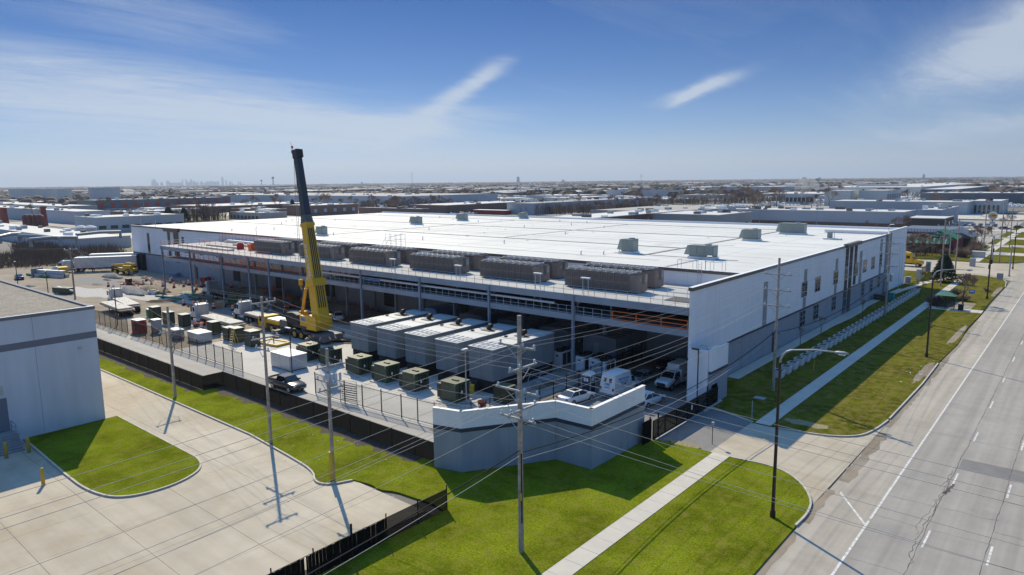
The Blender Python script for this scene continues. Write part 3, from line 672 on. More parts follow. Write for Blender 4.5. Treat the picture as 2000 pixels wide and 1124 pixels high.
# ================================================================== STEEL DECK with chillers
DX0, DX1, DY0, DY1 = -164.5, BX1-.31, 69.0, BY0-.08
D = thing('equipment_deck', 'two level steel and concrete equipment deck on grey columns before the warehouse', 'deck', (0,0,0))
def deck():
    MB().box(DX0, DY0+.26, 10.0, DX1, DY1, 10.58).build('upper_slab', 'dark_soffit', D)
    MB().box(DX0, DY0+.26, 10.59, DX1, DY1, 10.63).build('deck_surface', 'deck_top', D)
    MB().box(DX0, DY0, 9.75, DX1, DY0+.25, 10.62).build('edge_beam', 'deck_edge', D)
    MB().box(DX0-.25, DY0, 9.75, DX0-.01, DY1, 10.62).build('edge_beam', 'deck_edge', D)
    MB().box(DX0+1, DY0+.05, 7.35, DX1, DY0+.3, 8.10).build('catwalk_beam', 'deck_edge', D)
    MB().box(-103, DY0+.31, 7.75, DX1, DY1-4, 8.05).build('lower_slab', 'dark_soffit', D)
    MB().box(DX0+1, DY0+.31, 7.95, -103.1, DY0+3.0, 8.08).build('lower_slab', 'deck_top', D)
    xs = [-163.7, -150.1, -136.2, -125.6, -118.4, -104.4, -90.6, -76.5, -62.6, -48.6]
    for x in xs:
        c = MB().box(x-.16, DY0-.16, 0.7, x+.16, DY0-.13, 10.6).box(x-.16, DY0+.13, .7, x+.16, DY0+.16, 10.6).box(x-.02, DY0-.13, .7, x+.02, DY0+.13, 10.6).build('column', 'steel_blue', D)
        MB().box(x-.45, DY0-.45, 0, x+.45, DY0+.45, .72).build('column_plinth', 'yard_concrete', D)
        MB().box(x-.24, DY0-.24, .72, x+.24, DY0+.24, .78).build('base_plate', 'steel_blue', D)
        for y in (76.2, 82.6): MB().box(x-.2, y-.2, 0, x+.2, y+.2, 9.99).build('inner_column', 'strip_grey', D)
    for x0 in range(-160, -36, 7):
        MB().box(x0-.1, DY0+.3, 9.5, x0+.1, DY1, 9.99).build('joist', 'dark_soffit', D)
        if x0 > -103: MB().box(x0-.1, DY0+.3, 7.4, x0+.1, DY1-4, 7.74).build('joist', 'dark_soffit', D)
    # guard rails: upper edge and catwalk
    def rail(x0, x1, y, z, mt, step=1.52, rails=(.55, 1.07), r=.03, name='guard_rail'):
        n = max(1, round((x1-x0)/step)); g = MB()
        for h in rails: g.tube([(x0, y, z+h), (x1, y, z+h)], r*.8, 5)
        g.build(name, mt, D)
        me = MB().cyl((0, 0, 0), (0, 0, rails[-1]), r, n=5).mesh('rail_post', (mt,))
        for i in range(n+1): put('rail_post', me, D, (x0+(x1-x0)*i/n, y, z))
    rail(-117, DX1-.1, DY0+.1, 10.62, 'galv')
    rail(-103, -43.2, DY0+.12, 8.1, 'galv_light', 1.3, (.12, .5, 1.02))
    rail(-43.0, DX1-.1, DY0+.12, 8.1, 'orange_rail', 3.2, (.1, .55, 1.05), .07, 'orange_rail')
    for x in (-56, -50, -45): MB().cyl((x, DY0+3, 8.05), (x, DY0+3, 9.98), .14, n=8).build('riser_pipe', 'galv', D)
    g = MB().tube([(-104, DY0+.7, 9.2), (-78, DY0+.7, 9.15), (-52, DY0+.7, 9.1)], .16, 8).build('chilled_pipe', 'stripe_white', D)
    MB().tube([(-90.4, DY0+.5, 9.0), (-86.5, DY0+.5, 9.0)], .22, 8).build('pipe_joint', 'sign_blue', D)
    # orange safety rails round the unfinished left part
    def net(x0, x1, y, z0, hs, step):
        g = MB()
        for h in hs: g.tube([(x0, y, z0+h), (x1, y, z0+h)], .03, 4)
        g.build('safety_line', 'orange_rail', D)
        me = MB().cyl((0, 0, 0), (0, 0, hs[-1]+.1), .04, n=5).mesh('safety_post', ('orange_rail',))
        n = int((x1-x0)/step)
        for i in range(n+1): put('safety_post', me, D, (x0+i*step, y, z0))
    net(DX0, -118, DY0+.2, 10.62, (.55, 1.1), 2.2); net(DX0+1, -104, DY0+.2, 8.1, (.5, 1.05), 2.2); net(DX0, -136, DY1-.5, 10.62, (.6, 1.2, 1.9), 1.6)
    net(-150, -118, DY0-.25, 7.6, (.5, 1.0, 2.0, 3.0), 2.2); net(-160, -132, 76, 10.62, (.5, 1.1), 2.6)
    for y0, y1 in ((70, 76), (77, 83)): MB().tube([(DX0, y0, 11.7), (DX0, y1, 11.7)], .03, 4).tube([(DX0, y0, 11.2), (DX0, y1, 11.2)], .03, 4).build('safety_line', 'stripe_white', D)
    for x0, x1, y0, y1 in ((-161, -138, 71.6, 72.9), (-155, -141, 75.2, 76.3), (-150, -137, 79, 80.4), (-160, -150, 82, 83)):
        MB().box(x0, y0, 10.64, x1, y1, 11.0).build('decking_bundle', 'precast', D)
    MB().box(-159, 82.2, 10.64, -134, 83.4, 11.3).build('insulation_stack', 'stripe_white', D)
    # roof hatch pit and lamp frames on the deck
    MB().box(-37.6, 71.6, 10.64, -34.2, 74.2, 10.72).build('hatch', 'bg_dark', D)
    g = MB()
    for x in (-38.8, -36.2, -33.8):
        for y in (71.2, 74.6): g.cyl((x, y, 10.62), (x, y, 11.75), .03, n=5)
    for y in (71.2, 74.6): g.tube([(-38.8, y, 11.72), (-33.8, y, 11.72)], .03, 5); g.tube([(-38.8, y, 11.2), (-33.8, y, 11.2)], .03, 5)
    g.build('hatch_rail', 'galv_light', D)
deck()
for i, x in enumerate((-83.2, -69.0, -54.6, -62.4, -47.2)):
    if i == 3: continue
    t = thing('deck_lamp', f'twin post lamp with a white cap at the deck edge, {ORD[[3,2,1,0,0][i]] if i<3 else "first"} from the street wall', 'lamp', (x, 69.6, 10.62))
    for s in (-.4, .4): MB().cyl((s, 0, 0), (s, 0, 2.0), .04, n=6).build('post', 'galv_light', t)
    MB().box(-.62, -.2, 2.0, .62, .2, 2.14).build('cap', 'stripe_white', t)
# chillers
CH = thing('chiller', 'x', 'chiller', (0,0,0), 0, 'brown air cooled chillers in two rows on the deck')
def chiller():
    L_, W_, H_ = 11.0, 2.3, 2.25
    MB().box(.03, .03, .02, L_-1.27, W_-.03, H_-.1).build('core', 'chiller_dark', CH)
    me = MB().box(0, 0, 0, 1.05, .06, .88).mesh('coil_panel', ('chiller_brown',)); me2 = MB().box(0, 0, 0, 1.05, .06, 1.08).mesh('coil_panel', ('chiller_dark',))
    for i in range(9):
        put('coil_panel', me2, CH, (.08+i*1.077, -.035, .12)); put('coil_panel', me2, CH, (.08+i*1.077, W_-.025, .12))
        put('coil_panel', me2, CH, (.08+i*1.077, -.035, 1.15)); put('coil_panel', me2, CH, (.08+i*1.077, W_-.025, 1.15))
    rib = MB().box(0, -.05, .05, .07, .0, H_).mesh('rib', ('chiller_brown',))
    for i in range(10): put('rib', rib, CH, (i*1.077-.02, -.02, 0)); put('rib', rib, CH, (i*1.077-.02, W_+.07, 0))
    MB().box(-.05, -.06, 1.07, 9.75, -.036, 1.16).build('waist_rail', 'chiller_brown', CH)
    MB().box(-.05, -.08, 0, 9.75, -.03, .12).build('base_rail', 'chiller_brown', CH)
    MB().box(9.75, .0, 0, L_, W_, H_).build('control_cabinet', 'chiller_brown', CH, bevel=.02)
    MB().box(L_, .35, 1.4, L_+.03, .65, 1.75).build('control_panel', 'timber', CH); MB().box(L_, 1.0, .9, L_+.02, 1.5, 2.1).build('label_plate', 'chiller_dark', CH); MB().box(L_, 1.65, 1.2, L_+.03, 2.15, 2.15).build('label_plate', 'hvac_light', CH)
    MB().tube([(9.75, -.1, .3), (9.9, -.25, .5), (9.9, -.25, 1.3)], .06, 6).build('pipe', 'chiller_dark', CH)
    MB().box(0, 0, H_-.08, L_, W_, H_).build('top_plate', 'chiller_dark', CH)
    ring = MB().lathe([(.46, 0), (.46, .22), (.40, .22), (.40, .04), (.0, .04)], 12).mesh('fan', ('fan_ring',))
    for i in range(9):
        for y in (.60, 1.70): put('fan', ring, CH, (.6+i*1.17, y, H_))
chiller()
xsC = (-53.3, -68.6, -84.0, -99.9, -115.3, -131.5)
for r, y in enumerate((73.8, 78.6)):
    for i, x in enumerate(xsC):
        lb = f'brown chiller on the deck, {"front" if r == 0 else "back"} row, {ORD[i]} from the street wall'
        if r == 0 and i == 0: CH.location = (x, y, 10.75); CH['label'] = lb
        else: dup(CH, (x + (.0 if r == 0 else -.3), y, 10.75), label=lb)

# ================================================================== LEFT BUILDING
LB = thing('distribution_building', 'tall plain blue grey concrete building with a gravel roof at the left edge', 'building')
def left_building():
    x1, y1, h = -78.35, 25.75, 12.2
    MB().box(-140, -25, 0, x1-.3, y1-.3, 11.6).build('core', 'bldg_left', LB)
    ys = [-25, -19.5, -13.9, -8.2, -2.5, 3.2, 8.9, 14.5, 20.2, y1]
    for a, b in zip(ys, ys[1:]):
        MB().box(x1-.3, a+.012, 0, x1, b-.012, 8.95).build('wall_panel', 'bldg_left', LB)
        MB().box(x1-.3, a+.012, 9.62, x1, b-.012, 11.9).build('wall_panel', 'bldg_left', LB)
    MB().box(x1-.3, -25, 8.96, x1-.02, y1, 9.61).build('colour_band', 'bldg_band', LB)
    for k in range(8): MB().box(-140+k*7.7+.02, y1-.3, 0, -140+(k+1)*7.7-.02, y1-.002, 11.9).build('wall_panel', 'bldg_left', LB)
    MB().box(x1-.36, -25, 11.91, x1+.06, y1+.06, 12.2).box(-140, y1-.36, 11.91, x1-.37, y1+.06, 12.2).build('parapet_cap', 'bldg_band', LB)
    MB().box(-140, -25, 11.6, x1-.37, y1-.37, 12.02).build('roof', 'roof_gravel', LB)
    MB().box(x1-.5, y1-.5, 12.2, x1+.03, y1+.03, 12.23).box(x1-.3, -25, 12.2, x1+.03, y1-.51, 12.23).build('coping', 'galv', LB)
    d = MB().box(x1-.05, 14.0, 1.25, x1+.06, 17.4, 4.5).build('door', 'door_grey', LB)
    MB().box(x1+.061, 14.3, 3.2, x1+.075, 16.2, 3.75).build('door_sign', 'stripe_white', d)
    MB().box(x1-.02, 13.2, 4.85, x1+.1, 17.2, 5.75).build('canopy', 'galv_light', LB)
    s = MB().box(x1+.003, 23.9, 8.0, x1+.25, 24.15, 8.2).build('wall_lamp', 'galv_light', LB)
    st = MB().box(x1+.02, 14.3, 0, x1+1.5, 17.6, 1.22).build('stair_landing', 'concrete_step', LB)
    for i in range(6): MB().box(x1+1.51+i*.3, 14.3, 0, x1+1.50+(i+1)*.3, 17.6, 1.22-(i+1)*.175).build('step', 'concrete_step', LB)
    for y in (14.35, 17.5):
        g = MB().tube([(x1+.1, y, 2.2), (x1+1.5, y, 2.2), (x1+3.4, y, 1.05)], .04, 6)
        for q in ((.1, 1.22, 2.2), (1.5, 1.2, 2.2), (2.4, .7, 1.65), (3.35, .1, 1.08)): g.cyl((x1+q[0], y, q[1]), (x1+q[0], y, q[2]), .035, n=6)
        g.tube([(x1+.1, y, 1.75), (x1+1.5, y, 1.75), (x1+3.4, y, .6)], .03, 6)
        g.build('handrail', 'galv', LB)
left_building()
bol = MB().lathe([(.0, 0), (.14, 0), (.14, 1.42), (.10, 1.5), (0, 1.52)], 14)
for i, (px, py, lb) in enumerate(((85, 948, 'yellow bollard standing alone on the sunlit concrete edge of the shade'), (57, 884, 'yellow bollard in the shade beside the right handrail of the steps'), (13, 895, 'yellow bollard in the shade at the left edge before the steps'))):
    t = thing('bollard', lb, 'bollard', G(px, py), 0, 'yellow bollards by the loading steps')
    bol.build('post', 'bollard_yellow', t, smooth=True); MB().lathe([(0, 0), (.2, 0), (.2, .03), (0, .03)], 14).build('collar', 'concrete_step', t)

# ================================================================== CORNER SCREEN WALL
SW = thing('screen_wall', 'folded white and grey precast screen wall round the yard corner', 'wall')
def screen_wall():
    P = [Vector(p) for p in ((-42.0, 38.9), (-39.37, 39.6), (-34.8, 46.78), (-31.1, 46.93), (-31.02, 55.75))]
    for a, b in zip(P, P[1:]):
        d = (b-a); L_ = d.length; d.normalize(); n_ = Vector((d.y, -d.x)); k = max(1, round(L_/4.4)); rz = math.atan2(d.y, d.x)
        for i in range(k):
            q0 = a+d*(L_*i/k+.01*(i > 0)); q1 = a+d*(L_*(i+1)/k-.01*(i < k-1)); c = (q0+q1)/2; l = (q1-q0).length
            ci = c-n_*.17
            MB().obox((ci.x, ci.y, 1.8), (l, .30, 3.6), rz).build('base_panel', 'screen_grey', SW)
            MB().obox((ci.x+n_.x*.02, ci.y+n_.y*.02, 3.78), (l, .30, .34), rz).build('belt', 'navy', SW)
            MB().obox((ci.x, ci.y, 4.68), (l, .30, 1.46), rz).build('wall_panel', 'white_panel', SW)
            MB().obox((ci.x, ci.y, 5.435), (l+.1, .36, .05), rz).build('coping', 'white_coping', SW)
screen_wall()
for x, y in ((-39.43, 39.84), (-34.86, 46.99), (-31.28, 47.12)):
    for z0, z1, mt in ((0, 3.6, 'screen_grey'), (3.61, 3.95, 'navy'), (3.96, 5.40, 'white_panel')): MB().cyl((x, y, z0), (x, y, z1), .2, n=8).build('corner_post', mt, SW)
GW = thing('gate_wall', 'short white and grey wing wall beside the sliding gate', 'wall')
def gate_wall():
    a = Vector((-33.0, 71.6)); b = Vector((-30.5, 69.0))
    MB().box(-30.75, 69.0, 0, -30.45, 73.4, 3.6).build('base_panel', 'screen_grey', GW)
    MB().box(-30.75, 69.0, 3.6, -30.43, 73.4, 3.9).build('belt', 'navy', GW)
    MB().box(-30.75, 69.0, 3.9, -30.45, 73.4, 6.2).build('wall_panel', 'white_panel', GW)
    MB().box(-33.0, 68.72, 0, -30.78, 69.0, 6.2).build('return_panel', 'white_panel', GW)
    MB().box(-30.80, 68.95, 6.21, -30.40, 73.45, 6.27).build('coping', 'white_coping', GW)
    MB().box(-30.7, 69.3, 6.28, -30.5, 70.9, 6.5).build('raised_coping', 'white_coping', GW)
    MB().tube([(-30.9, 69.6, 5.2), (-31.3, 69.5, 6.6), (-31.7, 69.4, 6.7), (-31.9, 69.35, 6.5)], .05, 6).build('wall_lamp', 'galv_light', GW)
    MB().box(-30.6, 66.9, 0, -30.1, 71.5, .2).build('footing', 'yard_concrete', GW)
gate_wall()
t = thing('gate_light_post', 'slim dark lamp post against the white wall end by the gate', 'lamp post', (-31.6, 68.2, 0))
MB().cyl((0,0,0), (0,0,6.4), .07, n=8).build('pole', 'bronze_metal', t); MB().box(-.75, -.12, 6.3, .05, .12, 6.45).build('lamp_head', 'bronze_metal', t)
# ================================================================== FENCES
def line_pts(a, b, step):
    a = Vector(a); b = Vector(b); n = max(1, round((b-a).length/step)); return [a.lerp(b, i/n) for i in range(n+1)]
def mesh_fence(name, label, path, h, step, mt, post_r=.035, outrig=.12, group=None, z=.02, cat='fence'):
    t = thing(name, label, cat)
    pm = MB().cyl((0,0,-.1), (0,0,h+.08), post_r, n=6).mesh('post', ('black_metal',)); cap = None
    for a, b in zip(path, path[1:]):
        q = line_pts(a, b, step)
        for i, p in enumerate(q):
            if i < len(q)-1 or b == path[-1]: put('post', pm, t, (p.x, p.y, z))
        for p, r in zip(q, q[1:]):
            d = (r-p).normalized(); n_ = Vector((-d.y, d.x)); m = MB(); K = 5
            for i in range(K):          # the fabric bellies a little between its posts
                u0, u1 = i/K, (i+1)/K; w0, w1 = sin(pi*u0)*.05, sin(pi*u1)*.05
                a0, a1 = p.lerp(r, u0)+n_*(w0+.03), p.lerp(r, u1)+n_*(w1+.03)
                m.quad((a0.x, a0.y, z+.08), (a1.x, a1.y, z+.08), (a1.x, a1.y, z+h-.05), (a0.x, a0.y, z+h-.05))
            m.build('mesh_panel', mt, t)
            MB().tube([(p.x, p.y, z+h), (r.x, r.y, z+h)], .028, 5).build('top_rail', 'black_metal', t)
    return t
mesh_fence('screen_fence', 'black fabric covered fence along the service lane, with a step in its line', [(-126, 37.1), (-80.0, 37.1), (-80.0, 39.62), (-42.1, 39.62)], 1.88, 3.05, 'black_screen')
def trim_fence():
    t = bpy.data.objects['screen_fence']; rnd = random.Random(4)
    # knuckled wire tops that catch the light
    m = MB()
    for a, b in (((-126, 37.1), (-80.0, 37.1)), ((-80.0, 37.1), (-80.0, 39.62)), ((-80, 39.62), (-42.1, 39.62))):
        a = Vector(a); b = Vector(b); n = int((b-a).length/.18)
        for i in range(n):
            p = a.lerp(b, (i+.5)/n); m.cyl((p.x, p.y+.02, 1.84), (p.x+.04, p.y+.02, 2.02), .008, n=3)
    m.build('wire_knuckles', 'galv', t, kind='stuff')
trim_fence()
fr = thing('front_fence', 'black chain link fence with a braced gate between the lawn and the parking', 'fence')
def front_fence():
    x = -35.55; y0, y1 = -6.0, 34.1; h = 1.72
    ys = [y1-2.9*i for i in range(int((y1-y0)/2.9)+1)]
    pm = MB().cyl((0,0,0), (0,0,2.05), .045, n=6).mesh('post', ('black_metal',)); gp = MB().cyl((0,0,0), (0,0,2.5), .08, n=8).mesh('post', ('black_metal',))
    for i, y in enumerate(ys): put('post', gp if i in (3, 6) else pm, fr, (x, y, 0))
    for i, (a, b) in enumerate(zip(ys[1:], ys)):
        solid = a < 25.5
        if solid:      # upright dark slats woven into the mesh, a few of them slipped or missing
            rnd = random.Random(int(a*10)); n = 22; m = MB()
            for k in range(n):
                if rnd.random() < .05: continue
                u = a+(b-a)*(k+.5)/n; m.obox((x+rnd.uniform(-.01,.01), u, .08+h*.47), (.012, .128, h*.93-abs(rnd.gauss(0,.03))), rnd.uniform(-.06, .06))
            m.build('slats', 'black_screen', fr, kind='stuff')
        else: MB().box(x-.006, a+.05, .1, x+.006, b-.05, h-.03).build('mesh_panel', 'chain_mesh', fr)
        MB().tube([(x, a, h), (x, b, h)], .032, 5).build('top_rail', 'black_metal', fr)
        if i in (2, 3):
            MB().tube([(x-.03, a+.1, .15), (x-.03, b-.1, h)], .022, 5).build('brace', 'black_metal', fr); MB().tube([(x-.03, a+.1, h), (x-.03, b-.1, .15)], .022, 5).build('brace', 'black_metal', fr)
front_fence()
def palisade(name, label, path, h, bay, cat='fence', pitch=.13, see=None):
    t = thing(name, label, cat)
    pm = MB().box(-.04, -.04, 0, .04, .04, h+.08).mesh('post', ('black_metal',))
    for a, b in zip(path, path[1:]):
        q = line_pts(a, b, bay)
        for i, p in enumerate(q):
            if i < len(q)-1 or b == path[-1]: put('post', pm, t, (p.x, p.y, .02), math.atan2(b[1]-a[1], b[0]-a[0]))
        for p, r in zip(q, q[1:]):
            for zz in (.22, h-.14): MB().beam((p.x, p.y, zz), (r.x, r.y, zz), .035, .045).build('rail', 'black_metal', t)
            n = int((r-p).length/pitch); m = MB()
            for k in range(1, n):
                c = p.lerp(r, k/n); m.box(c.x-.009, c.y-.009, .1, c.x+.009, c.y+.009, h)
            m.build('pickets', 'black_metal', t, kind='stuff')
    return t
palisade('inner_fence', 'black picket fence between the service lane and the generator yard', [(-141, 44.6), (-121.5, 44.6)], 2.55, 2.45)
bpy.data.objects['inner_fence']['label'] = 'black picket fence left of the red cabinet along the dirt yard'
palisade('inner_fence', 'long black picket fence in front of the small green transformers', [(-119.5, 44.6), (-84.5, 44.6)], 2.55, 2.45)
palisade('inner_fence', 'curving black picket fence before the row of grey generators', [(-68.6, 45.0), (-66, 44.9), (-60, 45.2), (-54, 45.6), (-49.4, 46.0), (-46.6, 48.4), (-45.6, 53)], 2.55, 2.75)
palisade('inner_fence', 'black picket fence beside the parked cars, running under the deck', [(-45.4, 55.6), (-45.4, 68.2), (-46.3, 82)], 2.2, 2.55)
# leaning gate leaf
t = thing('fence_gate', 'black picket gate leaf swung open with a striped panel behind', 'gate', (-63.6, 44.9, .03), RD(12))
MB().tube([(0,0,0),(0,0,2.6),(2.4,0,2.6),(2.4,0,0)], .04, 6).build('frame', 'black_metal', t)
for z in (.3, 1.3): MB().tube([(0,0,z),(2.4,0,z)], .03, 5).build('rail', 'black_metal', t)
for k in range(7): MB().box(.15, .06, .4+k*.26, 2.3, .1, .52+k*.26).build('slat', 'hvac_light', t)
# sliding gate at the entrance
SG = thing('sliding_gate', 'long black sliding gate with diagonal bracing across the driveway', 'gate')
def sliding_gate():
    x = -30.35; y0, y1, h = 56.2, 70.6, 1.95
    for z in (.2, h): MB().beam((x, y0, z), (x, y1, z), .10, .12).build('rail', 'black_metal', SG)
    MB().beam((x, y0+1, 1.55), (x, y1, 1.55), .05, .05).build('rail', 'black_metal', SG)
    n = 6
    for i in range(n+1): y = y0+(y1-y0)*i/n; MB().beam((x, y, .2), (x, y, h), .09, .09).build('upright', 'black_metal', SG)
    for i in range(n):
        a, b = y0+(y1-y0)*i/n, y0+(y1-y0)*(i+1)/n
        if i % 2: a, b = b, a
        MB().beam((x, a, .22), (x, b, 1.55), .08, .08).build('brace', 'black_metal', SG)
        a, b = min(a, b), max(a, b)
        MB().box(x-.035, a+.05, .25, x-.028, b-.05, h-.05).build('mesh_panel', 'chain_mesh', SG)
    for y in (56.0, 57.6, 68.5): MB().cyl((x-.22, y, 0), (x-.22, y, 2.4), .08, n=8).build('guide_post', 'black_metal', SG)
    MB().box(x-.2, 69.2, .1, x-.1, 70.7, 2.35).build('screen_panel', 'black_screen', SG)
    MB().box(x+.05, 64.1, 1.0, x+.08, 64.35, 1.5).build('gate_sign', 'stripe_white', SG)
    MB().box(x-.25, 54.6, 0, x-.1, 56.1, 2.2).build('screen_panel', 'black_screen', SG)
    MB().box(x-.1, 55.6, .012, x+.1, 71, .03).build('track', 'galv', SG)
sliding_gate()
t = thing('sign_post', 'thin bare sign post on the worn lawn corner by the driveway', 'post', G(1468, 826)); MB().box(-.04, -.04, 0, .04, .04, 2.3).build('post', 'galv', t)
t = thing('call_box', 'thin post with a small call box at the driveway edge', 'post', G(1391, 868)); MB().cyl((0,0,0),(0,0,2.1), .035, n=6).build('post', 'bronze_metal', t); MB().box(-.1,-.15,1.85,.1,.15,2.15).build('box', 'galv', t)

# ================================================================== YARD EQUIPMENT
GEN = thing('generator', 'x', 'generator', (0,0,0), 0, 'grey generator enclosures side by side')
def generator():
    W_, L_ = 3.75, 11.8
    MB().box(.15, .1, 0, W_-.15, L_-.1, 1.48).build('fuel_tank', 'plastic_black', GEN)
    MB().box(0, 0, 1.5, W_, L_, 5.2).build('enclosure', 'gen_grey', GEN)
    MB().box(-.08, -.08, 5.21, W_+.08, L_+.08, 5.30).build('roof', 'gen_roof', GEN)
    g = MB().box(.25, .2, 5.28, W_-.25, 3.0, 5.36).build('air_louvre', 'galv', GEN)
    for i in range(4): MB().box(.35+i*.85, .3, 5.37, .42+i*.85, 2.9, 5.42).build('louvre_bar', 'gen_roof', g)
    MB().box(.35, 1.5, 5.37, W_-.35, 1.58, 5.42).build('louvre_bar', 'gen_roof', g)
    for i in range(3): MB().box(-.012, 1.5+i*3.9, 1.6, -.001, 1.54+i*3.9, 5.1).build('seam', 'crane_grey', GEN); MB().box(W_+.001, 1.5+i*3.9, 1.6, W_+.012, 1.54+i*3.9, 5.1).build('seam', 'crane_grey', GEN)
    for i in (2, 5): MB().box(-.08, 3.1+i*1.25, 5.31, W_+.08, 3.14+i*1.25, 5.33).build('roof_seam', 'gen_grey', GEN)
    MB().box(W_*.5-.02, -.012, 1.6, W_*.5+.02, -.001, 5.1).build('seam', 'crane_grey', GEN)
    for k in range(3): MB().box(W_+.002, 3.0+k*3.0, 1.7, W_+.03, 4.0+k*3.0, 4.0).build('door', 'gen_grey', GEN)
    MB().box(W_*.5-.8, 7.0, 5.33, W_*.5+.8, 8.6, 5.38).build('exhaust_pad', 'bronze_cap', GEN)
    MB().cyl((W_*.5, 7.8, 5.38), (W_*.5, 7.8, 5.85), .3, n=10).cyl((W_*.5, 7.8, 5.85), (W_*.5+.5, 7.8, 5.90), .28, n=10).build('exhaust', 'bronze_metal', GEN)
    MB().box(W_*.3, -.7, .2, W_*.3+.6, -.02, .5).cyl((W_*.3+.3, -.4, .5), (W_*.3+.3, -.4, 1.3), .28, n=10).build('fuel_filler', 'plastic_black', GEN)
    MB().box(.4, L_*.5, 5.33, .7, L_*.5+.4, 5.45).build('roof_vent', 'bronze_metal', GEN)
generator()
for i in range(5):
    lb = f'grey generator enclosure on a black tank, {ORD[4-i]} from the parked cars'
    p = (-78.4+5.7*i, 57.6, .03)
    if i == 0: GEN.location = p; GEN['label'] = lb
    else: dup(GEN, p, label=lb)
# switch houses under the deck
SH = thing('switch_house', 'x', 'equipment house', (0,0,0), 0, 'ribbed grey equipment houses under the deck')
def switch_house():
    MB().box(0, 0, .4, 6.0, 12, 4.4).build('casing', 'gen_grey', SH); MB().box(-.1, -.1, 0, 6.1, 12.1, .39).build('plinth', 'yard_concrete', SH)
    MB().prof([(-.1, 4.41), (6.1, 4.41), (6.1, 4.45), (3, 4.75), (-.1, 4.45)], -.1, 12.1).build('roof', 'galv', SH)
    for i in range(9): MB().prof([(-.1, 4.46), (3, 4.76), (6.1, 4.46), (6.1, 4.55), (3, 4.85), (-.1, 4.55)], i*1.45+.1, i*1.45+.2).build('roof_rib', 'crane_grey', SH)
    MB().box(2.0, -.03, .45, 2.9, -.002, 3.6).build('door', 'hvac_light', SH)
    for y in (3, 7): MB().box(6.002, y, 2.2, 6.05, y+.3, 2.6).build('vent', 'stripe_white', SH)
switch_house()
SH.scale = (.85,.85,.88); SH.location = (-51.6, 75.6, .03); SH['label'] = 'ribbed grey equipment house under the deck nearest the parked cars'
for x, y, lb in ((-59.5, 76.0, 'ribbed grey equipment house under the deck behind the nearest generator'), (-67.5, 76.2, 'ribbed equipment house in the shade behind the second and third generators'), (-75.5, 76.2, 'grey equipment house behind the generators, beside the blue tarp')): dup(SH, (x, y, .03), label=lb)
t = thing('covered_load', 'bundle under a pale blue tarp behind the farthest generators', 'tarp', (-83.5, 75.8, .03)); MB().prof([(0,0),(3.6,0),(3.4,3.4),(2.8,4.2),(.6,4.2),(.1,3.3)], 0, 5.4).build('tarp', 'blue_tarp', t, bevel=.15); MB().box(-.02,2,1.2,3.64,2.1,1.28).build('strap', 'plastic_black', t)
# condensers
CO = thing('condenser', 'x', 'condenser', (0,0,0), 0, 'white twin fan condensers')
MB().box(0,0,.15,1.25,2.5,2.1).build('cabinet', 'white_panel', CO, bevel=.02); MB().box(.05,.05,0,1.2,2.45,.14).build('base', 'plastic_black', CO)
MB().box(1.251,.35,.4,1.28,1.15,1.9).build('coil', 'bg_dark', CO); MB().box(1.251,1.35,.4,1.28,2.15,1.9).build('coil', 'bg_dark', CO)
MB().box(.45,-.02,1.5,.8,-.001,1.7).build('badge', 'navy', CO)
me = MB().lathe([(.55,0),(.55,.32),(.48,.32),(.48,.06),(0,.06)], 14).mesh('fan', ('bronze_metal',))
for y in (.68, 1.85): put('fan', me, CO, (.62, y, 2.1))
for i, (x, y, lb) in enumerate(((-49.9, 71.4, 'white condenser with dark fans beside the deck column'), (-48.0, 71.6, 'white condenser in the middle of the pair by the equipment house'), (-46.4, 71.0, 'white condenser nearest the parked cars'), (-53.6, 71.6, 'white condenser standing behind the nearest generator'))):
    if i == 0: CO.location = (x, y, .04); CO['label'] = lb
    else: dup(CO, (x, y, .04), label=lb)
t = thing('metal_stairs', 'small galvanised steps with handrails beside the nearest generator', 'stairs', (-49.6, 62.4, .04))
for k in range(3): MB().box(-.4, k*.35, 0, .9, (k+1)*.35, .9-k*.28).build('step', 'galv', t)
for x in (-.45, .95): MB().tube([(x, 3.6, 1.9), (x, .0, 1.9), (x, -.6, 1.0), (x, 1.0, .1)], .03, 5).build('handrail', 'galv_light', t); MB().tube([(x, 3.6, 1.4), (x, .0, 1.4)], .03, 5).build('handrail', 'galv_light', t)
MB().box(-.45, 1.06, .84, .95, 3.6, .9).build('platform', 'galv', t)
# green transformers
TR = thing('transformer', 'x', 'transformer', (0,0,0), 0, 'green pad mounted transformers')
def trafo(t):
    MB().box(-.3, -.5, 0, 2.6, 2.7, .12).build('pad', 'yard_concrete', t)
    MB().box(0, 0, .13, 2.3, 2.2, 2.2).build('tank', 'trafo_green', t, bevel=.03)
    MB().box(-.05, -.05, 2.2, 2.35, 2.25, 2.28).build('lid', 'trafo_green', t)
    MB().box(.8, .9, 2.29, 1.7, 1.2, 2.40).build('lid_handle', 'trafo_dark', t)
    MB().box(-1.05, .4, .13, -.01, 2.0, 1.75).build('cable_cabinet', 'trafo_dark', t, bevel=.02)
    for y in (.55, 1.05, 1.55): MB().box(2.305, y, .5, 2.45, y+.3, 2.0).build('radiator', 'trafo_dark', t)
    MB().box(.2, -.03, 1.3, .9, -.005, 1.36).build('handle', 'trafo_dark', t)
    for q in ((.1, 2.1), (2.2, 2.1)): MB().box(q[0]-.04, -.06, q[1]-.04, q[0]+.04, -.005, q[1]+.04).build('lifting_lug', 'stripe_white', t)
    MB().box(2.46, .7, 1.1, 2.48, .9, 1.4).build('warning_label', 'stripe_white', t)
trafo(TR)
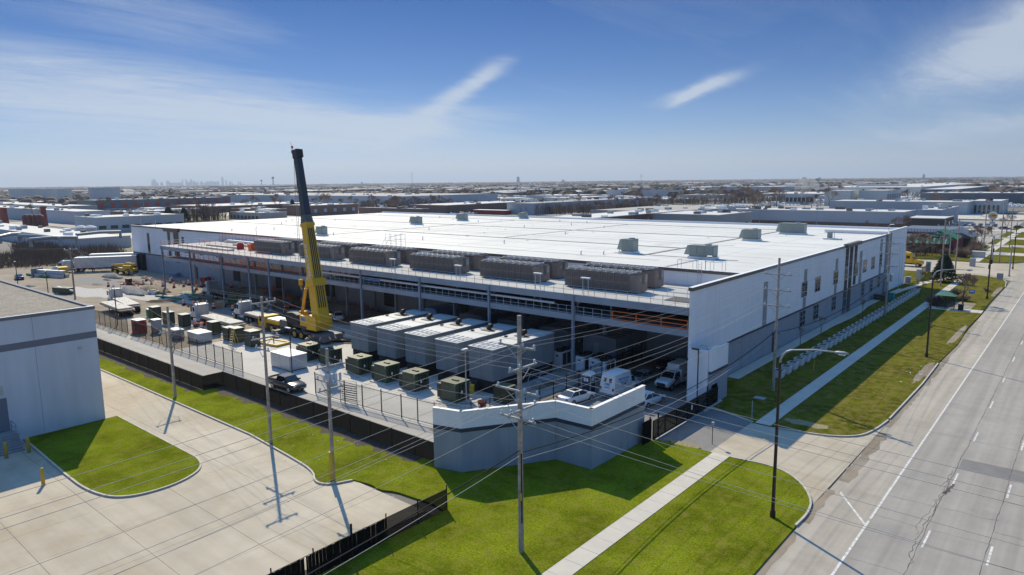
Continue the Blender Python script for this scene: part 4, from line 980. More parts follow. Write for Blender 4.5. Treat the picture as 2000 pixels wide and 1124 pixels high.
for i, (x, y, s, lb) in enumerate(((-72.6, 52.6, 1, 'green transformer in front of the third generator from the left'), (-67.1, 52.5, 1, 'green transformer with the black handle in front of the middle generator'), (-61.6, 52.3, 1, 'green transformer in front of the second generator from the cars'), (-55.0, 52.3, 1.02, 'nearest green transformer, beside the yellow bucket'),
        (-84.0, 52.6, 1.0, 'dark green transformer behind the pickup truck, left of its twin'), (-79.6, 53.2, .95, 'dark green transformer behind the pickup, nearest the generators'))):
    if i == 0: TR.location = (x, y, .04); TR['label'] = lb
    else: dup(TR, (x, y, .04), label=lb, scale=s)
TS = thing('transformer_box', 'x', 'transformer', (0,0,0), 0, 'slim dark green cabinets in the dirt yard')
MB().box(-.3,-.3,0,2.1,1.7,.1).build('pad', 'yard_concrete', TS); MB().box(0,0,.1,1.8,1.4,2.2).build('cabinet', 'trafo_dark', TS, bevel=.02); MB().box(1.801,.15,.4,1.84,1.2,2.0).build('door', 'trafo_green', TS); MB().box(-.04,-.04,2.2,1.84,1.44,2.27).build('lid', 'hvac_light', TS)
for i, (px, py, s, lb) in enumerate(((490, 680, 1.1, 'slim green cabinet beside the yellow stepladder, right one'), (460, 672, 1.05, 'slim green cabinet behind the yellow stepladder'), (447, 668, .95, 'slim green cabinet left of the stepladder'), (416, 657, 1.0, 'slim green cabinet alone beside the striped barrels'), (358, 641, 1.0, 'slim green cabinet right of the tall wooden pole top'), (327, 636, 1.0, 'slim green cabinet left of the wooden pole top'), (300, 626, 1.05, 'slim green cabinet farthest left, with the bright green box'))):
    p = G(px, py, .02)
    if i == 0: TS.location = (p.x-1.8, p.y, .02); TS['label'] = lb; TS.scale = (s, s, s)
    else: dup(TS, (p.x-1.8, p.y, .02), label=lb, scale=s)
t = thing('cable_box', 'small bright green cable box beside the farthest green cabinet', 'box', G(286, 620)); MB().box(0,0,.1,1.0,1.0,1.5).build('box', 'pvc_green', t, bevel=.03); MB().box(-.05,-.05,1.5,1.05,1.05,1.6).build('lid', 'stripe_white', t)
t = thing('red_cabinet', 'red steel cabinet with an open dark front by the picket fence', 'cabinet', G(258, 650, .02), RD(4))
MB().box(0,0,0,2.2,1.5,2.2).build('casing', 'red', t, bevel=.03); MB().box(1.0,-.03,.5,2.1,-.003,1.9).build('opening', 'plastic_black', t); MB().box(1.05,-.4,1.0,2.0,-.06,1.1).build('tray', 'red', t); MB().box(-.05,-.05,2.2,2.25,1.55,2.27).build('lid', 'stripe_white', t)
for i in range(3): MB().box(2.202,.1+i*.45,.3,2.24,.4+i*.45,2.0).build('rib', 'red', t)
def cabinet(px, py, d, mt, lid, lb, nm='steel_cabinet'):
    p = G(px, py, .03); t = thing(nm, lb, 'cabinet', (p.x-d[0], p.y, .03)); MB().box(0,0,.1,d[0],d[1],d[2]).build('casing', mt, t, bevel=.02); MB().box(-.06,-.06,d[2],d[0]+.06,d[1]+.06,d[2]+.07).build('lid', lid, t)
    MB().box(.05,.05,0,d[0]-.05,d[1]-.05,.1).build('base', 'plastic_black', t)
    for k in range(2): MB().box(.1+k*d[0]/2,-.025,.25,d[0]/2-.05+k*d[0]/2,-.002,d[2]-.1).build('door', mt, t)
cabinet(567, 727, (4.6, 2.6, 2.0), 'galv_light', 'stripe_white', 'shiny pale metal cabinet behind the pickup truck')
cabinet(388, 672, (3.6, 2.2, 1.5), 'galv_light', 'stripe_white', 'low pale metal cabinet behind the fence by the wooden pole')
cabinet(345, 665, (2.6, 1.3, 1.5), 'gen_grey', 'galv', 'grey cabinet close behind the picket fence')
cabinet(228+75, 652, (1.4, 1.2, 2.2), 'galv', 'galv_light', 'narrow grey cabinet right of the red cabinet')
cabinet(990, 792, (2.0, 1.5, 1.9), 'trafo_dark', 'trafo_green', 'dark green box behind the near utility pole, inside the picket fence')
def bucket(px, py, r, h, mt, lb, nm='bucket'):
    t = thing(nm, lb, nm, G(px, py, .04)); MB().lathe([(0,0),(r*.85,0),(r,h),(r*1.06,h),(r*1.06,h+.04),(r*.9,h+.05),(0,h+.03)], 14).build('body', mt, t, smooth=False); MB().box(-.1,-r-.02,h*.4,.1,-r+.03,h*.7).build('sticker', 'stripe_white', t)
bucket(921, 768, .36, .95, 'yellow', 'yellow drum beside the nearest generator')
bucket(797, 730, .3, .4, 'yellow', 'small yellow tub between two green transformers')
bucket(942, 797, .5, .75, 'car_maroon', 'dark pink tub lying behind the screen wall', 'tub')
t = thing('stepladder', 'yellow stepladder standing open by the slim green cabinets', 'ladder', G(457, 676, .03), RD(20))
for s in (-1, 1):
    for x in (-.35, .35): MB().beam((x, s*.75, 0), (x*.5, 0, 2.6), .07, .05).build('stile', 'yellow', t)
for k in range(6): MB().box(-.33+k*.03, -.70+k*.115, .35+k*.37, .33-k*.03, -.60+k*.115, .39+k*.37).build('rung', 'galv', t)
# fire of small yard litter: timber, pallets, hoses
def pile(name, lb, cat, px, py, n, L_, mt, rz, seed, w_=.2):
    rn = random.Random(seed); t = thing(name, lb, cat, G(px, py, .02), RD(rz))
    for i in range(n):
        MB().obox((rn.uniform(-.5,.5), rn.uniform(-1,1), .1+.16*(i//4)), (L_*rn.uniform(.8,1.1), w_, .14), rn.uniform(-.12,.12)).build('plank', mt, t)
pile('timber_stack', 'stack of pale planks on the dirt under the deck left of the crane', 'timber', 555, 592, 9, 9, 'timber', 28, 1)
pile('timber_stack', 'long dark beams lying on the ground behind the flatbed', 'timber', 470, 597, 7, 9, 'timber_dark', 10, 2)
pile('timber_stack', 'beams strewn beside the striped barrels', 'timber', 400, 588, 8, 7, 'timber_dark', 15, 3)
pile('cardboard_sheets', 'tan mats on the ground under the crane outrigger', 'mats', 672, 668, 6, 3.4, 'timber', 30, 4, .9)
t = thing('spreader_frame', 'yellow steel spreader frame on the concrete by the crane', 'frame', G(535, 672, .04), RD(8))
for a, b in (((-2.2,-1.2),(2.2,-1.2)), ((2.2,-1.2),(2.2,1.2)), ((2.2,1.2),(-2.2,1.2)), ((-2.2,1.2),(-2.2,-1.2))): MB().beam((*a,.2),(*b,.2),.25,.3).build('beam', 'yellow', t)
MB().box(-2.0,-1.0,.05,2.0,1.0,.2).build('plate', 'precast', t); MB().cyl((0,0,.2),(0,0,1.3),.08,n=6).build('hook_post', 'crane_grey', t)
# pipes
def pipe(px, py, L_, r, mt, rz, lb):
    t = thing('plastic_pipe', lb, 'pipe', G(px, py, 0), RD(rz)); MB().cyl((-L_/2,0,r),(L_/2,0,r),r,n=10).build('pipe', mt, t); MB().cyl((L_/2,0,r),(L_/2+.3,0,r),r*1.15,n=10).build('socket', mt, t)
pipe(72, 541, 11, .35, 'pvc_green', 8, 'green plastic pipe on the dirt beside the dark car'); pipe(396, 535, 7, .35, 'pvc_teal', -3, 'teal plastic pipe in the shade under the deck'); pipe(375, 582, 8, .3, 'pvc_green', -6, 'green pipe among the beams by the white truck')
# traffic barrels
BA = thing('traffic_barrel', 'orange and white traffic barrel on the dirt of the building site', 'traffic barrel', (0,0,0), 0, 'striped traffic barrels on the site')
MB().lathe([(0,0),(.42,0),(.42,.08),(.30,.1),(.29,.3)], 10).build('base', 'rubber', BA)
for k in range(4): MB().lathe([(.29-.015*k,0),(.28-.015*k,.2)], 10, (0,0,.3+k*.2)).build('band', 'orange' if k % 2 == 0 else 'stripe_white', BA)
MB().lathe([(.23,1.1),(.22,1.18),(.12,1.22),(0,1.22)], 10).build('lid', 'orange', BA); MB().box(-.12,-.03,1.2,.12,.03,1.32).build('handle', 'orange', BA)
bars = [(246,562),(262,562),(280,557),(296,557),(333,553),(336,549),(359,560),(369,557),(383,556),(384,566),(393,561),(400,545),(417,543),(437,542),(359,596),(378,599),(388,598),(397,598),(468,595),(382,638),(394,644),(723,594),(725,608),(762,601),(664,620),(655,622),(684,590),(748,606),(556,615),(222,567),(530,600),(563,596),(408,560),(418,603)]
def barrel_label(px, py):
    if px < 300: w_ = 'beside the small skid loader'
    elif px < 352 and py < 575: w_ = 'at the dirt mounds left of the first columns'
    elif px < 450 and py < 575: w_ = 'in the shade between the left deck columns'
    elif px < 420 and py < 620: w_ = 'among the beams behind the flatbed trucks'
    elif px < 420: w_ = 'beside the slim green cabinets'
    elif px < 600: w_ = 'on the dirt left of the crane'
    else: w_ = 'on the ground beyond the crane'
    return 'orange and white traffic barrel '+w_
for i, (px, py) in enumerate(bars):
    p = G(px, py, .02)
    if i == 0: BA.location = p; BA['label'] = barrel_label(px, py)
    else: dup(BA, p, random.uniform(0, 6), label=barrel_label(px, py))
def cone(px, py):
    t = thing('traffic_cone', 'small orange traffic cone on the building site', 'traffic cone', G(px, py, .02), 0, 'small orange cones'); MB().box(-.2,-.2,0,.2,.2,.04).build('base', 'rubber', t); MB().lathe([(.15,.04),(.03,.7),(0,.7)],10).build('cone', 'orange', t)
for p in ((340,558),(350,557),(368,600),(413,606),(430,603),(700,610),(771,604),(742,592),(240,560),(270,559)): cone(*p)
def tape(p, q, n, lb):
    t = thing('barrier_tape', lb, 'tape'); a, b = G(*p), G(*q); g = MB(); pts = []
    for i in range(n*4+1):
        u = i/(n*4); c = a.lerp(b, u); pts.append((c.x, c.y, .95-.25*abs(sin(pi*u*n))))
    MB().tube(pts, .045, 4).build('tape', 'orange', t)
    for i in range(n+1): c = a.lerp(b, i/n); MB().cyl((c.x,c.y,0),(c.x,c.y,1.05),.04,n=5).build('stake', 'orange', t)
tape((300,552),(336,551),4,'orange tape on stakes by the dirt mounds'); tape((336,551),(393,562),5,'orange tape on stakes between two deck columns'); tape((660,620),(716,606),6,'orange tape on stakes beyond the crane'); tape((382,640),(470,640),4,'orange tape behind the flatbed truck')
# concrete pipes and barriers at the far left
t = thing('concrete_barriers', 'pale concrete beams stacked at the far left of the yard', 'beams', G(92, 543), RD(20))
for i, (y, z) in enumerate(((0,0),(1.5,0),(.7,1.0))): MB().box(-5,y,z+.02,5,y+1.1,z+.95).build('beam', 'galv_light', t)
MB().box(-5.6,-.3,0,-5.1,2.8,2.3).build('end_panel', 'gen_grey', t)

def lift(lb, px, py, rz, h):
    t = thing('scissor_lift', lb, 'lift', G(px, py, .02), RD(rz)); MB().box(-1.2,-.6,.35,1.2,.6,.8).build('base','orange',t,bevel=.03)
    for s in (-1,1):
        for x in (-.8,.8): MB().cyl((x,s*.62-.1,.28),(x,s*.62+.1,.28),.28,n=10).build('wheel','rubber',t)
        for k in range(2): MB().beam((-1,s*.5,.8+k*h/2),(1,s*.5,.8+(k+1)*h/2),.08,.1).build('scissor_arm','crane_grey',t); MB().beam((1,s*.5,.8+k*h/2),(-1,s*.5,.8+(k+1)*h/2),.08,.1).build('scissor_arm','crane_grey',t)
    MB().box(-1.2,-.6,.82+h,1.2,.6,.95+h).build('platform','crane_grey',t); g = MB()
    for x,y in ((-1.2,-.6),(1.2,-.6),(1.2,.6),(-1.2,.6)): MB().cyl((x,y,.95+h),(x,y,2.0+h),.03,n=5).build('rail_post','orange',t)
    for z in (1.5,2.0): MB().tube([(-1.2,-.6,z+h),(1.2,-.6,z+h),(1.2,.6,z+h),(-1.2,.6,z+h),(-1.2,-.6,z+h)],.03,5).build('guard_rail','orange',t)
lift('orange scissor lift folded down in the shade left of the crane', 527, 588, 20, .8); lift('orange scissor lift right of the folded one under the deck', 546, 586, 70, 1.0); lift('orange scissor lift close behind the crane boom foot', 566, 602, 10, .6); lift('orange scissor lift far under the deck right of the crane', 686, 588, 40, 1.6)
def bin_(lb, px, py, z, mt, d, nm='skip'):
    p = G(px, py, z); t = thing(nm, lb, nm, p, random.uniform(0,3)); MB().prof([(-d[0]/2*.8,0),(d[0]/2*.8,0),(d[0]/2,d[2]),(-d[0]/2,d[2])],-d[1]/2,d[1]/2).build('body',mt,t); MB().box(-d[0]/2-.04,-d[1]/2-.04,d[2],d[0]/2+.04,d[1]/2+.04,d[2]+.08).build('rim',mt,t); MB().box(-d[0]/2*.7,-d[1]/2*.8,d[2]+.081,d[0]/2*.7,d[1]/2*.8,d[2]+.3).build('load','timber',t)
bin_('red skip among the barrels under the deck edge', 402, 552, 0, 'red', (2.4,1.6,1.2)); bin_('orange crate stack on the deck at the left chillers', 497, 489, 10.65, 'orange', (2.4,1.4,1.3), 'crate'); bin_('second orange crate on the deck nearer the rail', 519, 489, 10.65, 'orange', (2.0,1.4,1.2), 'crate'); bin_('red crate on the deck beside the insulation stack', 470, 487, 10.65, 'red', (1.6,1.4,1.1), 'crate'); bin_('blue topped crate on the dirt by the gravel mounds', 345, 540, 0, 'blue_tarp', (3.0,1.8,.7), 'crate')
bin_('pale crate beside the barrels before the flatbed', 430, 600, 0, 'timber', (2.6,1.6,.9), 'crate'); bin_('green crate near the beams under the deck', 455, 590, 0, 'pvc_green', (2.2,1.5,1.0), 'crate'); bin_('white crate on the gravel before the mounds', 300, 575, 0, 'stripe_white', (2.0,1.4,.7), 'crate')
for k,(px,py) in enumerate(((612,598),(640,604),(655,598),(700,602),(735,598),(438,556),(452,562),(470,566),(340,562),(318,560),(305,566),(505,604),(515,612),(590,592),(775,592),(790,598),(286,549),(212,560),(276,572),(455,607))): dup(BA, G(px,py,.02), k*1.3, label=barrel_label(px,py))
for k,(px,py) in enumerate(((506,488),(511,490),(528,491),(534,493),(489,486))): dup(BA, G(px,py,10.65), k*1.1, label='orange barrel up on the deck beside the left chillers', group='barrels on the deck')
pile('timber_stack', 'grey planks scattered on the dirt behind the first flatbed', 'timber', 318, 590, 8, 6, 'timber_dark', 40, 11); pile('timber_stack', 'pale planks on the dirt by the skid loader', 'timber', 292, 546, 7, 6, 'timber', -10, 12); pile('timber_stack', 'pale beams under the deck behind the loose tractor unit', 'timber', 452, 572, 8, 8, 'timber', 5, 13); pile('pipe_bundle', 'grey pipes stacked under the deck beside the fourth column', 'pipes', 500, 582, 9, 9, 'galv_light', 8, 14, .25)
pipe(640, 592, 9, .22, 'galv_light', 50, 'grey pipe leaning low on the dirt behind the crane'); pipe(330, 583, 9, .2, 'pvc_green', 12, 'thin green pipe on the pale gravel'); pipe(600, 612, 8, .2, 'stripe_white', 20, 'white pipe on the ground behind the crane')
for k in range(26):
    rn_ = random.Random(k+100); x, y = rn_.uniform(-205,-105), rn_.uniform(49,82); blob('dirt_clod', rn_.choice(('gravel_grey','dirt','rubble_pale','dirt')), x, y, rn_.uniform(.8,3.2), rn_.uniform(.5,1.6), -.03, 300+k, rn_.uniform(.2,.6))

# ================================================================== VEHICLES (local x = forward)
def wheel(t, x, y, r, w_=.24, rim='rim', side=1):
    o = MB().cyl((x, y-w_/2, r), (x, y+w_/2, r), r, n=16).build('wheel', 'rubber', t)
    s = side*(w_/2+.005)
    MB().cyl((x, y+s-.012*side, r), (x, y+s+.012*side, r), r*.62, n=12).cyl((x, y+s+.012*side, r), (x, y+s+.05*side, r), r*.2, n=8).build('rim', rim, o)
def ring(x, w_, z0, z1): return [(x,-w_,z0+.14),(x,-w_*.9,z0),(x,w_*.9,z0),(x,w_,z0+.14),(x,w_,z1-.16),(x,w_*.93,z1-.04),(x,w_*.8,z1),(x,-w_*.8,z1),(x,-w_*.93,z1-.04),(x,-w_,z1-.16)]
def greenhouse(t, pts, wb, wt, paint, mid=None):
    # pts: front base, roof front, roof rear, rear base as (x, z); glass lies just proud of painted pillars
    (ax,az),(bx,bz),(cx,cz),(dx,dz) = pts
    L = [(ax,-wb,az),(bx,-wt,bz),(cx,-wt,cz),(dx,-wb,dz)]; Rr = [(x,-y,z) for x,y,z in L]
    m = MB(); m._add(L+Rr, [(0,3,2,1),(4,5,6,7),(0,1,5,4),(1,2,6,5),(2,3,7,6),(3,0,4,7)], 0)
    m.build('roof', paint, t, bevel=.05)
    def pane(name, q, ins=.10):
        v = [Vector(p) for p in q]; c = sum(v, Vector())/len(v); n_ = (v[1]-v[0]).cross(v[2]-v[0]).normalized()
        if n_.dot(c-Vector(((ax+dx)/2, 0, az))) < 0: n_ = -n_
        v = [p+(c-p)*ins for p in v]
        mm = MB(); mm._add([p+n_*.035 for p in v]+[p-n_*.02 for p in v], [tuple(range(len(v))), *[(i, (i+1)%len(v), len(v)+(i+1)%len(v), len(v)+i) for i in range(len(v))]], 0)
        mm.build(name, 'auto_glass', t)
    pane('windscreen', [L[0],L[1],Rr[1],Rr[0]]); pane('rear_window', [L[2],L[3],Rr[3],Rr[2]])
    for S_ in (L, Rr):
        mx = (bx+cx)/2 if mid is None else mid; k = lambda x, A, B_: Vector(A).lerp(Vector(B_), (x-A[0])/(B_[0]-A[0]))
        pb = k(mx, S_[0], S_[3]); pt = k(mx, S_[1], S_[2])
        pane('side_window', [S_[0], S_[1], pt, pb], .13); pane('side_window', [pb, pt, S_[2], S_[3]], .13)
def lights(t, xf, xr, w_, z, zr=None):
    for s in (-1, 1):
        MB().box(xf-.10, s*w_*.72-.16, z-.08, xf+.02, s*w_*.72+.16, z+.08).build('headlight', 'lamp_clear', t)
        MB().box(xr-.02, s*w_*.78-.14, (zr or z)-.07, xr+.08, s*w_*.78+.14, (zr or z)+.09).build('taillight', 'lamp_red', t)
    MB().box(xf-.05, -w_*.45, z-.12, xf+.03, w_*.45, z+.05).build('grille', 'plastic_black', t)
    MB().box(xr-.03, -.28, z-.15, xr+.01, .28, z-.02).build('number_plate', 'stripe_white', t)
def sedan(name, label, loc, rz, paint, L_=4.75, W_=1.84, group=None, sunroof=False):
    t = thing(name, label, 'car', loc, rz, group); h = W_/2; f, r = L_/2, -L_/2
    MB().loft([ring(r, h*.82, .42, .86), ring(r+.10, h*.92, .30, .96), ring(r+.55, h*.98, .22, 1.0), ring(-.9, h, .2, .98), ring(.5, h, .2, .95), ring(1.15, h, .2, .92), ring(f-.75, h*.97, .22, .82), ring(f-.2, h*.88, .26, .70), ring(f, h*.74, .34, .60)]).build('body', paint, t, smooth=True, bevel=.0)
    greenhouse(t, ((1.15,.90),(.30,1.40),(-1.0,1.42),(-1.85,.97)), h*.90, h*.70, paint)
    if sunroof: MB().box(-.75,-.42,1.40,.05,.42,1.445).build('sunroof', 'auto_glass', t)
    for x in (L_*.31, -L_*.29):
        for s in (-1, 1): wheel(t, x, s*(h-.10), .33, .22, 'rim', s)
    lights(t, f-.12, r, h, .62, .84)
    for s in (-1, 1): MB().box(.75, s*(h-.06)-.06, .93, .95, s*(h+.12)+.04, 1.05).build('mirror', paint, t)
    return t
def pickup(name, label, loc, rz, paint, L_=5.4, W_=1.98, bed=True):
    t = thing(name, label, 'pickup truck', loc, rz); h = W_/2; f, r = L_/2, -L_/2
    MB().loft([ring(r, h*.94, .48, 1.12), ring(r+.08, h, .42, 1.15), ring(-.75, h, .36, 1.16), ring(1.0, h, .36, 1.15), ring(1.15, h, .36, 1.14), ring(f-.5, h*.97, .38, 1.05), ring(f-.1, h*.9, .42, .96), ring(f, h*.82, .48, .88)]).build('body', paint, t, smooth=True)
    greenhouse(t, ((1.3,1.12),(.62,1.76),(-.75,1.78),(-1.05,1.15)), h*.9, h*.74, paint)
    MB().box(r+.12, -h*.78, 1.155, -1.12, h*.78, 1.17).build('bed_floor', 'plastic_black', t)
    for s in (-1, 1): MB().box(r+.05, s*h*.88-.07, 1.14, -1.1, s*h*.88+.07, 1.32).build('bed_rail', paint, t)
    MB().box(r+.02, -h*.8, 1.14, r+.12, h*.8, 1.32).build('tailgate', paint, t)
    for x in (L_*.31, -L_*.30):
        for s in (-1, 1): wheel(t, x, s*(h-.12), .40, .26, 'rim', s)
    lights(t, f-.06, r, h, .86, 1.0)
    for s in (-1, 1): MB().box(.85, s*h-.06, 1.14, 1.08, s*(h+.2), 1.32).build('mirror', 'plastic_black', t)
    return t
pickup('pickup_truck', 'bronze grey pickup truck driving on the service lane', (-72.8, 43.9, .03), RD(2), 'car_grey')
sedan('parked_car', 'white saloon with a dark sunroof parked by the blue portable toilet', (-42.9, 61.6, .01), RD(82), 'car_white', sunroof=True)
sedan('parked_car', 'silver grey saloon parked behind the white box van', (-40.9, 73.2, .01), RD(84), 'car_silver')
sedan('parked_car', 'white car half hidden behind the end of the screen wall', (-36.2, 65.8, .01), RD(84), 'car_white', 4.5)
sedan('parked_car', 'dark maroon car deep in the shade under the deck', (-41.3, 80.3, .01), RD(84), 'car_maroon')
# old white box van
t = thing('box_van', 'old white box van with blue lettering, parked facing the deck', 'van', (-40.8, 67.3, .01), RD(87))
MB().loft([[(-2.6,-1.02,.45),(-2.6,1.02,.45),(-2.42,1.0,1.6),(-2.2,.90,2.6),(-2.2,-.90,2.6),(-2.42,-1.0,1.6)], [(1.0,-1.02,.45),(1.0,1.02,.45),(1.0,1.0,1.6),(.85,.90,2.6),(.85,-.90,2.6),(1.0,-1.0,1.6)]]).build('cargo_box', 'car_white', t, bevel=.04)
MB().box(-2.22,-.94,2.601,.88,.94,2.66).build('roof_cap', 'white_coping', t, bevel=.02)
MB().loft([ring(1.0,.98,.4,1.3), ring(1.9,.98,.4,1.25), ring(2.7,.94,.42,1.12), ring(2.95,.82,.5,1.0)]).build('hood', 'car_white', t, smooth=True)
greenhouse(t, ((2.0,1.2),(1.55,1.95),(1.02,2.0),(1.01,1.25)), .92, .80, 'car_white', 1.3)
for y in (-.36, .36): MB().obox((-2.345, y, 2.02), (.03, .34, .44), 0, 0, RD(12.5)).build('rear_window', 'auto_glass', t, bevel=.01)
for s in (-1, 1):
    for x in (-1.5, 2.0): wheel(t, x, s*.88, .38, .24, 'rim', s)
    MB().box(-2.60, s*.86-.1, .85, -2.54, s*.86+.1, 1.2).build('taillight', 'lamp_red', t)
    MB().box(2.9, s*.62-.13, .78, 2.98, s*.62+.13, .98).build('headlight', 'lamp_clear', t)
MB().box(-2.78,-1.0,.38,-2.60,1.0,.55).build('bumper', 'galv', t); MB().box(-3.3,-.1,.35,-2.78,.1,.45).build('tow_bar', 'bronze_metal', t)
Mv = Matrix.Translation((-2.47,0,1.55)) @ Matrix.Rotation(RD(-90),4,'Z') @ Matrix.Rotation(RD(80),4,'X')
lettering('ABR', .42, 'lettering', 'text_blue', t, Mv); lettering('SERVICE', .18, 'lettering', 'text_blue', t, Matrix.Translation((-2.53,0,1.2)) @ Matrix.Rotation(RD(-90),4,'Z') @ Matrix.Rotation(RD(82),4,'X'))
Ms = lambda x, y, z: Matrix.Translation((x, y, z)) @ Matrix.Rotation(RD(84), 4, 'X')
lettering('ABR Services', .40, 'lettering', 'text_blue', t, Ms(-.6,-.985,2.05)); lettering('heating & cooling', .22, 'lettering', 'text_blue', t, Ms(-.6,-1.01,1.72)); lettering('555 0100', .24, 'lettering', 'text_red', t, Ms(-.6,-1.025,1.42))
# utility truck
t = thing('service_truck', 'white service truck with a red stripe parked by the gate wall', 'truck', (-37.2, 73.4, .01), RD(-93))
MB().loft([ring(-.2,.98,.5,1.3), ring(.9,.98,.5,1.3), ring(1.2,.98,.5,1.28), ring(2.3,.95,.5,1.18), ring(2.6,.86,.55,1.05)]).build('body', 'car_white', t, smooth=True)
greenhouse(t, ((1.35,1.27),(.75,1.98),(-.15,2.0),(-.2,1.3)), .92, .80, 'car_white', .3)
MB().box(-3.2,-1.05,.6,-.22,1.05,2.15).build('utility_box', 'car_white', t, bevel=.03); MB().box(-2.9,-.8,2.16,-.1,.8,2.75).build('roof_box', 'car_white', t, bevel=.04)
for s in (-1, 1):
    for k in range(3): MB().box(-3.05+k*.95, s*1.052-.01, .8, -2.2+k*.95, s*1.052+.01, 2.0).build('locker_door', 'white_paint', t)
    MB().obox((1.0, s*.985, 1.05), (1.3,.03,.22), 0, 0, RD(28)).build('stripe', 'red', t); MB().obox((-1.4, s*1.075, 1.45), (1.4,.02,.14), 0, 0, RD(20)).build('stripe', 'red', t)
    for x in (-2.2, 1.75): wheel(t, x, s*.86, .42, .28, 'rim', s)
    MB().box(2.5, s*.66-.16, .82, 2.63, s*.66+.16, 1.0).build('headlight', 'lamp_clear', t)
    MB().box(.85, s*1.0-.04, 1.3, 1.05, s*1.0+.25*s+.04, 1.55).build('mirror', 'plastic_black', t)
MB().box(2.55,-.55,.6,2.68,.55,.98).build('grille', 'plastic_black', t)
for k in range(5): MB().box(.55,-.5+k*.24,2.0,.68,-.42+k*.24,2.06).build('marker_light', 'yellow', t)
# portable toilet
t = thing('portable_toilet', 'dark blue portable toilet with a white roof by the fence', 'portable toilet', (-43.9, 65.5, .01), RD(3))
MB().box(-.56,-.56,.1,.56,.56,2.0).build('cabin', 'potty_blue', t, bevel=.02); MB().box(-.62,-.62,0,.62,.62,.1).build('skid', 'plastic_black', t)
MB().prof([(-.62,2.0),(.62,2.0),(.55,2.2),(.25,2.36),(-.25,2.36),(-.55,2.2)], -.62, .62).build('roof', 'stripe_white', t, bevel=.04)
for x, y in ((-.58,-.58),(.58,-.58),(.58,.58),(-.58,.58)): MB().cyl((x,y,.1),(x,y,2.0),.06,n=6).build('corner_post', 'hvac_light', t)
MB().box(-.42,-.585,.15,.42,-.562,1.9).build('door', 'potty_blue', t); MB().box(-.3,-.60,1.35,.3,-.587,1.75).build('door_sign', 'stripe_white', t); MB().box(.562,-.3,1.35,.585,.3,1.75).build('side_sign', 'stripe_white', t)
lettering('PJ', .26, 'lettering', 'text_blue', t, face_negY(0,-.605,1.55)); lettering('PJ', .26, 'lettering', 'text_blue', t, face_posX(.59,0,1.55))
# flatbed trucks with white precast planks
def day_cab(t):
    MB().box(-5.2,-.45,.55,2.6,.45,.95).build('chassis', 'bronze_metal', t)
    MB().loft([ring(.2,1.15,1.0,3.0), ring(1.25,1.15,1.0,3.0)]).build('cab', 'car_white', t, bevel=.04)
    MB().box(-.3,-1.15,1.0,.19,1.15,3.35).build('cab_back', 'galv_light', t, bevel=.05)
    MB().loft([ring(1.26,1.05,.9,2.0), ring(2.4,1.0,.85,1.85), ring(3.0,.85,.8,1.6), ring(3.15,.7,.85,1.4)]).build('hood', 'car_white', t, smooth=True)
    MB().prof([(1.1,3.0),(.2,3.0),(.2,3.5),(.6,3.45)], -1.05, 1.05).build('roof_fairing', 'car_white', t, bevel=.05)
    MB().obox((1.29,0,2.5),(.06,1.9,.75),0,0,RD(-10)).build('windscreen', 'auto_glass', t)
    for s in (-1,1):
        MB().box(.4,s*1.16-.02,2.05,1.1,s*1.16+.02,2.8).build('side_window', 'auto_glass', t)
        MB().box(1.15,s*1.35-.1,2.0,1.3,s*1.35+.1,2.9).build('mirror', 'plastic_black', t)
        MB().loft([[(1.75,s*.75,.95),(1.75,s*1.22,.95),(1.75,s*1.22,1.0),(1.75,s*.75,1.0)],[(2.2,s*.75,1.3),(2.2,s*1.22,1.3),(2.2,s*1.22,1.38),(2.2,s*.75,1.38)],[(2.8,s*.75,1.1),(2.8,s*1.22,1.1),(2.8,s*1.22,1.15),(2.8,s*.75,1.15)]]).build('fender', 'car_white', t)
        wheel(t,2.3,s*1.02,.52,.3,'rim',s)
        for x in (-3.0,-4.3): wheel(t,x,s*.98,.52,.5,'rim',s)
        MB().cyl((-1.6,s*.95,.75),(0.0,s*.95,.75),.3,n=10).build('fuel_tank', 'galv_light', t)
        MB().cyl((-.35,s*.85,1.0),(-.35,s*.85,3.9),.08,n=8).build('exhaust_stack', 'galv_light', t)
        MB().box(3.08,s*.7-.15,1.05,3.16,s*.7+.15,1.25).build('headlight','lamp_clear',t)
    MB().box(3.1,-.45,.95,3.2,.45,1.5).build('grille', 'galv_light', t); MB().box(3.1,-1.1,.45,3.3,1.1,.75).build('bumper', 'galv_light', t)
def flatbed(t, x0, L_=12.5):
    MB().box(x0-L_,-1.25,1.22,x0,1.25,1.42).build('bed', 'timber', t)
    for s in (-1,1):
        MB().box(x0-L_,s*.5-.08,.75,x0-.4,s*.5+.08,1.21).build('beam', 'bronze_metal', t)
        for x in (x0-L_+1.2,x0-L_+2.5): wheel(t,x,s*.98,.5,.5,'rim',s)
        MB().box(x0-3.8,s*.6-.08,.05,x0-3.6,s*.6+.08,.76).build('landing_leg', 'galv', t)
        MB().box(x0-L_-.03,s*.9-.12,1.0,x0-L_,s*.9+.12,1.15).build('taillight','lamp_red',t)
def plank_load(lb, loc, rz, L_=9.0):
    t = thing('precast_slab', lb, 'slab', loc, rz)
    MB().box(-L_/2,-1.2,0,L_/2,1.2,.28).build('slab', 'precast', t, bevel=.02)
    for x,y in ((-2.6,.35),(-1.2,-.45),(.3,.4),(1.7,-.3),(3.0,.45)): MB().box(x,y,.281,x+.9,y+.1,.30).build('slot', 'plastic_black', t)
def tractor_set(lb, px, py, rz, with_slab=None, trailer=True):
    p = G(px, py); t = thing('flatbed_truck', lb, 'truck', p, rz); day_cab(t)
    if trailer:
        flatbed(t, -1.4)
        if with_slab: c = p+Vector((cos(rz)*-7.6, sin(rz)*-7.6, 1.43)); plank_load(with_slab, c, rz, 11.2)
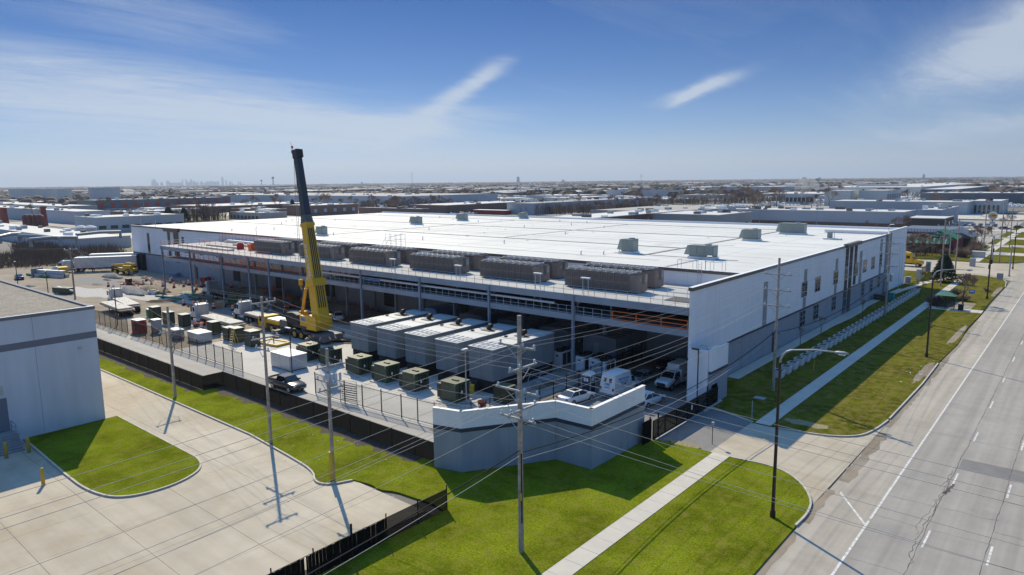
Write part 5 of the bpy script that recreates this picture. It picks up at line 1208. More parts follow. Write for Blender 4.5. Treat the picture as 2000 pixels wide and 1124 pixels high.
tractor_set('white truck with a flatbed trailer behind the first green cabinets', 229, 595, RD(172), 'pale slab with dark slots on the farther flatbed')
tractor_set('white truck with a flatbed carrying a long white slab, beside the striped barrels', 396, 630, RD(178), 'long pale slab with dark slots on the flatbed by the barrels')
tractor_set('white truck with a flatbed just left of the crane', 481, 624, RD(176), 'pale slab on the flatbed beside the crane cab')
tractor_set('white tractor unit without a trailer in the shade under the deck', 415, 579, RD(176), None, False)
p = G(228, 612); t = thing('flatbed_trailer', 'parked flatbed trailer without a truck, nearest the left building', 'trailer', p, RD(176)); flatbed(t, 6.0); plank_load('pale slotted slab on the trailer nearest the left building', (p.x, p.y, 1.43), RD(176), 11.5)
# semi trailers at the dock
def semi_trailer(lb, x, y, rz, truck, L_=16.0):
    t = thing('semi_trailer', lb, 'trailer', (x, y, 0), rz)
    MB().box(0,-1.28,1.15,L_,1.28,4.1).build('box', 'white_paint', t); MB().box(-.02,-1.32,4.1,L_+.02,1.32,4.16).build('roof', 'stripe_white', t)
    n = 13
    for i in range(n):
        for s in (-1,1): MB().box(.1+i*L_/n,s*1.29-.012,1.25,.1+(i+1)*L_/n-.05,s*1.29+.012,4.0).build('side_panel','galv_light',t)
    for s in (-1,1):
        for x_ in (1.4,2.7): wheel(t,x_,s*.98,.5,.5,'rim',s)
        MB().box(11.6,s*.8-.08,0.02,11.8,s*.8+.08,1.15).build('landing_leg','bronze_metal',t)
    MB().box(.3,-.6,.75,L_-.3,.6,1.14).build('frame','bronze_metal',t)
    q = thing('semi_truck', truck, 'truck', (x+cos(rz)*(L_+2.8), y+sin(rz)*(L_+2.8), 0), rz); day_cab(q)
    MB().box(-1.9,-1.15,1.0,-.31,1.15,3.4).build('sleeper', 'car_silver', q, bevel=.1)
semi_trailer('long white box trailer nearest the building corner at the left dock', -214.0, 83.0, RD(236), 'silver truck hitched to the nearer white box trailer')
semi_trailer('farther white box trailer partly hidden behind another', -221.5, 89.5, RD(236), 'white truck hitched to the farther box trailer')
# telehandler, skid steer, suv and site trailer
t = thing('telehandler', 'yellow telehandler parked on the dirt before the dock', 'telehandler', G(246, 536), RD(200)); t.scale = (1.3,1.3,1.25)
MB().box(-2.6,-.8,.8,2.4,.8,1.4).build('chassis','crane_yellow',t,bevel=.05); MB().box(-2.4,.1,1.4,-.2,.95,2.1).build('engine_cover','crane_yellow',t,bevel=.05)
MB().box(-1.2,-1.0,1.1,.5,-.15,2.6).build('cab','plastic_black',t,bevel=.05); MB().beam((-2.9,.0,2.3),(3.2,.0,1.9),.5,.55).build('boom','crane_yellow',t); MB().box(3.0,-.7,.3,3.3,.7,1.9).build('carriage','bronze_metal',t)
for y in (-.4,.4): MB().box(3.3,y-.07,.3,4.5,y+.07,.38).build('fork','bronze_metal',t)
for x in (-1.6,1.6):
    for s in (-1,1): wheel(t,x,s*1.0,.65,.42,'crane_yellow',s)
t = thing('skid_steer', 'small dark and red skid loader among the barrels', 'loader', G(252, 561), RD(190))
MB().box(-1.3,-.7,.35,1.1,.7,1.2).build('chassis','bronze_metal',t,bevel=.05); MB().box(-.7,-.55,1.2,.5,.55,2.1).build('cab','plastic_black',t,bevel=.05); MB().box(1.4,-.95,.1,2.1,.95,.75).build('bucket','red',t)
for s in (-1,1):
    MB().beam((-1.2,s*.75,1.4),(1.5,s*.75,.6),.12,.2).build('lift_arm','red',t)
    for x in (-.65,.6): wheel(t,x,s*.78,.4,.28,'rim',s)
sedan('parked_car', 'dark blue estate car parked beside the green pipe at the far left', G(38, 546), RD(170), 'car_blue', 4.9)
t = thing('job_trailer', 'yellow and red striped attenuator box behind the pale concrete beams', 'trailer', G(124, 540), RD(170))
MB().box(-1.6,-1.1,.6,1.6,1.1,2.6).build('box','crane_yellow',t); MB().box(-1.62,-1.12,.3,1.62,1.12,.9).build('skirt','red',t)
for s in (-1,1): wheel(t,0,s*1.05,.4,.25,'rim',s)
t = thing('fuel_tank', 'green tank with a white boom on the pale gravel behind the left building', 'tank', G(125, 574), RD(20)); MB().box(-2.4,-1,.2,2.4,1,1.5).build('tank','trafo_green',t,bevel=.1); MB().beam((-2,0,1.5),(3.6,-.5,.9),.25,.3).build('boom','stripe_white',t)
for x,y,lb in ((128,470,'site'),): pass
# people at work by the crane
def worker(lb, px, py, vest):
    t = thing('person', lb, 'person', G(px, py, .03), random.uniform(0,6))
    m = MB(); 
    for s in (-1,1): m.tube([(0,s*.11,0.0),(.02,s*.11,.45),(0,s*.09,.9)], .065, 6, 0, .09)
    m.lathe([(.0,.85),(.16,.88),(.17,1.1),(.21,1.35),(.17,1.46),(.06,1.52),(.055,1.58),(.0,1.6)], 8)
    for s in (-1,1): m.tube([(0,s*.21,1.42),(.04,s*.27,1.12),(.14,s*.24,.88)], .05, 6, 0, .035)
    m.lathe([(0,1.55),(.07,1.57),(.10,1.68),(.09,1.76),(0,1.8)], 8)
    m.build('body', 'timber_dark', t, smooth=True)
    MB().lathe([(.17,.98),(.185,1.1),(.222,1.34),(.18,1.47)], 8).build('vest', vest, t); MB().lathe([(.13,1.72),(.115,1.80),(.06,1.85),(0,1.86)], 8).build('hard_hat', 'stripe_white', t)
worker('worker in an orange vest standing behind the crane cab', 557, 617, 'orange'); worker('worker in an orange vest near the flatbed by the crane', 536, 609, 'orange')

# ================================================================== MOBILE CRANE (carrier faces -X)
CR = thing('mobile_crane', 'yellow truck crane with a tall dark telescopic boom raised nearly upright', 'crane', (0,0,0))
def crane():
    y0, y1 = 60.0, 62.8; yc = 61.4
    MB().box(-105, y0+.1, .95, -88.9, y1-.1, 1.45).build('carrier_deck', 'crane_dark', CR, bevel=.04)
    MB().box(-104, y0+.7, .6, -89.5, y1-.7, .94).build('chassis', 'bronze_metal', CR)
    MB().prof([(-107.4,.6),(-107.6,1.5),(-107.1,2.45),(-105.2,2.5),(-105.2,.6)], y0+.05, y1-.05).build('carrier_cab', 'crane_yellow', CR, bevel=.06)
    MB().box(-105.19, y0+.15, 1.46, -101.2, y1-.15, 2.05).build('engine_housing', 'crane_yellow', CR, bevel=.05)
    MB().box(-105.1, y0+.3, 2.06, -101.4, y1-.3, 2.2).build('walkway', 'galv_light', CR)
    MB().obox((-107.42, yc, 1.95), (.05, 2.2, .8), 0, 0, RD(-24)).build('windscreen', 'auto_glass', CR)
    for y in (y0+.03, y1-.03): MB().box(-106.9, y-.025, 1.55, -105.7, y+.025, 2.3).build('side_window', 'auto_glass', CR)
    for x in (-103.3, -101.4, -96.6, -94.7, -92.3):
        for s, y in ((-1, y0+.25), (1, y1-.25)): wheel(CR, x, y, .68, .42, 'bollard_yellow', s)
    MB().box(-100.6, y0-.05, 1.46, -98.4, y0+.9, 2.6).build('tool_box', 'crane_grey', CR); MB().box(-100.9, y0+.95, 1.46, -97.2, y1-.2, 2.3).build('hose_deck', 'crane_dark', CR)
    for x in (-99.6, -90.2):      # outriggers with their boxes, floats and striped ends
        MB().box(x-.35, y0-2.0, .62, x+.35, y1+2.0, 1.15).build('outrigger_beam', 'crane_grey', CR)
        for s, y in ((-1, y0-1.8), (1, y1+1.8)):
            MB().cyl((x, y, .1), (x, y, 1.3), .14, n=8).build('outrigger_leg', 'galv', CR); MB().box(x-.5, y-.5, 0.03, x+.5, y+.5, .12).build('outrigger_float', 'timber', CR)
    tail = MB().box(-91.3, y0-.35, .5, -88.1, y1+.35, 1.5).build('tail_box', 'crane_grey', CR, bevel=.03)
    for x in (-91.0, -89.2):
        for k in range(3): MB().obox((x+k*.22, y0-.36, 1.05), (.1, .02, .6), 0, 0, RD(30)).build('hazard_stripe', 'red' if k % 2 == 0 else 'stripe_white', tail)
    for k in range(5): MB().obox((-88.09, y0+.3+k*.5, 1.05), (.02, .14, .6), 0, 0, 0, RD(30)).build('hazard_stripe', 'red' if k % 2 == 0 else 'stripe_white', tail)
    # superstructure
    MB().cyl((-94.6, yc, 1.46), (-94.6, yc, 1.85), 1.15, n=20).build('slewing_ring', 'bronze_metal', CR)
    MB().box(-97.2, yc-1.25, 1.86, -91.6, yc+1.25, 2.35).build('turntable', 'crane_dark', CR)
    MB().box(-92.8, yc-1.55, 1.95, -90.3, yc+1.55, 4.2).build('counterweight', 'crane_yellow', CR, bevel=.06)
    MB().box(-94.6, yc-1.5, 2.36, -92.81, yc-.95, 4.0).build('side_frame', 'crane_yellow', CR, bevel=.04); MB().box(-94.6, yc+.95, 2.36, -92.81, yc+1.5, 4.0).build('side_frame', 'crane_yellow', CR, bevel=.04)
    for y in (yc-1.0, yc+.35): MB().box(-90.31, y, 3.15, -90.26, y+.75, 3.75).build('opening', 'plastic_black', CR)
    MB().box(-94.2, yc-1.53, 3.2, -93.2, yc-1.5, 3.7).build('maker_plate', 'sign_blue', CR)
    MB().cyl((-91.3, yc-.8, 4.35), (-91.3, yc+.8, 4.35), .38, n=12).build('winch_drum', 'bronze_metal', CR)
    MB().prof([(-98.2,2.36),(-98.9,3.2),(-98.4,4.0),(-96.6,4.2),(-95.3,3.9),(-94.9,2.36)], yc-1.5, yc-.5).build('engine_cover', 'plastic_black', CR, bevel=.08)
    MB().prof([(-98.6,2.36),(-99.0,3.0),(-98.4,3.9),(-97.0,3.95),(-96.9,2.36)], yc+.75, yc+1.65).build('operator_cab', 'crane_yellow', CR, bevel=.06)
    MB().box(-98.3, yc+1.66, 2.9, -97.1, yc+1.69, 3.7).build('side_window', 'auto_glass', CR)
    # boom
    r = Vector((-90.9, yc-.1, 3.7)); top = Vector((-97.35, 62.9, 29.3)); u = (top-r).normalized(); Lb = (top-r).length
    side = Vector((0,1,0)); side = (side-u*side.dot(u)).normalized(); back = side.cross(u)      # back points towards +X
    def section(name, t0, t1, w_, d_, mt, off=0.0, k1=1.0):
        m = MB(); P = []; w0_, d0_ = w_, d_
        for tt in (t0, t1):
            w_, d_ = (w0_, d0_) if tt == t0 else (w0_*k1, d0_*k1)
            c = r+u*tt+back*off
            for sx, sy in ((-1,-1),(1,-1),(1,1),(.6,1.22),(-.6,1.22),(-1,1)): P.append(c+side*(w_*sx/2)-back*(d_*sy/2))
        m._add(P, [(5,4,3,2,1,0),(6,7,8,9,10,11)]+[(i,(i+1)%6,6+(i+1)%6,6+i) for i in range(6)], 0); return m.build(name, mt, CR)
    b0 = section('boom_base', -.8, 14.9, 2.0, 1.9, 'crane_yellow', 0, .70)
    for k in range(4):
        m = MB()
        for a, b in ((1.6, 5.0), (6.3, 14.2)):
            P = []
            for hh in (.03, -.05):
                for tt, ss in ((a, -1), (a, 1), (b, 1), (b, -1)):
                    kk = 1-.30*(tt+.8)/15.7; P.append(r+u*tt+side*((-.60+k*.40)*kk+ss*.085)+back*(.95*kk+hh))
            m._add(P, [(0,1,2,3),(0,4,5,1),(1,5,6,2),(2,6,7,3),(3,7,4,0)], 0)
        m.build('stripe', 'text_dark', b0)
    section('collar', 5.1, 6.2, 2.4, 2.15, 'crane_yellow'); section('collar', 14.6, 15.1, 1.62, 1.6, 'crane_yellow')
    for k, (w_, d_) in enumerate(((1.42,1.42),(1.34,1.34),(1.26,1.26))): section('boom_section', 15.1+k*.42, 15.46+k*.42, w_, d_, 'crane_grey')
    section('boom_tip', 16.36, Lb, 1.08, 1.08, 'crane_dark', 0, .86)
    section('boom_head', Lb-.9, Lb+.35, 1.15, 1.3, 'bronze_metal', .1)
    for s in (-.3, .3): c = r+u*(Lb+.3)+back*-.7; MB().cyl(c+side*(s-.1), c+side*(s+.1), .33, n=12).build('sheave', 'galv', CR)
    c = r+u*(Lb+.3)-back*.9; MB().tube([c, c+Vector((-.3,-.3,1.6))], .03, 4).build('antenna', 'galv_light', CR); MB().box(c.x-.3, c.y-.25, c.z+.55, c.x+.25, c.y-.2, c.z+.95).build('flag', 'orange', CR)
    Mx = Matrix(((*u, 0), (*(-back), 0), (*(u.cross(-back)), 0), (0,0,0,1))).transposed()
    c = r+u*8.6-side*.86; Mx.translation = c; lettering('IMPERIAL CRANE', .85, 'lettering', 'stripe_white', CR, Mx)
    a = Vector((-96.6, yc, 2.6)); b = r+u*9.2-back*.8
    MB().cyl(a, a.lerp(b, .55), .26, n=10).build('lift_cylinder', 'crane_yellow', CR); MB().cyl(a.lerp(b, .55), b, .16, n=10).build('lift_rod', 'galv_light', CR)
    c = r+u*(Lb+.1)-back*1.0
    MB().tube([c, (c.x-.3, c.y, 9.0)], .035, 4).build('hoist_rope', 'cable', CR); MB().tube([c+side*.3, (c.x-.3, c.y+.3, 9.0)], .035, 4).build('hoist_rope', 'cable', CR)
    MB().box(c.x-.55, c.y-.1, 8.0, c.x-.05, c.y+.4, 9.0).tube([(c.x-.3,c.y+.15,8.0),(c.x-.3,c.y+.15,7.5),(c.x-.1,c.y+.15,7.3)], .08, 6).build('hook_block', 'crane_yellow', CR)
crane()
sedan('parked_car', 'white car beyond the crane counterweight', G(660, 624), RD(150), 'car_white')

# ================================================================== POLES, WIRES, LAMPS
def utility_pole(label, x, y, h, arms, mt='pole_wood', r=.17, name='utility_pole', lean=0):
    t = thing(name, label, 'utility pole', (x, y, 0))
    MB().cyl((0,0,-.3), (lean,0,h), r, r*.72, 12).build('pole', mt, t, smooth=False)
    for z, L_, ax, offs in arms:
        a = MB(); l = L_/2; dy = r+.08
        if ax == 'x': a.box(-l, -dy-.06, z-.06, l, -dy+.06, z+.06)
        else: a.box(dy-.06, -l, z-.06, dy+.06, l, z+.06)
        o = a.build('crossarm', 'arm_wood', t)
        for s in (-1, 1):
            if ax == 'x': MB().beam((s*l*.55, -dy, z-.06), (0, -dy, z-.75), .03, .04).build('brace', 'galv', o)
            else: MB().beam((dy, s*l*.55, z-.06), (dy, 0, z-.75), .03, .04).build('brace', 'galv', o)
        for q in offs:
            p = (q, -dy, z+.06) if ax == 'x' else (dy, q, z+.06)
            MB().lathe([(0,0),(.05,0),(.05,.06),(.09,.08),(.06,.14),(.09,.17),(.05,.24),(0,.26)], 8, p).build('insulator', 'porcelain', o)
    return t
O3 = (-1.3, .45, 1.3)
p4 = utility_pole('nearest tall utility pole on the front lawn, stacked crossarms', -27.4, 33.0, 16.1, [(14.15,3.0,'x',(-1.35,.5,1.4)), (12.75,2.8,'y',(-1.25,-.3,1.2)), (11.25,3.6,'x',(-1.6,.6,1.6)), (10.0,2.8,'y',(-1.2,1.2)), (9.4,3.0,'x',(-1.3,.6,1.3))], r=.19)
MB().tube([(.17,-.1,2.2),(.17,-.1,3.2),(.17,-.1,7.0)], .05, 6).build('cable_guard', 'plastic_black', p4); MB().box(.12,-.2,3.8,.2,-.1,4.3).build('tag', 'yellow', p4)
p2 = utility_pole('slim utility pole on the fence strip left of the pickup truck', -58.2, 33.0, 14.2, [(13.7,2.6,'y',(-1.2,.4,1.2)), (10.4,2.8,'y',(-1.2,1.2)), (9.3,2.4,'x',(-1.0,1.0))], 'pole_wood', .16)
p3 = utility_pole('short utility pole at the curve of the parking kerb, yellow guard at its foot', -46.6, 31.8, 11.3, [(9.9,2.6,'y',(-1.1,0,1.1)), (8.6,2.6,'x',(-1.1,1.1)), (8.0,2.4,'y',(-1.0,1.0))], 'pole_wood', .17)
MB().cyl((.0,-.1,0), (.0,-.1,2.6), .2, n=10).build('pole_guard', 'bollard_yellow', p3)
for k in range(5): MB().cyl((.3+.12*k, -.6+.3*k, 8.7), (.3+.12*k, -.6+.3*k, 9.3), .11, n=8).build('arrester', 'porcelain', p3)
p1 = utility_pole('bare topped utility pole with one low crossarm beside the left building', -80.1, 33.8, 10.8, [(7.9,2.6,'y',(-1.1,1.1))], 'pole_wood', .18)
g = MB().tube([(.2,-1.1,7.7),(.2,-.9,6.4),(.15,0,6.0),(.2,.9,6.6),(.2,1.1,7.7)], .03, 5).build('wire_loop', 'cable_black', p1)
a = G(147, 585); p0 = utility_pole('utility pole standing behind the roof of the left building', a.x, a.y, 11.5, [(10.9,2.6,'y',(-1.1,0,1.1))], 'pole_old', .18)
pb = utility_pole('utility pole by the white facade with three white crossarms', -27.1, 78.7, 15.6, [(13.75,3.2,'x',O3), (11.95,3.2,'x',O3), (10.15,3.2,'x',O3)], 'pole_wood', .18)
pc = utility_pole('utility pole with transformer cans before the dark glazed entrance', -27.5, 135.0, 14.9, [(13.0,3.0,'x',O3), (11.2,3.0,'x',O3), (9.0,3.0,'x',O3)], 'pole_wood', .18)
for x, y in ((-.6,0),(.6,0),(0,-.6)): MB().cyl((x,y,6.3),(x,y,7.6),.3,n=10).build('transformer_can', 'galv_light', pc)
pd = utility_pole('utility pole beside the dark evergreen at the crossing', -25.9, 179.7, 14.9, [(13.6,3.0,'x',O3), (11.8,3.0,'x',O3)], 'pole_wood', .17)
pe = utility_pole('utility pole just before the crossing road, right of the evergreen', -26.6, 205.0, 14.0, [(12.8,3.0,'x',O3), (11.2,3.0,'x',O3)], 'pole_wood', .17)
pf = utility_pole('utility pole beyond the crossing by the restaurant shrubs', -27.0, 262.0, 15.0, [(13.6,3.0,'x',O3), (12,3.0,'x',O3)], 'pole_wood', .17)
pg = utility_pole('farther utility pole near the round burger sign', -27.5, 318.0, 15.0, [(13.6,3.0,'x',O3)], 'pole_wood', .17)
for i, (y, lb) in enumerate(((238, 'slim wooden pole left of the street side trees'), (290, 'second slim wooden pole toward the car park'), (350, 'third slim wooden pole beside the flag'), (410, 'farthest slim wooden pole by the evergreens'))):
    utility_pole(lb, -20.5-(i % 2)*2.0, y, 13.5, [(12.4,2.4,'x',(-1,1))], 'pole_old', .15)
def wire(a, b, sag, r=.011, mt='cable', lb='thin overhead wire strung along the road poles', name='power_line', grp='overhead wires'):
    a = Vector(a); b = Vector(b); n = max(8, int((b-a).length/4)); pts = []
    for i in range(n+1):
        u = i/n; p = a.lerp(b, u); p.z -= sag*4*u*(1-u); pts.append(p)
    o = Vector(a); tag(MB().tube([p-o for p in pts], r, 4).build(name, mt, None, o), lb, 'wire', grp)
S0 = (-27.4, -32.0)
run = [S0, (-27.4, 33.0), (-27.1, 78.7), (-27.5, 135.0), (-25.9, 179.7), (-26.6, 205), (-27.0, 262), (-27.5, 318)]
PN = {-32.0: 'edge of the photo', 33.0: 'nearest lawn pole', 78.7: 'white facade pole', 135.0: 'transformer can pole', 179.7: 'evergreen pole', 205: 'crossing pole', 262: 'restaurant pole', 318: 'burger sign pole'}
for (xa, ya), (xb, yb) in zip(run, run[1:]):
    za, zb = (14.4, 14.0) if ya == 33.0 else ((14.4, 14.4) if ya < 0 else (14.0, 13.2)); sp = f'from {PN[ya]} to {PN[yb]}'
    for off, sd in ((-1.35, 'yard side'), (.5, 'middle'), (1.4, 'road side')): wire((xa+off, ya-.2, za), (xb+off, yb-.2, zb), .8, lb=f'upper wire, {sd}, {sp}')
    if yb < 210:
        for off, sd in ((-1.5, 'yard side'), (.6, 'middle'), (1.5, 'road side')): wire((xa+off, ya-.2, 11.5), (xb+off, yb-.2, 12.0 if yb > 60 else 11.5), .9, lb=f'middle level wire, {sd}, {sp}')
    if yb < 140:
        for off, sd in ((-1.3, 'yard side'), (1.3, 'road side')): wire((xa+off, ya-.2, 9.65), (xb+off, yb-.2, 10.3), 1.0, lb=f'lower wire, {sd}, {sp}')
        wire((xa, ya, 7.0), (xb, yb, 7.2), 1.6, .04, 'cable_black', f'thick black low cable {sp}', 'cable_bundle'); wire((xa+.15, ya, 6.6), (xb+.1, yb, 6.9), 1.7, .018, 'cable', f'pale low cable {sp}', 'cable_bundle')
EX = (33.0, 33.0)
for off, z in ((-1.25, 13.0), (-.3, 13.0), (1.2, 13.0)):
    wire((-27.2, 33.0+off, z), (EX[0], EX[1]+off, 13.0), 1.1, lb='thin wire from the nearest pole over the road'); wire((-58.0, 33.0+off, 13.95), (-27.2, 33.0+off, z), .7, lb='thin wire between the nearest pole and the slim pole on the fence strip')
for off, z in ((-1.2, 10.2), (1.2, 10.2), (.2, 9.0)):
    wire((-27.2, 33.0+off, z), (EX[0], EX[1]+off, 10.6), 1.2, lb='thin lower wire from the nearest pole over the road'); wire((-46.4, 31.8+off*.9, 10.1), (-27.2, 33.0+off, z), .6, lb='thin wire between the nearest pole and the short pole on the kerb')
for off in (-1.1, 1.1): wire((-58.0, 33+off, 10.7), (-46.4, 31.8+off, 10.1), .3, lb='thin wire between the slim pole and the short pole'); wire((-80.0, 33.8+off, 8.2), (-58.0, 33.0+off, 10.7), .5, lb='thin wire between the slim pole and the pole by the left building'); wire((p0.location.x, p0.location.y+off, 11.2), (-80.0, 33.8+off, 8.2), 1.2, lb='thin wire behind the roof of the left building')
for off in (-1.2, .4, 1.2): wire((p0.location.x, p0.location.y+off, 11.2), (-58.0, 33.0+off, 13.95), 1.6, lb='thin wire from behind the left building to the slim pole'); wire((-255, 40+off*2, 13.0), (p0.location.x, p0.location.y+off, 11.2), 2.2, lb='sagging wire at the far left above the yard')
def lamp_post(label, x, y, h=11.6, arm=3.6):
    t = thing('street_lamp', label, 'street lamp', (x, y, .08))
    MB().cyl((0,0,0),(0,0,.5),.2,n=10).build('base', 'bronze_metal', t); MB().cyl((0,0,.4),(0,0,h),.135,.09,10).build('pole', 'bronze_metal', t)
    pts = [(0,0,h)]+[(1.0-1.0*cos(RD(a)), 0, h+1.05*sin(RD(a))*1.0) for a in (15,35,55,75,90)]+[(arm*.6,0,h+1.25),(arm,0,h+1.3)]
    MB().tube(pts, .075, 8, 0, .05).build('arm', 'galv', t)
    hd = MB().loft([[(arm-.05+dx, w_*c, h+1.3+s_*hh) for c, s_ in ((-1,0),(-.6,.8),(.6,.8),(1,0),(.6,-.6),(-.6,-.6))] for dx, w_, hh in ((0,.06,.06),(.15,.16,.12),(.55,.19,.13),(.85,.10,.06))]).build('lamp_head', 'galv', t, smooth=True)
    MB().box(arm+.2,-.12,h+1.16,arm+.6,.12,h+1.24).build('lens', 'lamp_clear', hd)
lamp_post('nearest street lamp on the front verge, curved arm over the road', -16.2, 48.2)
lamp_post('second street lamp along the verge, by the torn kerb', -16.3, 106.8, 11.0)
lamp_post('third street lamp, on the verge beyond the bus shelter', -15.7, 166.0, 12.0)
lamp_post('fourth street lamp, before the crossing', -16.2, 224.0, 12.0)
lamp_post('far street lamp beyond the crossing', -16.2, 285.0, 12.0)
for x, y, lb in ((-199.6,49.5,'dark lamp post behind the left building roof, left one'),(-171.5,47.8,'dark lamp post behind the left building roof, right one'),(-131.0,46.5,'dark lamp post beside the green box and the red cabinet')):
    t = thing('yard_lamp', lb, 'lamp post', (x, y, 0)); MB().cyl((0,0,0),(0,0,6.4),.09,n=8).build('pole','bronze_metal',t); MB().box(-.9,-.15,6.35,.15,.15,6.5).build('lamp_head','galv',t)
t = thing('yard_lamp', 'slim pale lamp post inside the fence beside the yellow drum', 'lamp post', G(911, 790, .03)); MB().cyl((0,0,0),(0,0,6.2),.07,n=8).build('pole','galv',t); MB().box(-.15,-.5,6.2,.15,.3,6.35).build('lamp_head','stripe_white',t)
t = thing('yard_lamp', 'slim dark lamp post beside the shiny pale cabinet', 'lamp post', G(571, 735, .03)); MB().cyl((0,0,0),(0,0,6.2),.08,n=8).build('pole','bronze_metal',t); MB().box(-.9,-.15,6.2,.15,.15,6.32).build('lamp_head','galv',t)

# ================================================================== PLANTERS, TREES, STREET FURNITURE ON THE RIGHT
PL = thing('planter', 'x', 'planter', (0,0,0), 0, 'white planter boxes in a row')
MB().loft([[(-.62*k,-.62*k,z),(.62*k,-.62*k,z),(.62*k,.62*k,z),(-.62*k,.62*k,z)] for k, z in ((.9,0),(1,.25),(1,.95))]).build('box','white_paint',PL,bevel=.02)
for a,b,c,d in ((-.68,-.68,.68,-.55),(-.68,.55,.68,.68),(-.68,-.549,-.55,.549),(.55,-.549,.68,.549)): MB().box(a,b,.951,c,d,1.05).build('rim','white_paint',PL)
MB().box(-.54,-.54,.92,.54,.54,.98).build('soil','mulch',PL)
m = MB(); rn = random.Random(3)
for i in range(40):
    x,y = rn.uniform(-.5,.5), rn.uniform(-.5,.5); m.tube([(x,y,.97),(x+rn.uniform(-.15,.15),y+rn.uniform(-.15,.15),1.05+rn.random()*.2)],.012,3)
m.build('dead_stems','straw',PL,kind='stuff')
for i in range(34):
    y = 84.6+i*2.46; x = -28.5+.012*i
    o_ = ORD[i] if i < 20 else (('twenty ' if i < 29 else 'thirty ')+ORD[(i-20) % 10] if i != 29 else 'thirtieth'); lb = f'white planter box in the row before the facade, {o_} from the gate end'
    if i == 0: PL.location = (x, y, .1); PL['label'] = lb; PL.scale = (.86,.86,.9)
    else: dup(PL, (x, y, .1), label=lb)
def bare_tree(seed, h, levels=5, spread=.62, twig='twig', thin=1.0, droop=.0, first=.28):
    rn = random.Random(seed); tr = MB(); cr = MB()
    def grow(p, d, L_, r, lv):
        q = p+d*L_; mid = p.lerp(q, .5)+Vector((rn.gauss(0,.05),rn.gauss(0,.05),0))*L_
        n = 6 if lv < 2 else (4 if lv < 3 else 3); r1 = r*.66
        (tr if lv < 2 else cr).tube([p, mid, q], max(r, .022*h/8), n, 0, max(r1, .016*h/8), cap=False)
        if lv >= levels: return
        k = rn.choice((2,3,3)) if lv < 2 else rn.choice((2,3,3,4))
        for i in range(k):
            a = rn.uniform(0, 2*pi); s = spread*rn.uniform(.6,1.25); ax = d.orthogonal().normalized(); ax.rotate(Matrix.Rotation(a,3,d))
            nd = (d*cos(s)+ax*sin(s)); nd.z += .12-droop; nd.normalize()
            grow(p.lerp(q, rn.uniform(.72,1.0)), nd, L_*rn.uniform(.62,.84), r1*rn.uniform(.6,.85), lv+1)
        if lv >= 1: grow(q, (d+Vector((rn.gauss(0,.2),rn.gauss(0,.2),.1))).normalized(), L_*.7, r1*.8, lv+1)
    grow(Vector((0,0,-.1)), Vector((0,0,1)), h*first, h*.022*thin, 0)
    return tr.mesh('trunk', ('bark',)), cr.mesh('crown', (twig,))
def tree(name, label, cat, loc, protos, scale=1.0, rz=None, group=None):
    t = thing(name, label, cat, loc, random.uniform(0,6.28) if rz is None else rz, group); t.scale = (scale,)*3
    put('trunk', protos[0], t); put('crown', protos[1], t, kind='stuff'); return t
T1 = bare_tree(14, 7.0, 5, .66, first=.24, thin=.8); T2 = bare_tree(8, 10, 5, .55); T3 = bare_tree(21, 9, 5, .62); T4 = bare_tree(33, 7, 4, .6); T5 = bare_tree(41, 4, 4, .45, thin=.7)
def leafy(tw, seed, n, rx, rz_, z0, mt):      # small buds and dead leaves held on the twigs
    rn = random.Random(seed); m = MB()
    for i in range(n):
        a = rn.uniform(0, 2*pi); u = rn.random()**.5; zz = rn.uniform(-1,1); k = math.sqrt(max(0,1-zz*zz))*u
        c = Vector((rx*k*cos(a), rx*k*sin(a), z0+rz_*zz)); s = rn.uniform(.05,.13); d = Vector((rn.gauss(0,1),rn.gauss(0,1),rn.gauss(0,1))).normalized(); e = d.orthogonal().normalized()
        m.quad(c-d*s, c+e*s*.7, c+d*s, c-e*s*.7)
    return m.mesh('buds', (mt,))
t = tree('bare_tree', 'round crowned brown tree beside the bus shelter', 'tree', (-18.6, 156.5, .1), T1, 1.35, 1.0)
for i,(x,y,s,lb) in enumerate(((-30.9,89.5,1.0,'bare sapling on the planting lawn nearest the gate'),(-31.3,101.2,1.1,'bare sapling by the lower facade windows'),(-31.4,111.3,1.1,'bare sapling below the upper window'),(-30.0,129.8,1.2,'sapling on the mulch bed by the entrance'),(-26.5,160,1.2,'bare sapling on the lawn beyond the planters'),(-28.7,176,1.2,'bare sapling where the path widens'))): tree('sapling', lb, 'tree', (x,y,.1), T5, s)
def shrub(label, x, y, rx, ry, h, mt='twig', n=420, seed=1, name='shrub'):
    t = thing(name, label, 'shrub', (x,y,.08)); rn = random.Random(seed); m = MB()
    for i in range(n):
        a = rn.uniform(0,2*pi); r0 = rn.random()*.35; ce = rn.uniform(.15,1); tx = rx*cos(a)*ce**.5*rn.uniform(.6,1); ty = ry*sin(a)*ce**.5*rn.uniform(.6,1); tz = h*rn.uniform(.35,1)*(1-.45*ce)
        p = Vector((rx*r0*cos(a), ry*r0*sin(a), 0)); q = Vector((tx,ty,tz)); m.tube([p, p.lerp(q,.55)+Vector((0,0,h*.12)), q], .03, 3, 0, .008, cap=False)
        for k in range(2):
            c = p.lerp(q, rn.uniform(.5,1))+Vector((0,0,h*.1)); e = Vector((rn.gauss(0,.25),rn.gauss(0,.25),rn.uniform(.05,.35))); m.tube([c, c+e], .014, 3, cap=False)
    m.build('stems', mt, t, kind='stuff'); MB().lathe([(0,0),(rx*.5,0),(rx*.3,h*.18),(0,h*.2)],8).build('root_mound','mulch',t)
shrub('brown hedge shrub left of the bus shelter', -22.6, 151.6, 1.9, 1.7, 2.4, seed=4, n=700)
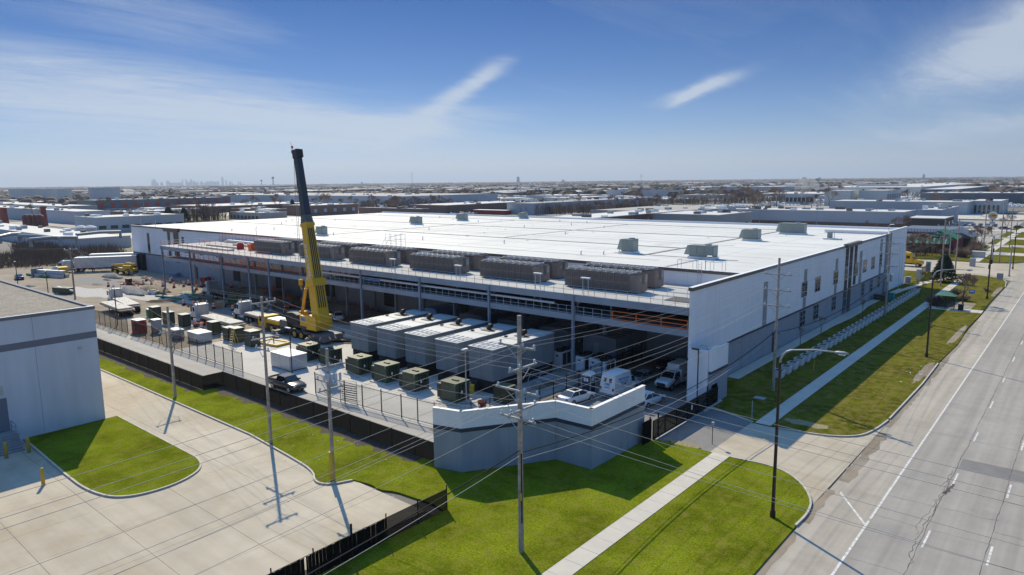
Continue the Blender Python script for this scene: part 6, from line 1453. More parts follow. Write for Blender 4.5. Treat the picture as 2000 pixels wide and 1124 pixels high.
shrub('straw coloured grass clump under the brown tree', -19.0, 160.8, 1.5, 1.4, 1.4, 'straw', 500, 5); shrub('pale dry clump behind the brown tree', -20.5, 166.0, 1.8, 1.5, 1.8, 'straw', 500, 6)
shrub('small dry clump on the verge beside the square grey sign', -16.9, 177, .8, .8, .8, 'straw', 160, 7)
for i,(x,y,rx,h,lb) in enumerate(((-31.0,249,3.2,3.4,'dense brown shrub at the restaurant corner nearest the crossing'),(-29.6,262,3.0,3.2,'brown shrub behind the corner shrub'),(-30.5,276,3.4,4.0,'bigger brown shrub along the restaurant drive'),(-36.0,252,2.2,2.6,'low shrub under the restaurant wall'))): shrub(lb, x, y, rx, rx, h, 'twig', 600, 20+i)
def evergreen(label, x, y, h, r, seed, n=2600, name='evergreen', z=0, mt='needle'):
    t = thing(name, label, 'tree', (x,y,z)); rn = random.Random(seed); m = MB()
    for i in range(n):
        u = rn.random()**.75; zz = .06*h+u*h*.94; rr = r*(1-u)**.8*rn.uniform(.35,1.05); a = rn.uniform(0,2*pi)
        c = Vector((rr*cos(a), rr*sin(a), zz)); o = Vector((cos(a),sin(a),-.35)).normalized(); s = rn.uniform(.35,.8)*min(1.5,max(.5,h/7)); e = Vector((-sin(a),cos(a),rn.gauss(0,.3)))*s*.3
        m._add([c-e, c+e, c+o*s+e*.2+Vector((0,0,rn.gauss(0,.1))), c+o*s*.5+Vector((0,0,.2*s))], [(0,1,2),(0,2,3),(1,3,2)], 0)
    m.build('crown', mt, t, kind='stuff'); MB().cyl((0,0,0),(0,0,h*.8),h*.02,h*.006,8).build('trunk','bark',t)
evergreen('dark dense evergreen at the crossing corner', G(1842,552).x, G(1842,552).y, 6.6, 2.8, 1, 3600, z=.1)
for i,(x,y,h,lb) in enumerate(((-7+2,470,17,'x'),)): pass
# bus shelter
p = Vector((-20.4, 149.6, .12)); t = thing('bus_shelter', 'small green bus shelter with a hipped roof beside the road', 'bus shelter', p, RD(0))
MB().box(-1.6,-1.1,-.1,1.7,1.1,.02).build('slab','walk',t)
for x in (-1.3,0,1.3):
    for y in (-.75,.75): MB().box(x-.05,y-.05,.02,x+.05,y+.05,2.35).build('post','black_metal',t)
for x0,x1 in ((-1.24,-.06),(.06,1.24)): MB().box(x0,-.76,.3,x1,-.74,2.1).build('pane','glass_clear' if 'glass_clear' in MT else 'chain_mesh_thin',t); MB().box(x0,.74,.3,x1,.76,2.1).build('pane','chain_mesh_thin',t)
MB().box(-1.31,-.69,.3,-1.29,.69,2.1).build('pane','chain_mesh_thin',t)
for y in (-.75,.75): MB().box(-1.3,y-.03,2.3,1.3,y+.03,2.42).build('beam','black_metal',t)
m = MB(); m._add([(-1.6,-1.05,2.43),(1.6,-1.05,2.43),(1.6,1.05,2.43),(-1.6,1.05,2.43),(-.55,0,3.05),(.55,0,3.05)], [(0,3,2,1),(0,1,5,4),(1,2,5),(2,3,4,5),(3,0,4)], 0); m.build('roof','shelter_green',t)
MB().box(-1.0,.2,.45,1.0,.6,.52).build('bench','timber_dark',t)
struct(MB().box(-22.8,147.4,.0,-14.6,150.6,.13).build('bus_stop_pad','walk')); struct(MB().box(-20.6,151,.0,-16.6,158.4,.108).build('tree_pit','dirt'))
t = thing('litter_bin', 'dark square litter bin beside the bus shelter', 'bin', (-17.9,148.6,.13)); MB().box(-.4,-.4,0,.4,.4,1.0).build('bin','plastic_black',t,bevel=.03); MB().box(-.45,-.45,1.0,.45,.45,1.1).build('lid','bronze_metal',t)
t = thing('bus_stop_sign', 'small blue sign on a post beside the tree trunk', 'sign', (-17.4,157.6,.1)); MB().cyl((0,0,0),(0,0,2.9),.04,n=6).build('post','galv',t); MB().box(-.45,-.06,2.0,.45,-.03,2.8).build('panel','sign_blue',t); MB().box(-.3,-.08,2.35,.3,-.061,2.6).build('symbol','stripe_white',t)
t = thing('road_sign', 'grey back of a square road sign on the verge', 'sign', (-15.6,186,.1)); MB().cyl((0,0,0),(0,0,3.0),.05,n=6).build('post','galv',t); MB().box(-.6,-.04,1.6,.6,.0,3.0).build('panel','galv',t)
t = thing('yellow_marker', 'thin yellow marker post between the planters and the sidewalk', 'marker', (-26.2, 90.4, .1)); MB().cyl((0,0,0),(.1,0,1.3),.05,n=8).build('post','yellow',t); MB().cyl((.1,0,1.3),(.1,0,1.36),.06,n=8).build('cap','yellow',t)
for x,y,lb in ((-33+2.4,152,'large green utility box by the path'),(-31.5,149,'small green utility box by the path')):
    t = thing('utility_box', lb, 'utility box', (x,y,.1)); MB().box(-1,-.7,0,1,.7,1.5).build('box','pvc_teal' if x>-31 else 'trafo_green',t,bevel=.04); MB().box(-1.05,-.75,1.5,1.05,.75,1.58).build('lid','trafo_green',t)
for px,py,s,lb in ((1773,555,1.0,'grey utility box among the lawn by the big utility pole'),(1899,520,1.3,'tall grey signal cabinet at the crossing')):
    t = thing('signal_cabinet', lb, 'cabinet', G(px,py,.08)); MB().box(-.5*s,-.4*s,0,.5*s,.4*s,1.6*s).build('cabinet','galv',t,bevel=.02); MB().box(-.55*s,-.45*s,1.6*s,.55*s,.45*s,1.68*s).build('roof','galv_light',t)
t = thing('utility_vault', 'wide grey concrete box on the lawn beyond the crossing', 'utility box', G(1911,503,.08)); MB().box(-1.6,-1,0,1.6,1,1.7).build('box','precast',t); MB().box(-1.7,-1.1,1.7,1.7,1.1,1.85).build('lid','precast',t)
for x,y in ((-26.4,93),(-24.0+2.5,98)): pass
t = thing('ground_cover', 'white square access cover in the shaded lawn by the gate', 'cover', G(1442,736,.1)); MB().box(-.5,-.5,0,.5,.5,.05).build('cover','hvac_light',t); MB().box(-.4,-.4,.05,.4,.4,.07).build('lid','white_paint',t)
t = thing('ground_cover', 'pale cover in the shaded lawn near the sign post', 'cover', G(1484,778,.1)); MB().box(-.6,-.45,0,.6,.45,.05).build('cover','hvac_light',t); MB().box(-.45,-.35,.05,.45,.35,.07).build('lid','galv',t)
# traffic signals
def signal_head(t, x, y, z, faces=3, name='signal_head'):
    o = MB().box(x-.16,y-.14,z-.55,x+.16,y+.14,z+.55).build(name,'plastic_black',t,bevel=.02)
    for k,mt in enumerate(('lamp_red','yellow','sign_green')): MB().cyl((x+.17,y,z+.35-.35*k),(x+.14,y,z+.35-.35*k),.12,n=10).build('lens',mt,o); MB().cyl((x,y-.15,z+.35-.35*k),(x,y-.24,z+.35-.35*k),.13,n=8,cap=False).build('visor','plastic_black',o)
def signal(label, x, y, h, arm=None, heads=()):
    t = thing('traffic_signal', label, 'traffic signal', (x,y,.05)); MB().cyl((0,0,0),(0,0,h),.16,.12,10).build('pole','galv',t); MB().cyl((0,0,0),(0,0,.3),.26,n=10).build('base','galv',t)
    if arm:
        MB().tube([(0,0,h-.4),(arm*.5,0,h-.1),(arm,0,h)],.1,8,0,.06).build('mast_arm','galv',t)
        for k in heads: signal_head(t,k,-.1,h-.55)
    return t
t = signal('short signal post with dark heads at the near crossing corner', -19.4, 204.6, 4.2); signal_head(t,.0,-.3,3.6); signal_head(t,.3,.0,3.6); signal_head(t,-.1,-.3,2.4)
t = signal('big grey signal mast on the near corner with an arm over the road', -15.6, 207.5, 7.6, 14, (6,9,12)); MB().box(6.8,-.2,6.2,9.4,-.14,7.0).build('street_sign','sign_green',t)
t = signal('grey signal mast on the far corner with three heads on its arm', -22.5, 241.5, 7.2, 13, (5,8,11)); signal_head(t,.2,-.2,3.2)
signal('signal mast on the far left corner with heads toward the restaurant', -33.0, 240.5, 6.8, -5, (-1.5,-3.0,-4.6))
# yellow lorry leaving the gate behind the building
t = thing('yellow_truck', 'yellow sleeper cab truck with a white trailer at the building end', 'truck', (-39.0,216.6,0), RD(-8))
MB().box(-8,-.45,.55,3.2,.45,.95).build('chassis','bronze_metal',t); MB().loft([[(x,-w_,1.0),(x,w_,1.0),(x,w_,z-.3),(x,w_*.8,z),(x,-w_*.8,z),(x,-w_,z-.3)] for x,w_,z in ((-2.6,1.22,3.95),(-1.2,1.22,4.0),(.2,1.2,3.7),(.9,1.15,3.0),(1.15,1.1,2.2))]).build('cab','crane_yellow',t)
MB().loft([ring(1.16,1.1,.8,2.1),ring(2.6,1.05,.8,1.9),ring(3.4,.85,.8,1.5)]).build('hood','crane_yellow',t,smooth=True); MB().obox((.95,0,2.65),(.06,2.0,.9),0,0,RD(-28)).build('windscreen','auto_glass',t)
for s in (-1,1):
    MB().box(-.5,s*1.22-.02,2.2,.4,s*1.22+.02,3.0).build('side_window','auto_glass',t); wheel(t,2.4,s*1.05,.52,.3,'rim',s)
    MB().box(3.3,s*.7-.16,1.0,3.44,s*.7+.16,1.25).build('headlight','lamp_clear',t)
    for x in (-4.6,-6.0): wheel(t,x,s*1.0,.52,.5,'rim',s)
t = thing('semi_trailer', 'white box trailer hitched to the yellow truck', 'trailer', (-44.0,217.3,0), RD(172)); MB().box(-.5,-1.28,1.2,15.5,1.28,4.1).build('box','white_paint',t); MB().box(-.3,-.6,.8,15,.6,1.19).build('frame','bronze_metal',t); MB().box(-.55,-1.32,4.1,15.5,1.32,4.18).build('roof','stripe_white',t)
for s in (-1,1):
    for x in (12.6,13.9): wheel(t,x,s*.98,.5,.5,'rim',s)
# gate works at the far end of the facade
t = thing('end_gate', 'dark slatted gate between grey piers at the far end of the facade', 'gate', (-31.5,187,.1))
for x,y in ((0,0),(-1.2,19)): MB().box(x-.5,y-.5,0,x+.5,y+.5,2.6).build('pier','galv',t)
for k in range(7): MB().beam((0,.5,.35+k*.3),(-1.2,18.5,.35+k*.3),.03,.2).build('slat','plastic_black',t)
MB().box(-1.2+.51,18.6,1.0,-1.2+.56,19.3,2.4).build('notice','stripe_white',t)
t = thing('pipe_rack', 'white pipes standing along the far end of the facade', 'pipes', (-32.9,170,0))
for k in range(3): MB().tube([(.4,k*2.6,0.1),(.4,k*2.6,10.2-k*.5),(.1,k*2.6,10.6-k*.5)],.07,8).build('pipe','stripe_white',t)
# ---- restaurant, signs
t = thing('restaurant', 'low red brick restaurant with a green striped awning', 'restaurant', (-34.6,258,0))
MB().box(-30,0,0,0,21,4.2).build('wall','brick_red',t); MB().box(-30.2,.3,4.21,-.2,21,4.5).build('roof','bg_dark',t)
for k in range(40): MB().prof([(-30+k*.75,0),(-29.3+k*.75,0),(-29.3+k*.75,.05),(-30+k*.75,.05)],0,.01)
for k in range(36):
    x = -29.8+k*.8; m = MB(); m._add([(x,-1.5,3.2),(x+.78,-1.5,3.2),(x+.78,-.02,4.9),(x,-.02,4.9),(x,-1.5,3.14),(x+.78,-1.5,3.14),(x+.78,-.02,4.84),(x,-.02,4.84)],[(0,1,2,3),(7,6,5,4),(0,4,5,1),(1,5,6,2),(2,6,7,3),(3,7,4,0)],0); m.build('awning_strip','awning_green' if k%2 else 'awning_stripe',t)
MB().box(-9,-.05,.2,-6,.0,2.6).build('door','glass',t)
for k in range(5): MB().box(-27+k*3.4,-.06,1.0,-25+k*3.4,-.0,2.6).build('window','glass',t)
MB().prof([(-9.5,4.5),(.6,4.5),(-4.4,7.2)],2,13).build('gable','awning_green',t)
t = thing('restaurant', 'dark restaurant wing with blue and white solar panelled roof', 'restaurant', (-33.0,283,0)); MB().box(-26,0,0,0,16,3.6).build('wall','trafo_dark',t)
MB().prof([(-26.6,3.61),(.6,3.61),(-5,6.2),(-21,6.2)],-.6,16.6).build('roof','bg_slate',t); MB().box(-26.7,-.8,3.3,.7,-.61,3.75).build('fascia','brick',t)
for k in range(20): MB().box(-23+k*1.0,-.68,5.0,-22.1+k*1.0,-.62,6.2).build('roof_panel','stripe_white',t)
t = thing('round_sign', 'round red yellow and blue burger sign on a tall post', 'sign', G(1936,458)); 
MB().box(-.25,-.2,-5,.25,.2,7).build('post','bronze_metal',t); MB().cyl((0,.25,9.4),(0,-.25,9.4),3.1,n=24).build('disc','stripe_white',t)
def half(z0,z1,mt,up,nm):
    pts = [(2.1*cos(RD(a)), (z0 if up else z1)+ (1 if up else -1)*abs(1.15*sin(RD(a)))) for a in range(0,181,20)]; MB().prof([(x,z) for x,z in pts],-.34,-.26).build(nm,mt,t)
half(10.1,10.1,'yellow',True,'bun'); half(8.7,8.7,'yellow',False,'bun'); MB().box(-2.2,-.36,8.85,2.2,-.27,9.95).build('name_bar','red',t); lettering('BURGER KING',.62,'lettering','yellow',t,face_negY(0,-.38,9.4))
MB().prof([(x, 9.4+r*s_) for r in (2.75,) for x,s_ in [(2.75*cos(RD(a)),sin(RD(a))) for a in range(200,341,14)]]+[(2.4*cos(RD(a)),9.4+2.4*sin(RD(a))) for a in range(340,199,-14)],-.33,-.26).build('swoosh','sign_blue',t)
MB().box(-1.8,-.3,3.2,1.8,.3,5.0).build('price_board','galv_light',t)
t.scale = (.56,.56,.56); t.location.z = 2.6
t = thing('flagpole', 'tall flagpole with a stars and stripes flag by the car park', 'flagpole', G(1934,452)); MB().cyl((0,0,0),(0,0,15),.09,.05,8).build('pole','galv_light',t)
f = MB().quad((-.05,0,14.8),(-.05,0,12.6),(-2.6,.1,11.9),(-2.9,.1,14.0)).build('flag','red',t)
for k in range(3): MB().quad((-.06,-.03,14.35-k*.65),(-.06,-.03,14.05-k*.65),(-2.7,.06,13.3-k*.65),(-2.75,.06,13.6-k*.65)).build('stripe','stripe_white',f)
MB().quad((-.05,-.05,14.8),(-.05,-.05,13.7),(-1.2,-.02,13.4),(-1.3,-.02,14.5)).build('canton','car_blue',f)

# ================================================================== BACKGROUND
def zd(x, y): return drop(x, y)
def bldg(name, label, cat, x, y, w_, d_, h, wall='bg_pale', roof='bg_roof', group=None, windows=None, band=None, vents=0, seed=0, par=.35):
    t = thing(name, label, cat, (x, y, zd(x,y)), 0, group)
    MB().box(-w_,0,-1,0,d_,h).build('wall',wall,t); MB().box(-w_+.6,.6,h,-.6,d_-.6,h+.12).build('roof',roof,t)
    if par: MB().box(-w_-.05,-.05,h,0.05,.55,h+par).box(-.55,.56,h,.05,d_,h+par).build('parapet','bg_roof' if roof == 'bg_roof' else wall,t)
    if band: MB().box(-w_-.06,-.08,band[1],.08,d_,band[2]).build('band',band[0],t)
    rn = random.Random(seed)
    for i in range(vents):
        vx, vy = rn.uniform(-w_*.92,-w_*.08), rn.uniform(d_*.08,d_*.9); s = rn.uniform(.8,2.2); MB().box(vx-s,vy-s*.7,h+.1,vx+s,vy+s*.7,h+.1+rn.uniform(.7,1.8)).build('roof_unit',rn.choice(('hvac_light','galv','bronze_cap','stripe_white')),t)
    for wn in windows or ():
        face, n, z0, z1, mt, fr = wn
        L_ = w_ if face == 'y' else d_
        for i in range(n):
            a = L_*(i+.5-fr/2)/n; b = L_*(i+.5+fr/2)/n
            if face == 'y': MB().box(-w_+a,-.12,z0,-w_+b,.05,z1).build('window',mt,t)
            else: MB().box(-.05,a,z0,.12,b,z1).build('window',mt,t)
    return t
def solve(fn, target, lo, hi):
    a = fn(lo) < target
    for _ in range(60):
        m_ = (lo+hi)/2
        if (fn(m_) < target) == a: lo = m_
        else: hi = m_
    return lo
TAKEN = []
def pbldg(name, label, cat, cpx, cpy, h, lpx, rpx, dmax=None, wmax=None, **k):
    c = G(cpx, cpy, h); c = G(cpx, cpy, h+zd(c.x, c.y))
    w_ = 30 if lpx is None else c.x-solve(lambda X: proj((X, c.y, h))[0], lpx, c.x-2500, c.x)
    d_ = 30 if rpx is None else solve(lambda Y: proj((c.x, Y, h))[0], rpx, c.y, c.y+2500)-c.y
    if wmax: w_ = min(w_, wmax) if lpx is not None else wmax
    if dmax: d_ = min(d_, dmax) if rpx is not None else dmax
    TAKEN.append((c.x-w_, c.y, c.x, c.y+d_)); return bldg(name, label, cat, c.x, c.y, w_, d_, h, **k)
pbldg('factory_building','grey precast building with a white roof and a red wall sign, behind the warehouse','building',1404,421.6,8,1275,1469,wall='bg_tan',vents=8,seed=2,windows=[('x',3,1,3.6,'glass',.2)])
o = pbldg('factory_building','brick building with a broad cream roof, beyond the warehouse roof','building',1150,428.5,8,1058,1334,wall='brick',vents=12,seed=3,windows=[('x',6,.5,6.5,'strip_grey',.12)])
o = pbldg('factory_building','long pale blue building with a brown base and white roof, right of centre','building',1765,416,8,1364,1790,wall='bg_blue',vents=26,seed=4,band=('brick_brown',0,2.8))
pbldg('factory_building','pale blue wing stepping back beside the dark annex','building',1839,411.5,8,1792,1873,wall='bg_blue',vents=8,seed=5)
pbldg('annex_building','low dark brown annex with a white roof near the car park','building',1845,428.5,6,1766,1863,wall='bg_dark',windows=[('x',3,.5,4.5,'glass',.35)])
for nm,lb,a in (('plant_tower','big windowless white block left of the dark recess','x'),): pbldg(nm,lb,'building',1661,373.5,13,1611,None,dmax=40,wall='bg_cream',seed=6)
pbldg('plant_tower','big windowless white block right of the dark recess','building',1733,373,13,1678,1760,wall='bg_cream',windows=[('x',6,6,10,'strip_grey',.7)])
pbldg('plant_tower','dark recessed block between the two white blocks','building',1679,376,11,1661,None,dmax=30,wall='bg_dark')
pbldg('cooling_tower','cooling tower with a row of dark openings under a steam plume','cooling tower',1590,381,9,1534,1593,dmax=20,wall='bg_pale',windows=[('y',7,2.5,6.5,'bg_dark',.7)])
pbldg('factory_building','long cream hall behind the white blocks','building',1800,366,10,1590,1910,wall='bg_cream',vents=18,seed=8)
pbldg('factory_building','pale upper hall with white roof monitors near the horizon','building',1765,360.5,13,1673,1772,wall='bg_cream',vents=8,seed=9)
pbldg('factory_building','long slate blue hall at the far right','building',1998,378,9,1800,None,dmax=60,wall='bg_slate',roof='bg_roof',seed=10,vents=14)
pbldg('factory_building','slate hall behind the long slate blue one','building',1870,370.5,10,1798,1930,wall='bg_slate',seed=11)
pbldg('office_building','cream office block with dark glass bays near the flagpole','building',1955,394,8,1893,1970,wall='bg_cream',windows=[('y',7,.5,5.5,'glass',.5)])
pbldg('factory_building','large white roofed hall before the cream office block','building',1890,396,8,1620,1905,dmax=90,wall='bg_blue',vents=10,seed=12)
pbldg('warehouse_building','pale long warehouse in the middle distance, right of the lattice mast','building',1328,372,10,1186,1334,wall='bg_pale',seed=13,vents=8)
pbldg('warehouse_building','blue grey warehouse far right of centre near the horizon','building',1582,365,11,1390,1600,wall='bg_blue',seed=14)
pbldg('warehouse_building','very long blue grey warehouse behind the bare trees','building',790,384.5,11,450,972,wall='bg_blue',roof='bg_roof_grey',seed=15,vents=24)
pbldg('slate_building','dark slate building with square red panels','building',186,392.5,11,150,450,wall='bg_slate',roof='bg_roof_grey',seed=16,vents=14,windows=[('x',13,4.5,8.5,'red',.32),('x',1,2.6,3.6,'bg_blue',.9)])
o = pbldg('low_building','low blue grey building with slit windows behind the big evergreens','building',187,426.5,8,145,359,wall='bg_blue',seed=17,vents=10,windows=[('x',8,2.2,3.9,'bg_dark',.62)])
pbldg('plant_building','white roofed plant with big ducts at the left edge','building',150,468.5,4.5,-120,255,dmax=60,wall='bg_pale',seed=18,vents=16)
pbldg('plant_building','long white roofed hall behind the brick stacks','building',150,414.5,8,-60,215,wall='bg_pale',seed=19,vents=14)
pbldg('plant_building','white roofed hall left of the slate building','building',120,404,8,-60,190,wall='bg_tan',seed=20,vents=8)
pbldg('brick_building','brown brick building with a white roof right of the crane boom','building',606,402.5,8,552,699,wall='brick_brown',seed=21,vents=6,windows=[('x',5,3,5.5,'bg_blue',.3)])
pbldg('brick_building','low brick building before the bare tree row','building',822,409,6,700,838,wall='brick_brown',seed=22,vents=6)
pbldg('brick_building','long low brown building with a white roof line','building',872,402,6,800,1042,wall='brick_brown',seed=23,vents=8)
pbldg('warehouse_building','pale blue warehouse with bare trees before it','building',1043,398.5,8,990,1276,wall='bg_blue',roof='bg_roof_grey',seed=24,vents=5)
pbldg('brick_building','low white roofed building left of the crane boom','building',520,410,6,452,560,wall='brick_brown',seed=25,vents=6)
pbldg('brick_building','low grey building with a row of dark windows left of the crane','building',505,417,5,448,560,wall='bg_tan',seed=26,vents=8,windows=[('y',8,1,3,'bg_dark',.6)])
pbldg('hangar','wide pale aircraft hangar at the left horizon','hangar',56,364,26,-80,70,dmax=120,wall='bg_pale',seed=27,par=0)
pbldg('hangar','long hangar with a blue roof edge at the left','hangar',112,369.5,20,16,140,wall='bg_cream',roof='bg_slate',seed=28,par=0)
pbldg('hangar','grey hangar right of the blue edged hangar','hangar',180,367,22,172,234,wall='bg_pale',seed=29,par=0)
pbldg('terminal_building','long low white terminal roofs under the skyline','terminal',470,364,14,410,590,wall='bg_slate',seed=30,par=0)
pbldg('dark_block','small dark block beside the control tower','building',512,359,26,497,515,wall='bg_slate',seed=31,par=0)
# ducts on the left plant, brick stacks, silos
t = thing('roof_ducts', 'fat pale ducts arching over the plant roof at the left edge', 'ducts')
for px0,py0,px1,py1 in ((0,468,40,462),(38,466,118,472),(60,474,150,470),(150,464,235,458)):
    a = G(px0,py0,6); b = G(px1,py1,6); MB().tube([a-Vector((0,0,1.5)), a+Vector((0,0,1)), a.lerp(b,.5)+Vector((0,0,1.3)), b+Vector((0,0,1)), b-Vector((0,0,1.5))],.62,8).build('duct','duct_blue',t)
for i,(px,pt,pb_,lb) in enumerate(((11,411,450,'brick chimney at the left edge'),(88,408,442,'brick chimney right of the red silos'))):
    a = G(px,pb_); t = thing('chimney', lb, 'chimney', a); b = onY(px,pt,a.y); MB().cyl((0,0,0),(0,0,b.z),2.4 if i == 0 else 1.9,1.7 if i == 0 else 1.4,12).build('shaft','stack_red',t); MB().lathe([(1.9,0),(1.9,1.2),(1.4,1.2),(1.4,0)],12,(0,0,b.z)).build('rim','stack_red',t)
for i,px in enumerate((53,62,72,80)):
    a = G(px,444); t = thing('silo', f'dark red silo beside the brick chimney, {ORD[i]} from the left', 'silo', a, 0, 'dark red silos'); MB().cyl((0,0,0),(0,0,6.6),2.1,n=14).build('tank','silo_red',t); MB().lathe([(2.2,0),(1.2,.9),(0,1)],14,(0,0,6.6)).build('roof','silo_red',t)
for i,px in enumerate((160,178)):
    a = G(px,462,2); t = thing('storage_tank', f'pale storage tank with a dark base, {ORD[i]} from the left', 'tank', a, 0, 'pale storage tanks'); MB().cyl((0,0,-2),(0,0,4.0),2.6,n=16).build('tank','bg_pale',t); MB().lathe([(2.7,0),(1.2,.8),(0,1)],16,(0,0,4.0)).build('roof','bg_pale',t)
# masts, towers, skyline
def mast(label, px, pb_, pt, r, name='mast', arms=False):
    a = G(px,pb_); a.z = zd(a.x,a.y); h = onY(px,pt,a.y).z-a.z; t = thing(name, label, 'mast', a)
    MB().cyl((0,0,0),(0,0,h),r,r*.6,6).build('pole','galv',t)
    if arms:
        for z in (h,h-3): MB().box(-2.4,-.3,z-.4,2.4,.3,z+.3).build('lamp_frame','galv_light',t)
    else: MB().box(-.5,-.5,h,.5,.5,h+.8).build('beacon','galv_light',t)
mast('thin tall mast left of centre', 806, 388, 339, .28); mast('floodlight mast with two lamp rows right of centre', 1252, 374, 342, .3, 'floodlight_mast', True)
for px,pb_,pt,lb in ((283,432,391,'curved lamp pole before the slate building'),(1483,442,402,'thin grey pole before the pale blue building'),(1594,448,404,'lamp pole beside the bare tree near the blue building'),(1710,447,392,'tall mast at the left of the dark annex'),(1742,448,412,'lamp pole left of the dark annex'),(1805,440,417,'lamp pole in front of the dark annex')): mast(lb,px,pb_,pt,.16,'lamp_pole')
def tower(name,label,px,py,dist,h,r,top):
    d = ray(px,py); d.z = 0; d.normalize(); p = d*dist; p.z = zd(p.x,p.y); t = thing(name,label,'tower',p)
    if top == 'atc': MB().cyl((0,0,0),(0,0,h*.74),r,r*.8,10).build('shaft','bg_pale',t); MB().lathe([(r*.8,h*.74),(r*2.0,h*.84),(r*2.0,h*.92),(r*1.2,h*.97),(0,h)],12).build('cab','bg_slate',t)
    elif top == 'bulb': MB().cyl((0,0,0),(0,0,h*.7),r*.35,n=8).build('stem','bg_pale',t); MB().lathe([(r*.35,h*.62),(r,h*.75),(r*1.1,h*.86),(r*.7,h*.97),(0,h)],12).build('tank','bg_pale',t)
    else: MB().box(-r,-r,0,r,r,h*.9).build('shaft','bg_pale',t); MB().box(-r*.7,-r*.7,h*.9,r*.7,r*.7,h).build('crown','bg_slate',t)
tower('control_tower','airport control tower with a flared cab right of the skyline',533,350,6500,88,5.5,'atc'); tower('control_tower','slim dark tower beside the airport control tower',510.5,354,6500,62,4,'atc')
tower('water_tower','small water tower on the horizon left of the thin mast',707,360,5200,30,7,'bulb'); tower('office_tower','lone tall tower on the horizon near the middle',1012,350,6200,62,9,'box')
tower('water_tower','round white water tank near the steam plume',1597,360,2300,26,9,'bulb'); tower('office_tower','low block on the horizon above the steam',1571,350,5200,30,13,'box')
tower('pylon_tower','faint lattice tower pair at the right horizon',1804,348,5600,42,6,'box'); tower('office_tower','faint block on the horizon right of the tower',1100,356,7000,34,10,'box')
rn = random.Random(12)
skyl = [(297,353,3),(301,349,6),(304,352,4),(308,356,4),(316,355,5),(328,353,7),(334,357,9),(341,356,6),(347,357,6),(352,356,8),(357,350,3),(364,350,4),(369,355,7),(374,350,5),(380,354,7),(386,356,6),(394,354,6),(400,357,5),(405,355,9),(412,354,12),(420,355,8),(426,354,6),(435,345,5),(442,352,4),(450,355,6),(455,358,4),(466,354,3),(470,355,4),(476,359,5)]
skyl[1] = (301,350,7)
for px,py,wd in skyl:
    d = ray(px,360); d.z = 0; d.normalize(); dist = 17000+rn.uniform(-500,500); p = d*dist; base = zd(p.x,p.y); p.z = base
    q = ray(px,py); k = dist/math.hypot(q.x,q.y); h = CAM_H+q.z*k-base; hw = wd/2*dist/FPX*.58
    t = thing('skyscraper','pale blue tower of the distant city skyline','skyscraper',p,YAW,'skyline towers'); MB().box(-hw,-hw,0,hw,hw,h*.82).build('shaft','skyscraper',t); MB().box(-hw*.65,-hw*.65,h*.82,hw*.65,hw*.65,h*.96).build('setback','skyscraper',t); MB().cyl((0,0,h*.96),(0,0,h*1.03),hw*.12,hw*.05,5).build('spire','skyscraper',t)
bpy.context.view_layer.update()
# filler: many flat halls toward the horizon, each its own box
rn = random.Random(77); cnt = 0; tries = 0
kinds = [('bg_pale','bg_roof','distant pale flat roofed hall among many toward the horizon','distant pale halls'),('bg_blue','bg_roof','distant blue grey flat roofed hall toward the horizon','distant blue grey halls'),('brick_brown','bg_roof','distant brown brick hall toward the horizon','distant brick halls'),('bg_tan','bg_roof_grey','distant tan hall with a grey roof toward the horizon','distant tan halls'),('bg_cream','bg_roof','distant cream flat roofed hall toward the horizon','distant cream halls')]
while cnt < 240 and tries < 6000:
    tries += 1; az = RD(rn.uniform(-80,0)); dist = 430*math.exp(rn.random()**.8*2.45); x, y = sin(az)*dist, cos(az)*dist
    w_ = rn.uniform(30,120)*(1+dist/4000); d_ = rn.uniform(30,110)*(1+dist/4000)
    if x > -60 and y < 700: continue
    if y < 205 and x > -330: continue
    if any(not (x < a-18 or x-w_ > c+18 or y > d2+18 or y+d_ < b-18) for a,b,c,d2 in TAKEN): continue
    if 0 < proj((x,y,0))[0] < 2000 and proj((x,y,0))[1] > 432: continue
    TAKEN.append((x-w_,y,x,y+d_)); kd = rn.choice(kinds); h = rn.uniform(4.0,6.8)+(2 if dist > 1500 else 0)
    bldg('distant_hall', kd[2], 'building', x, y, w_, d_, h, kd[0], kd[1], kd[3], vents=7 if dist < 1000 else (3 if dist < 1700 else 0), seed=cnt, windows=[('x',rn.randint(3,6),.6,3,'bg_dark',.3)] if dist < 1000 else None, par=.35 if dist < 1500 else 0); cnt += 1
# ground tones between them: lots, roads, fields
m = MB(); m2 = MB(); m3 = MB(); rn = random.Random(31)
for i in range(260):
    az = RD(rn.uniform(-82,8)); dist = 420*math.exp(rn.random()*2.9); x, y = sin(az)*dist, cos(az)*dist; a, b = rn.uniform(20,160)*(1+dist/3500), rn.uniform(15,90)*(1+dist/3500)
    if (x > -75 and y < 900) or (y < 205 and x > -340): continue
    zz = drop(x,y)+.02+.0012*i; (m, m2, m3)[i % 3].sheet([(x,y),(x+a,y),(x+a,y+b),(x,y+b)], zz)
m.build('far_lots','lane_grey',kind='structure'); m2.build('far_lots','walk',kind='structure'); m3.build('far_fields','dry_grass',kind='structure')
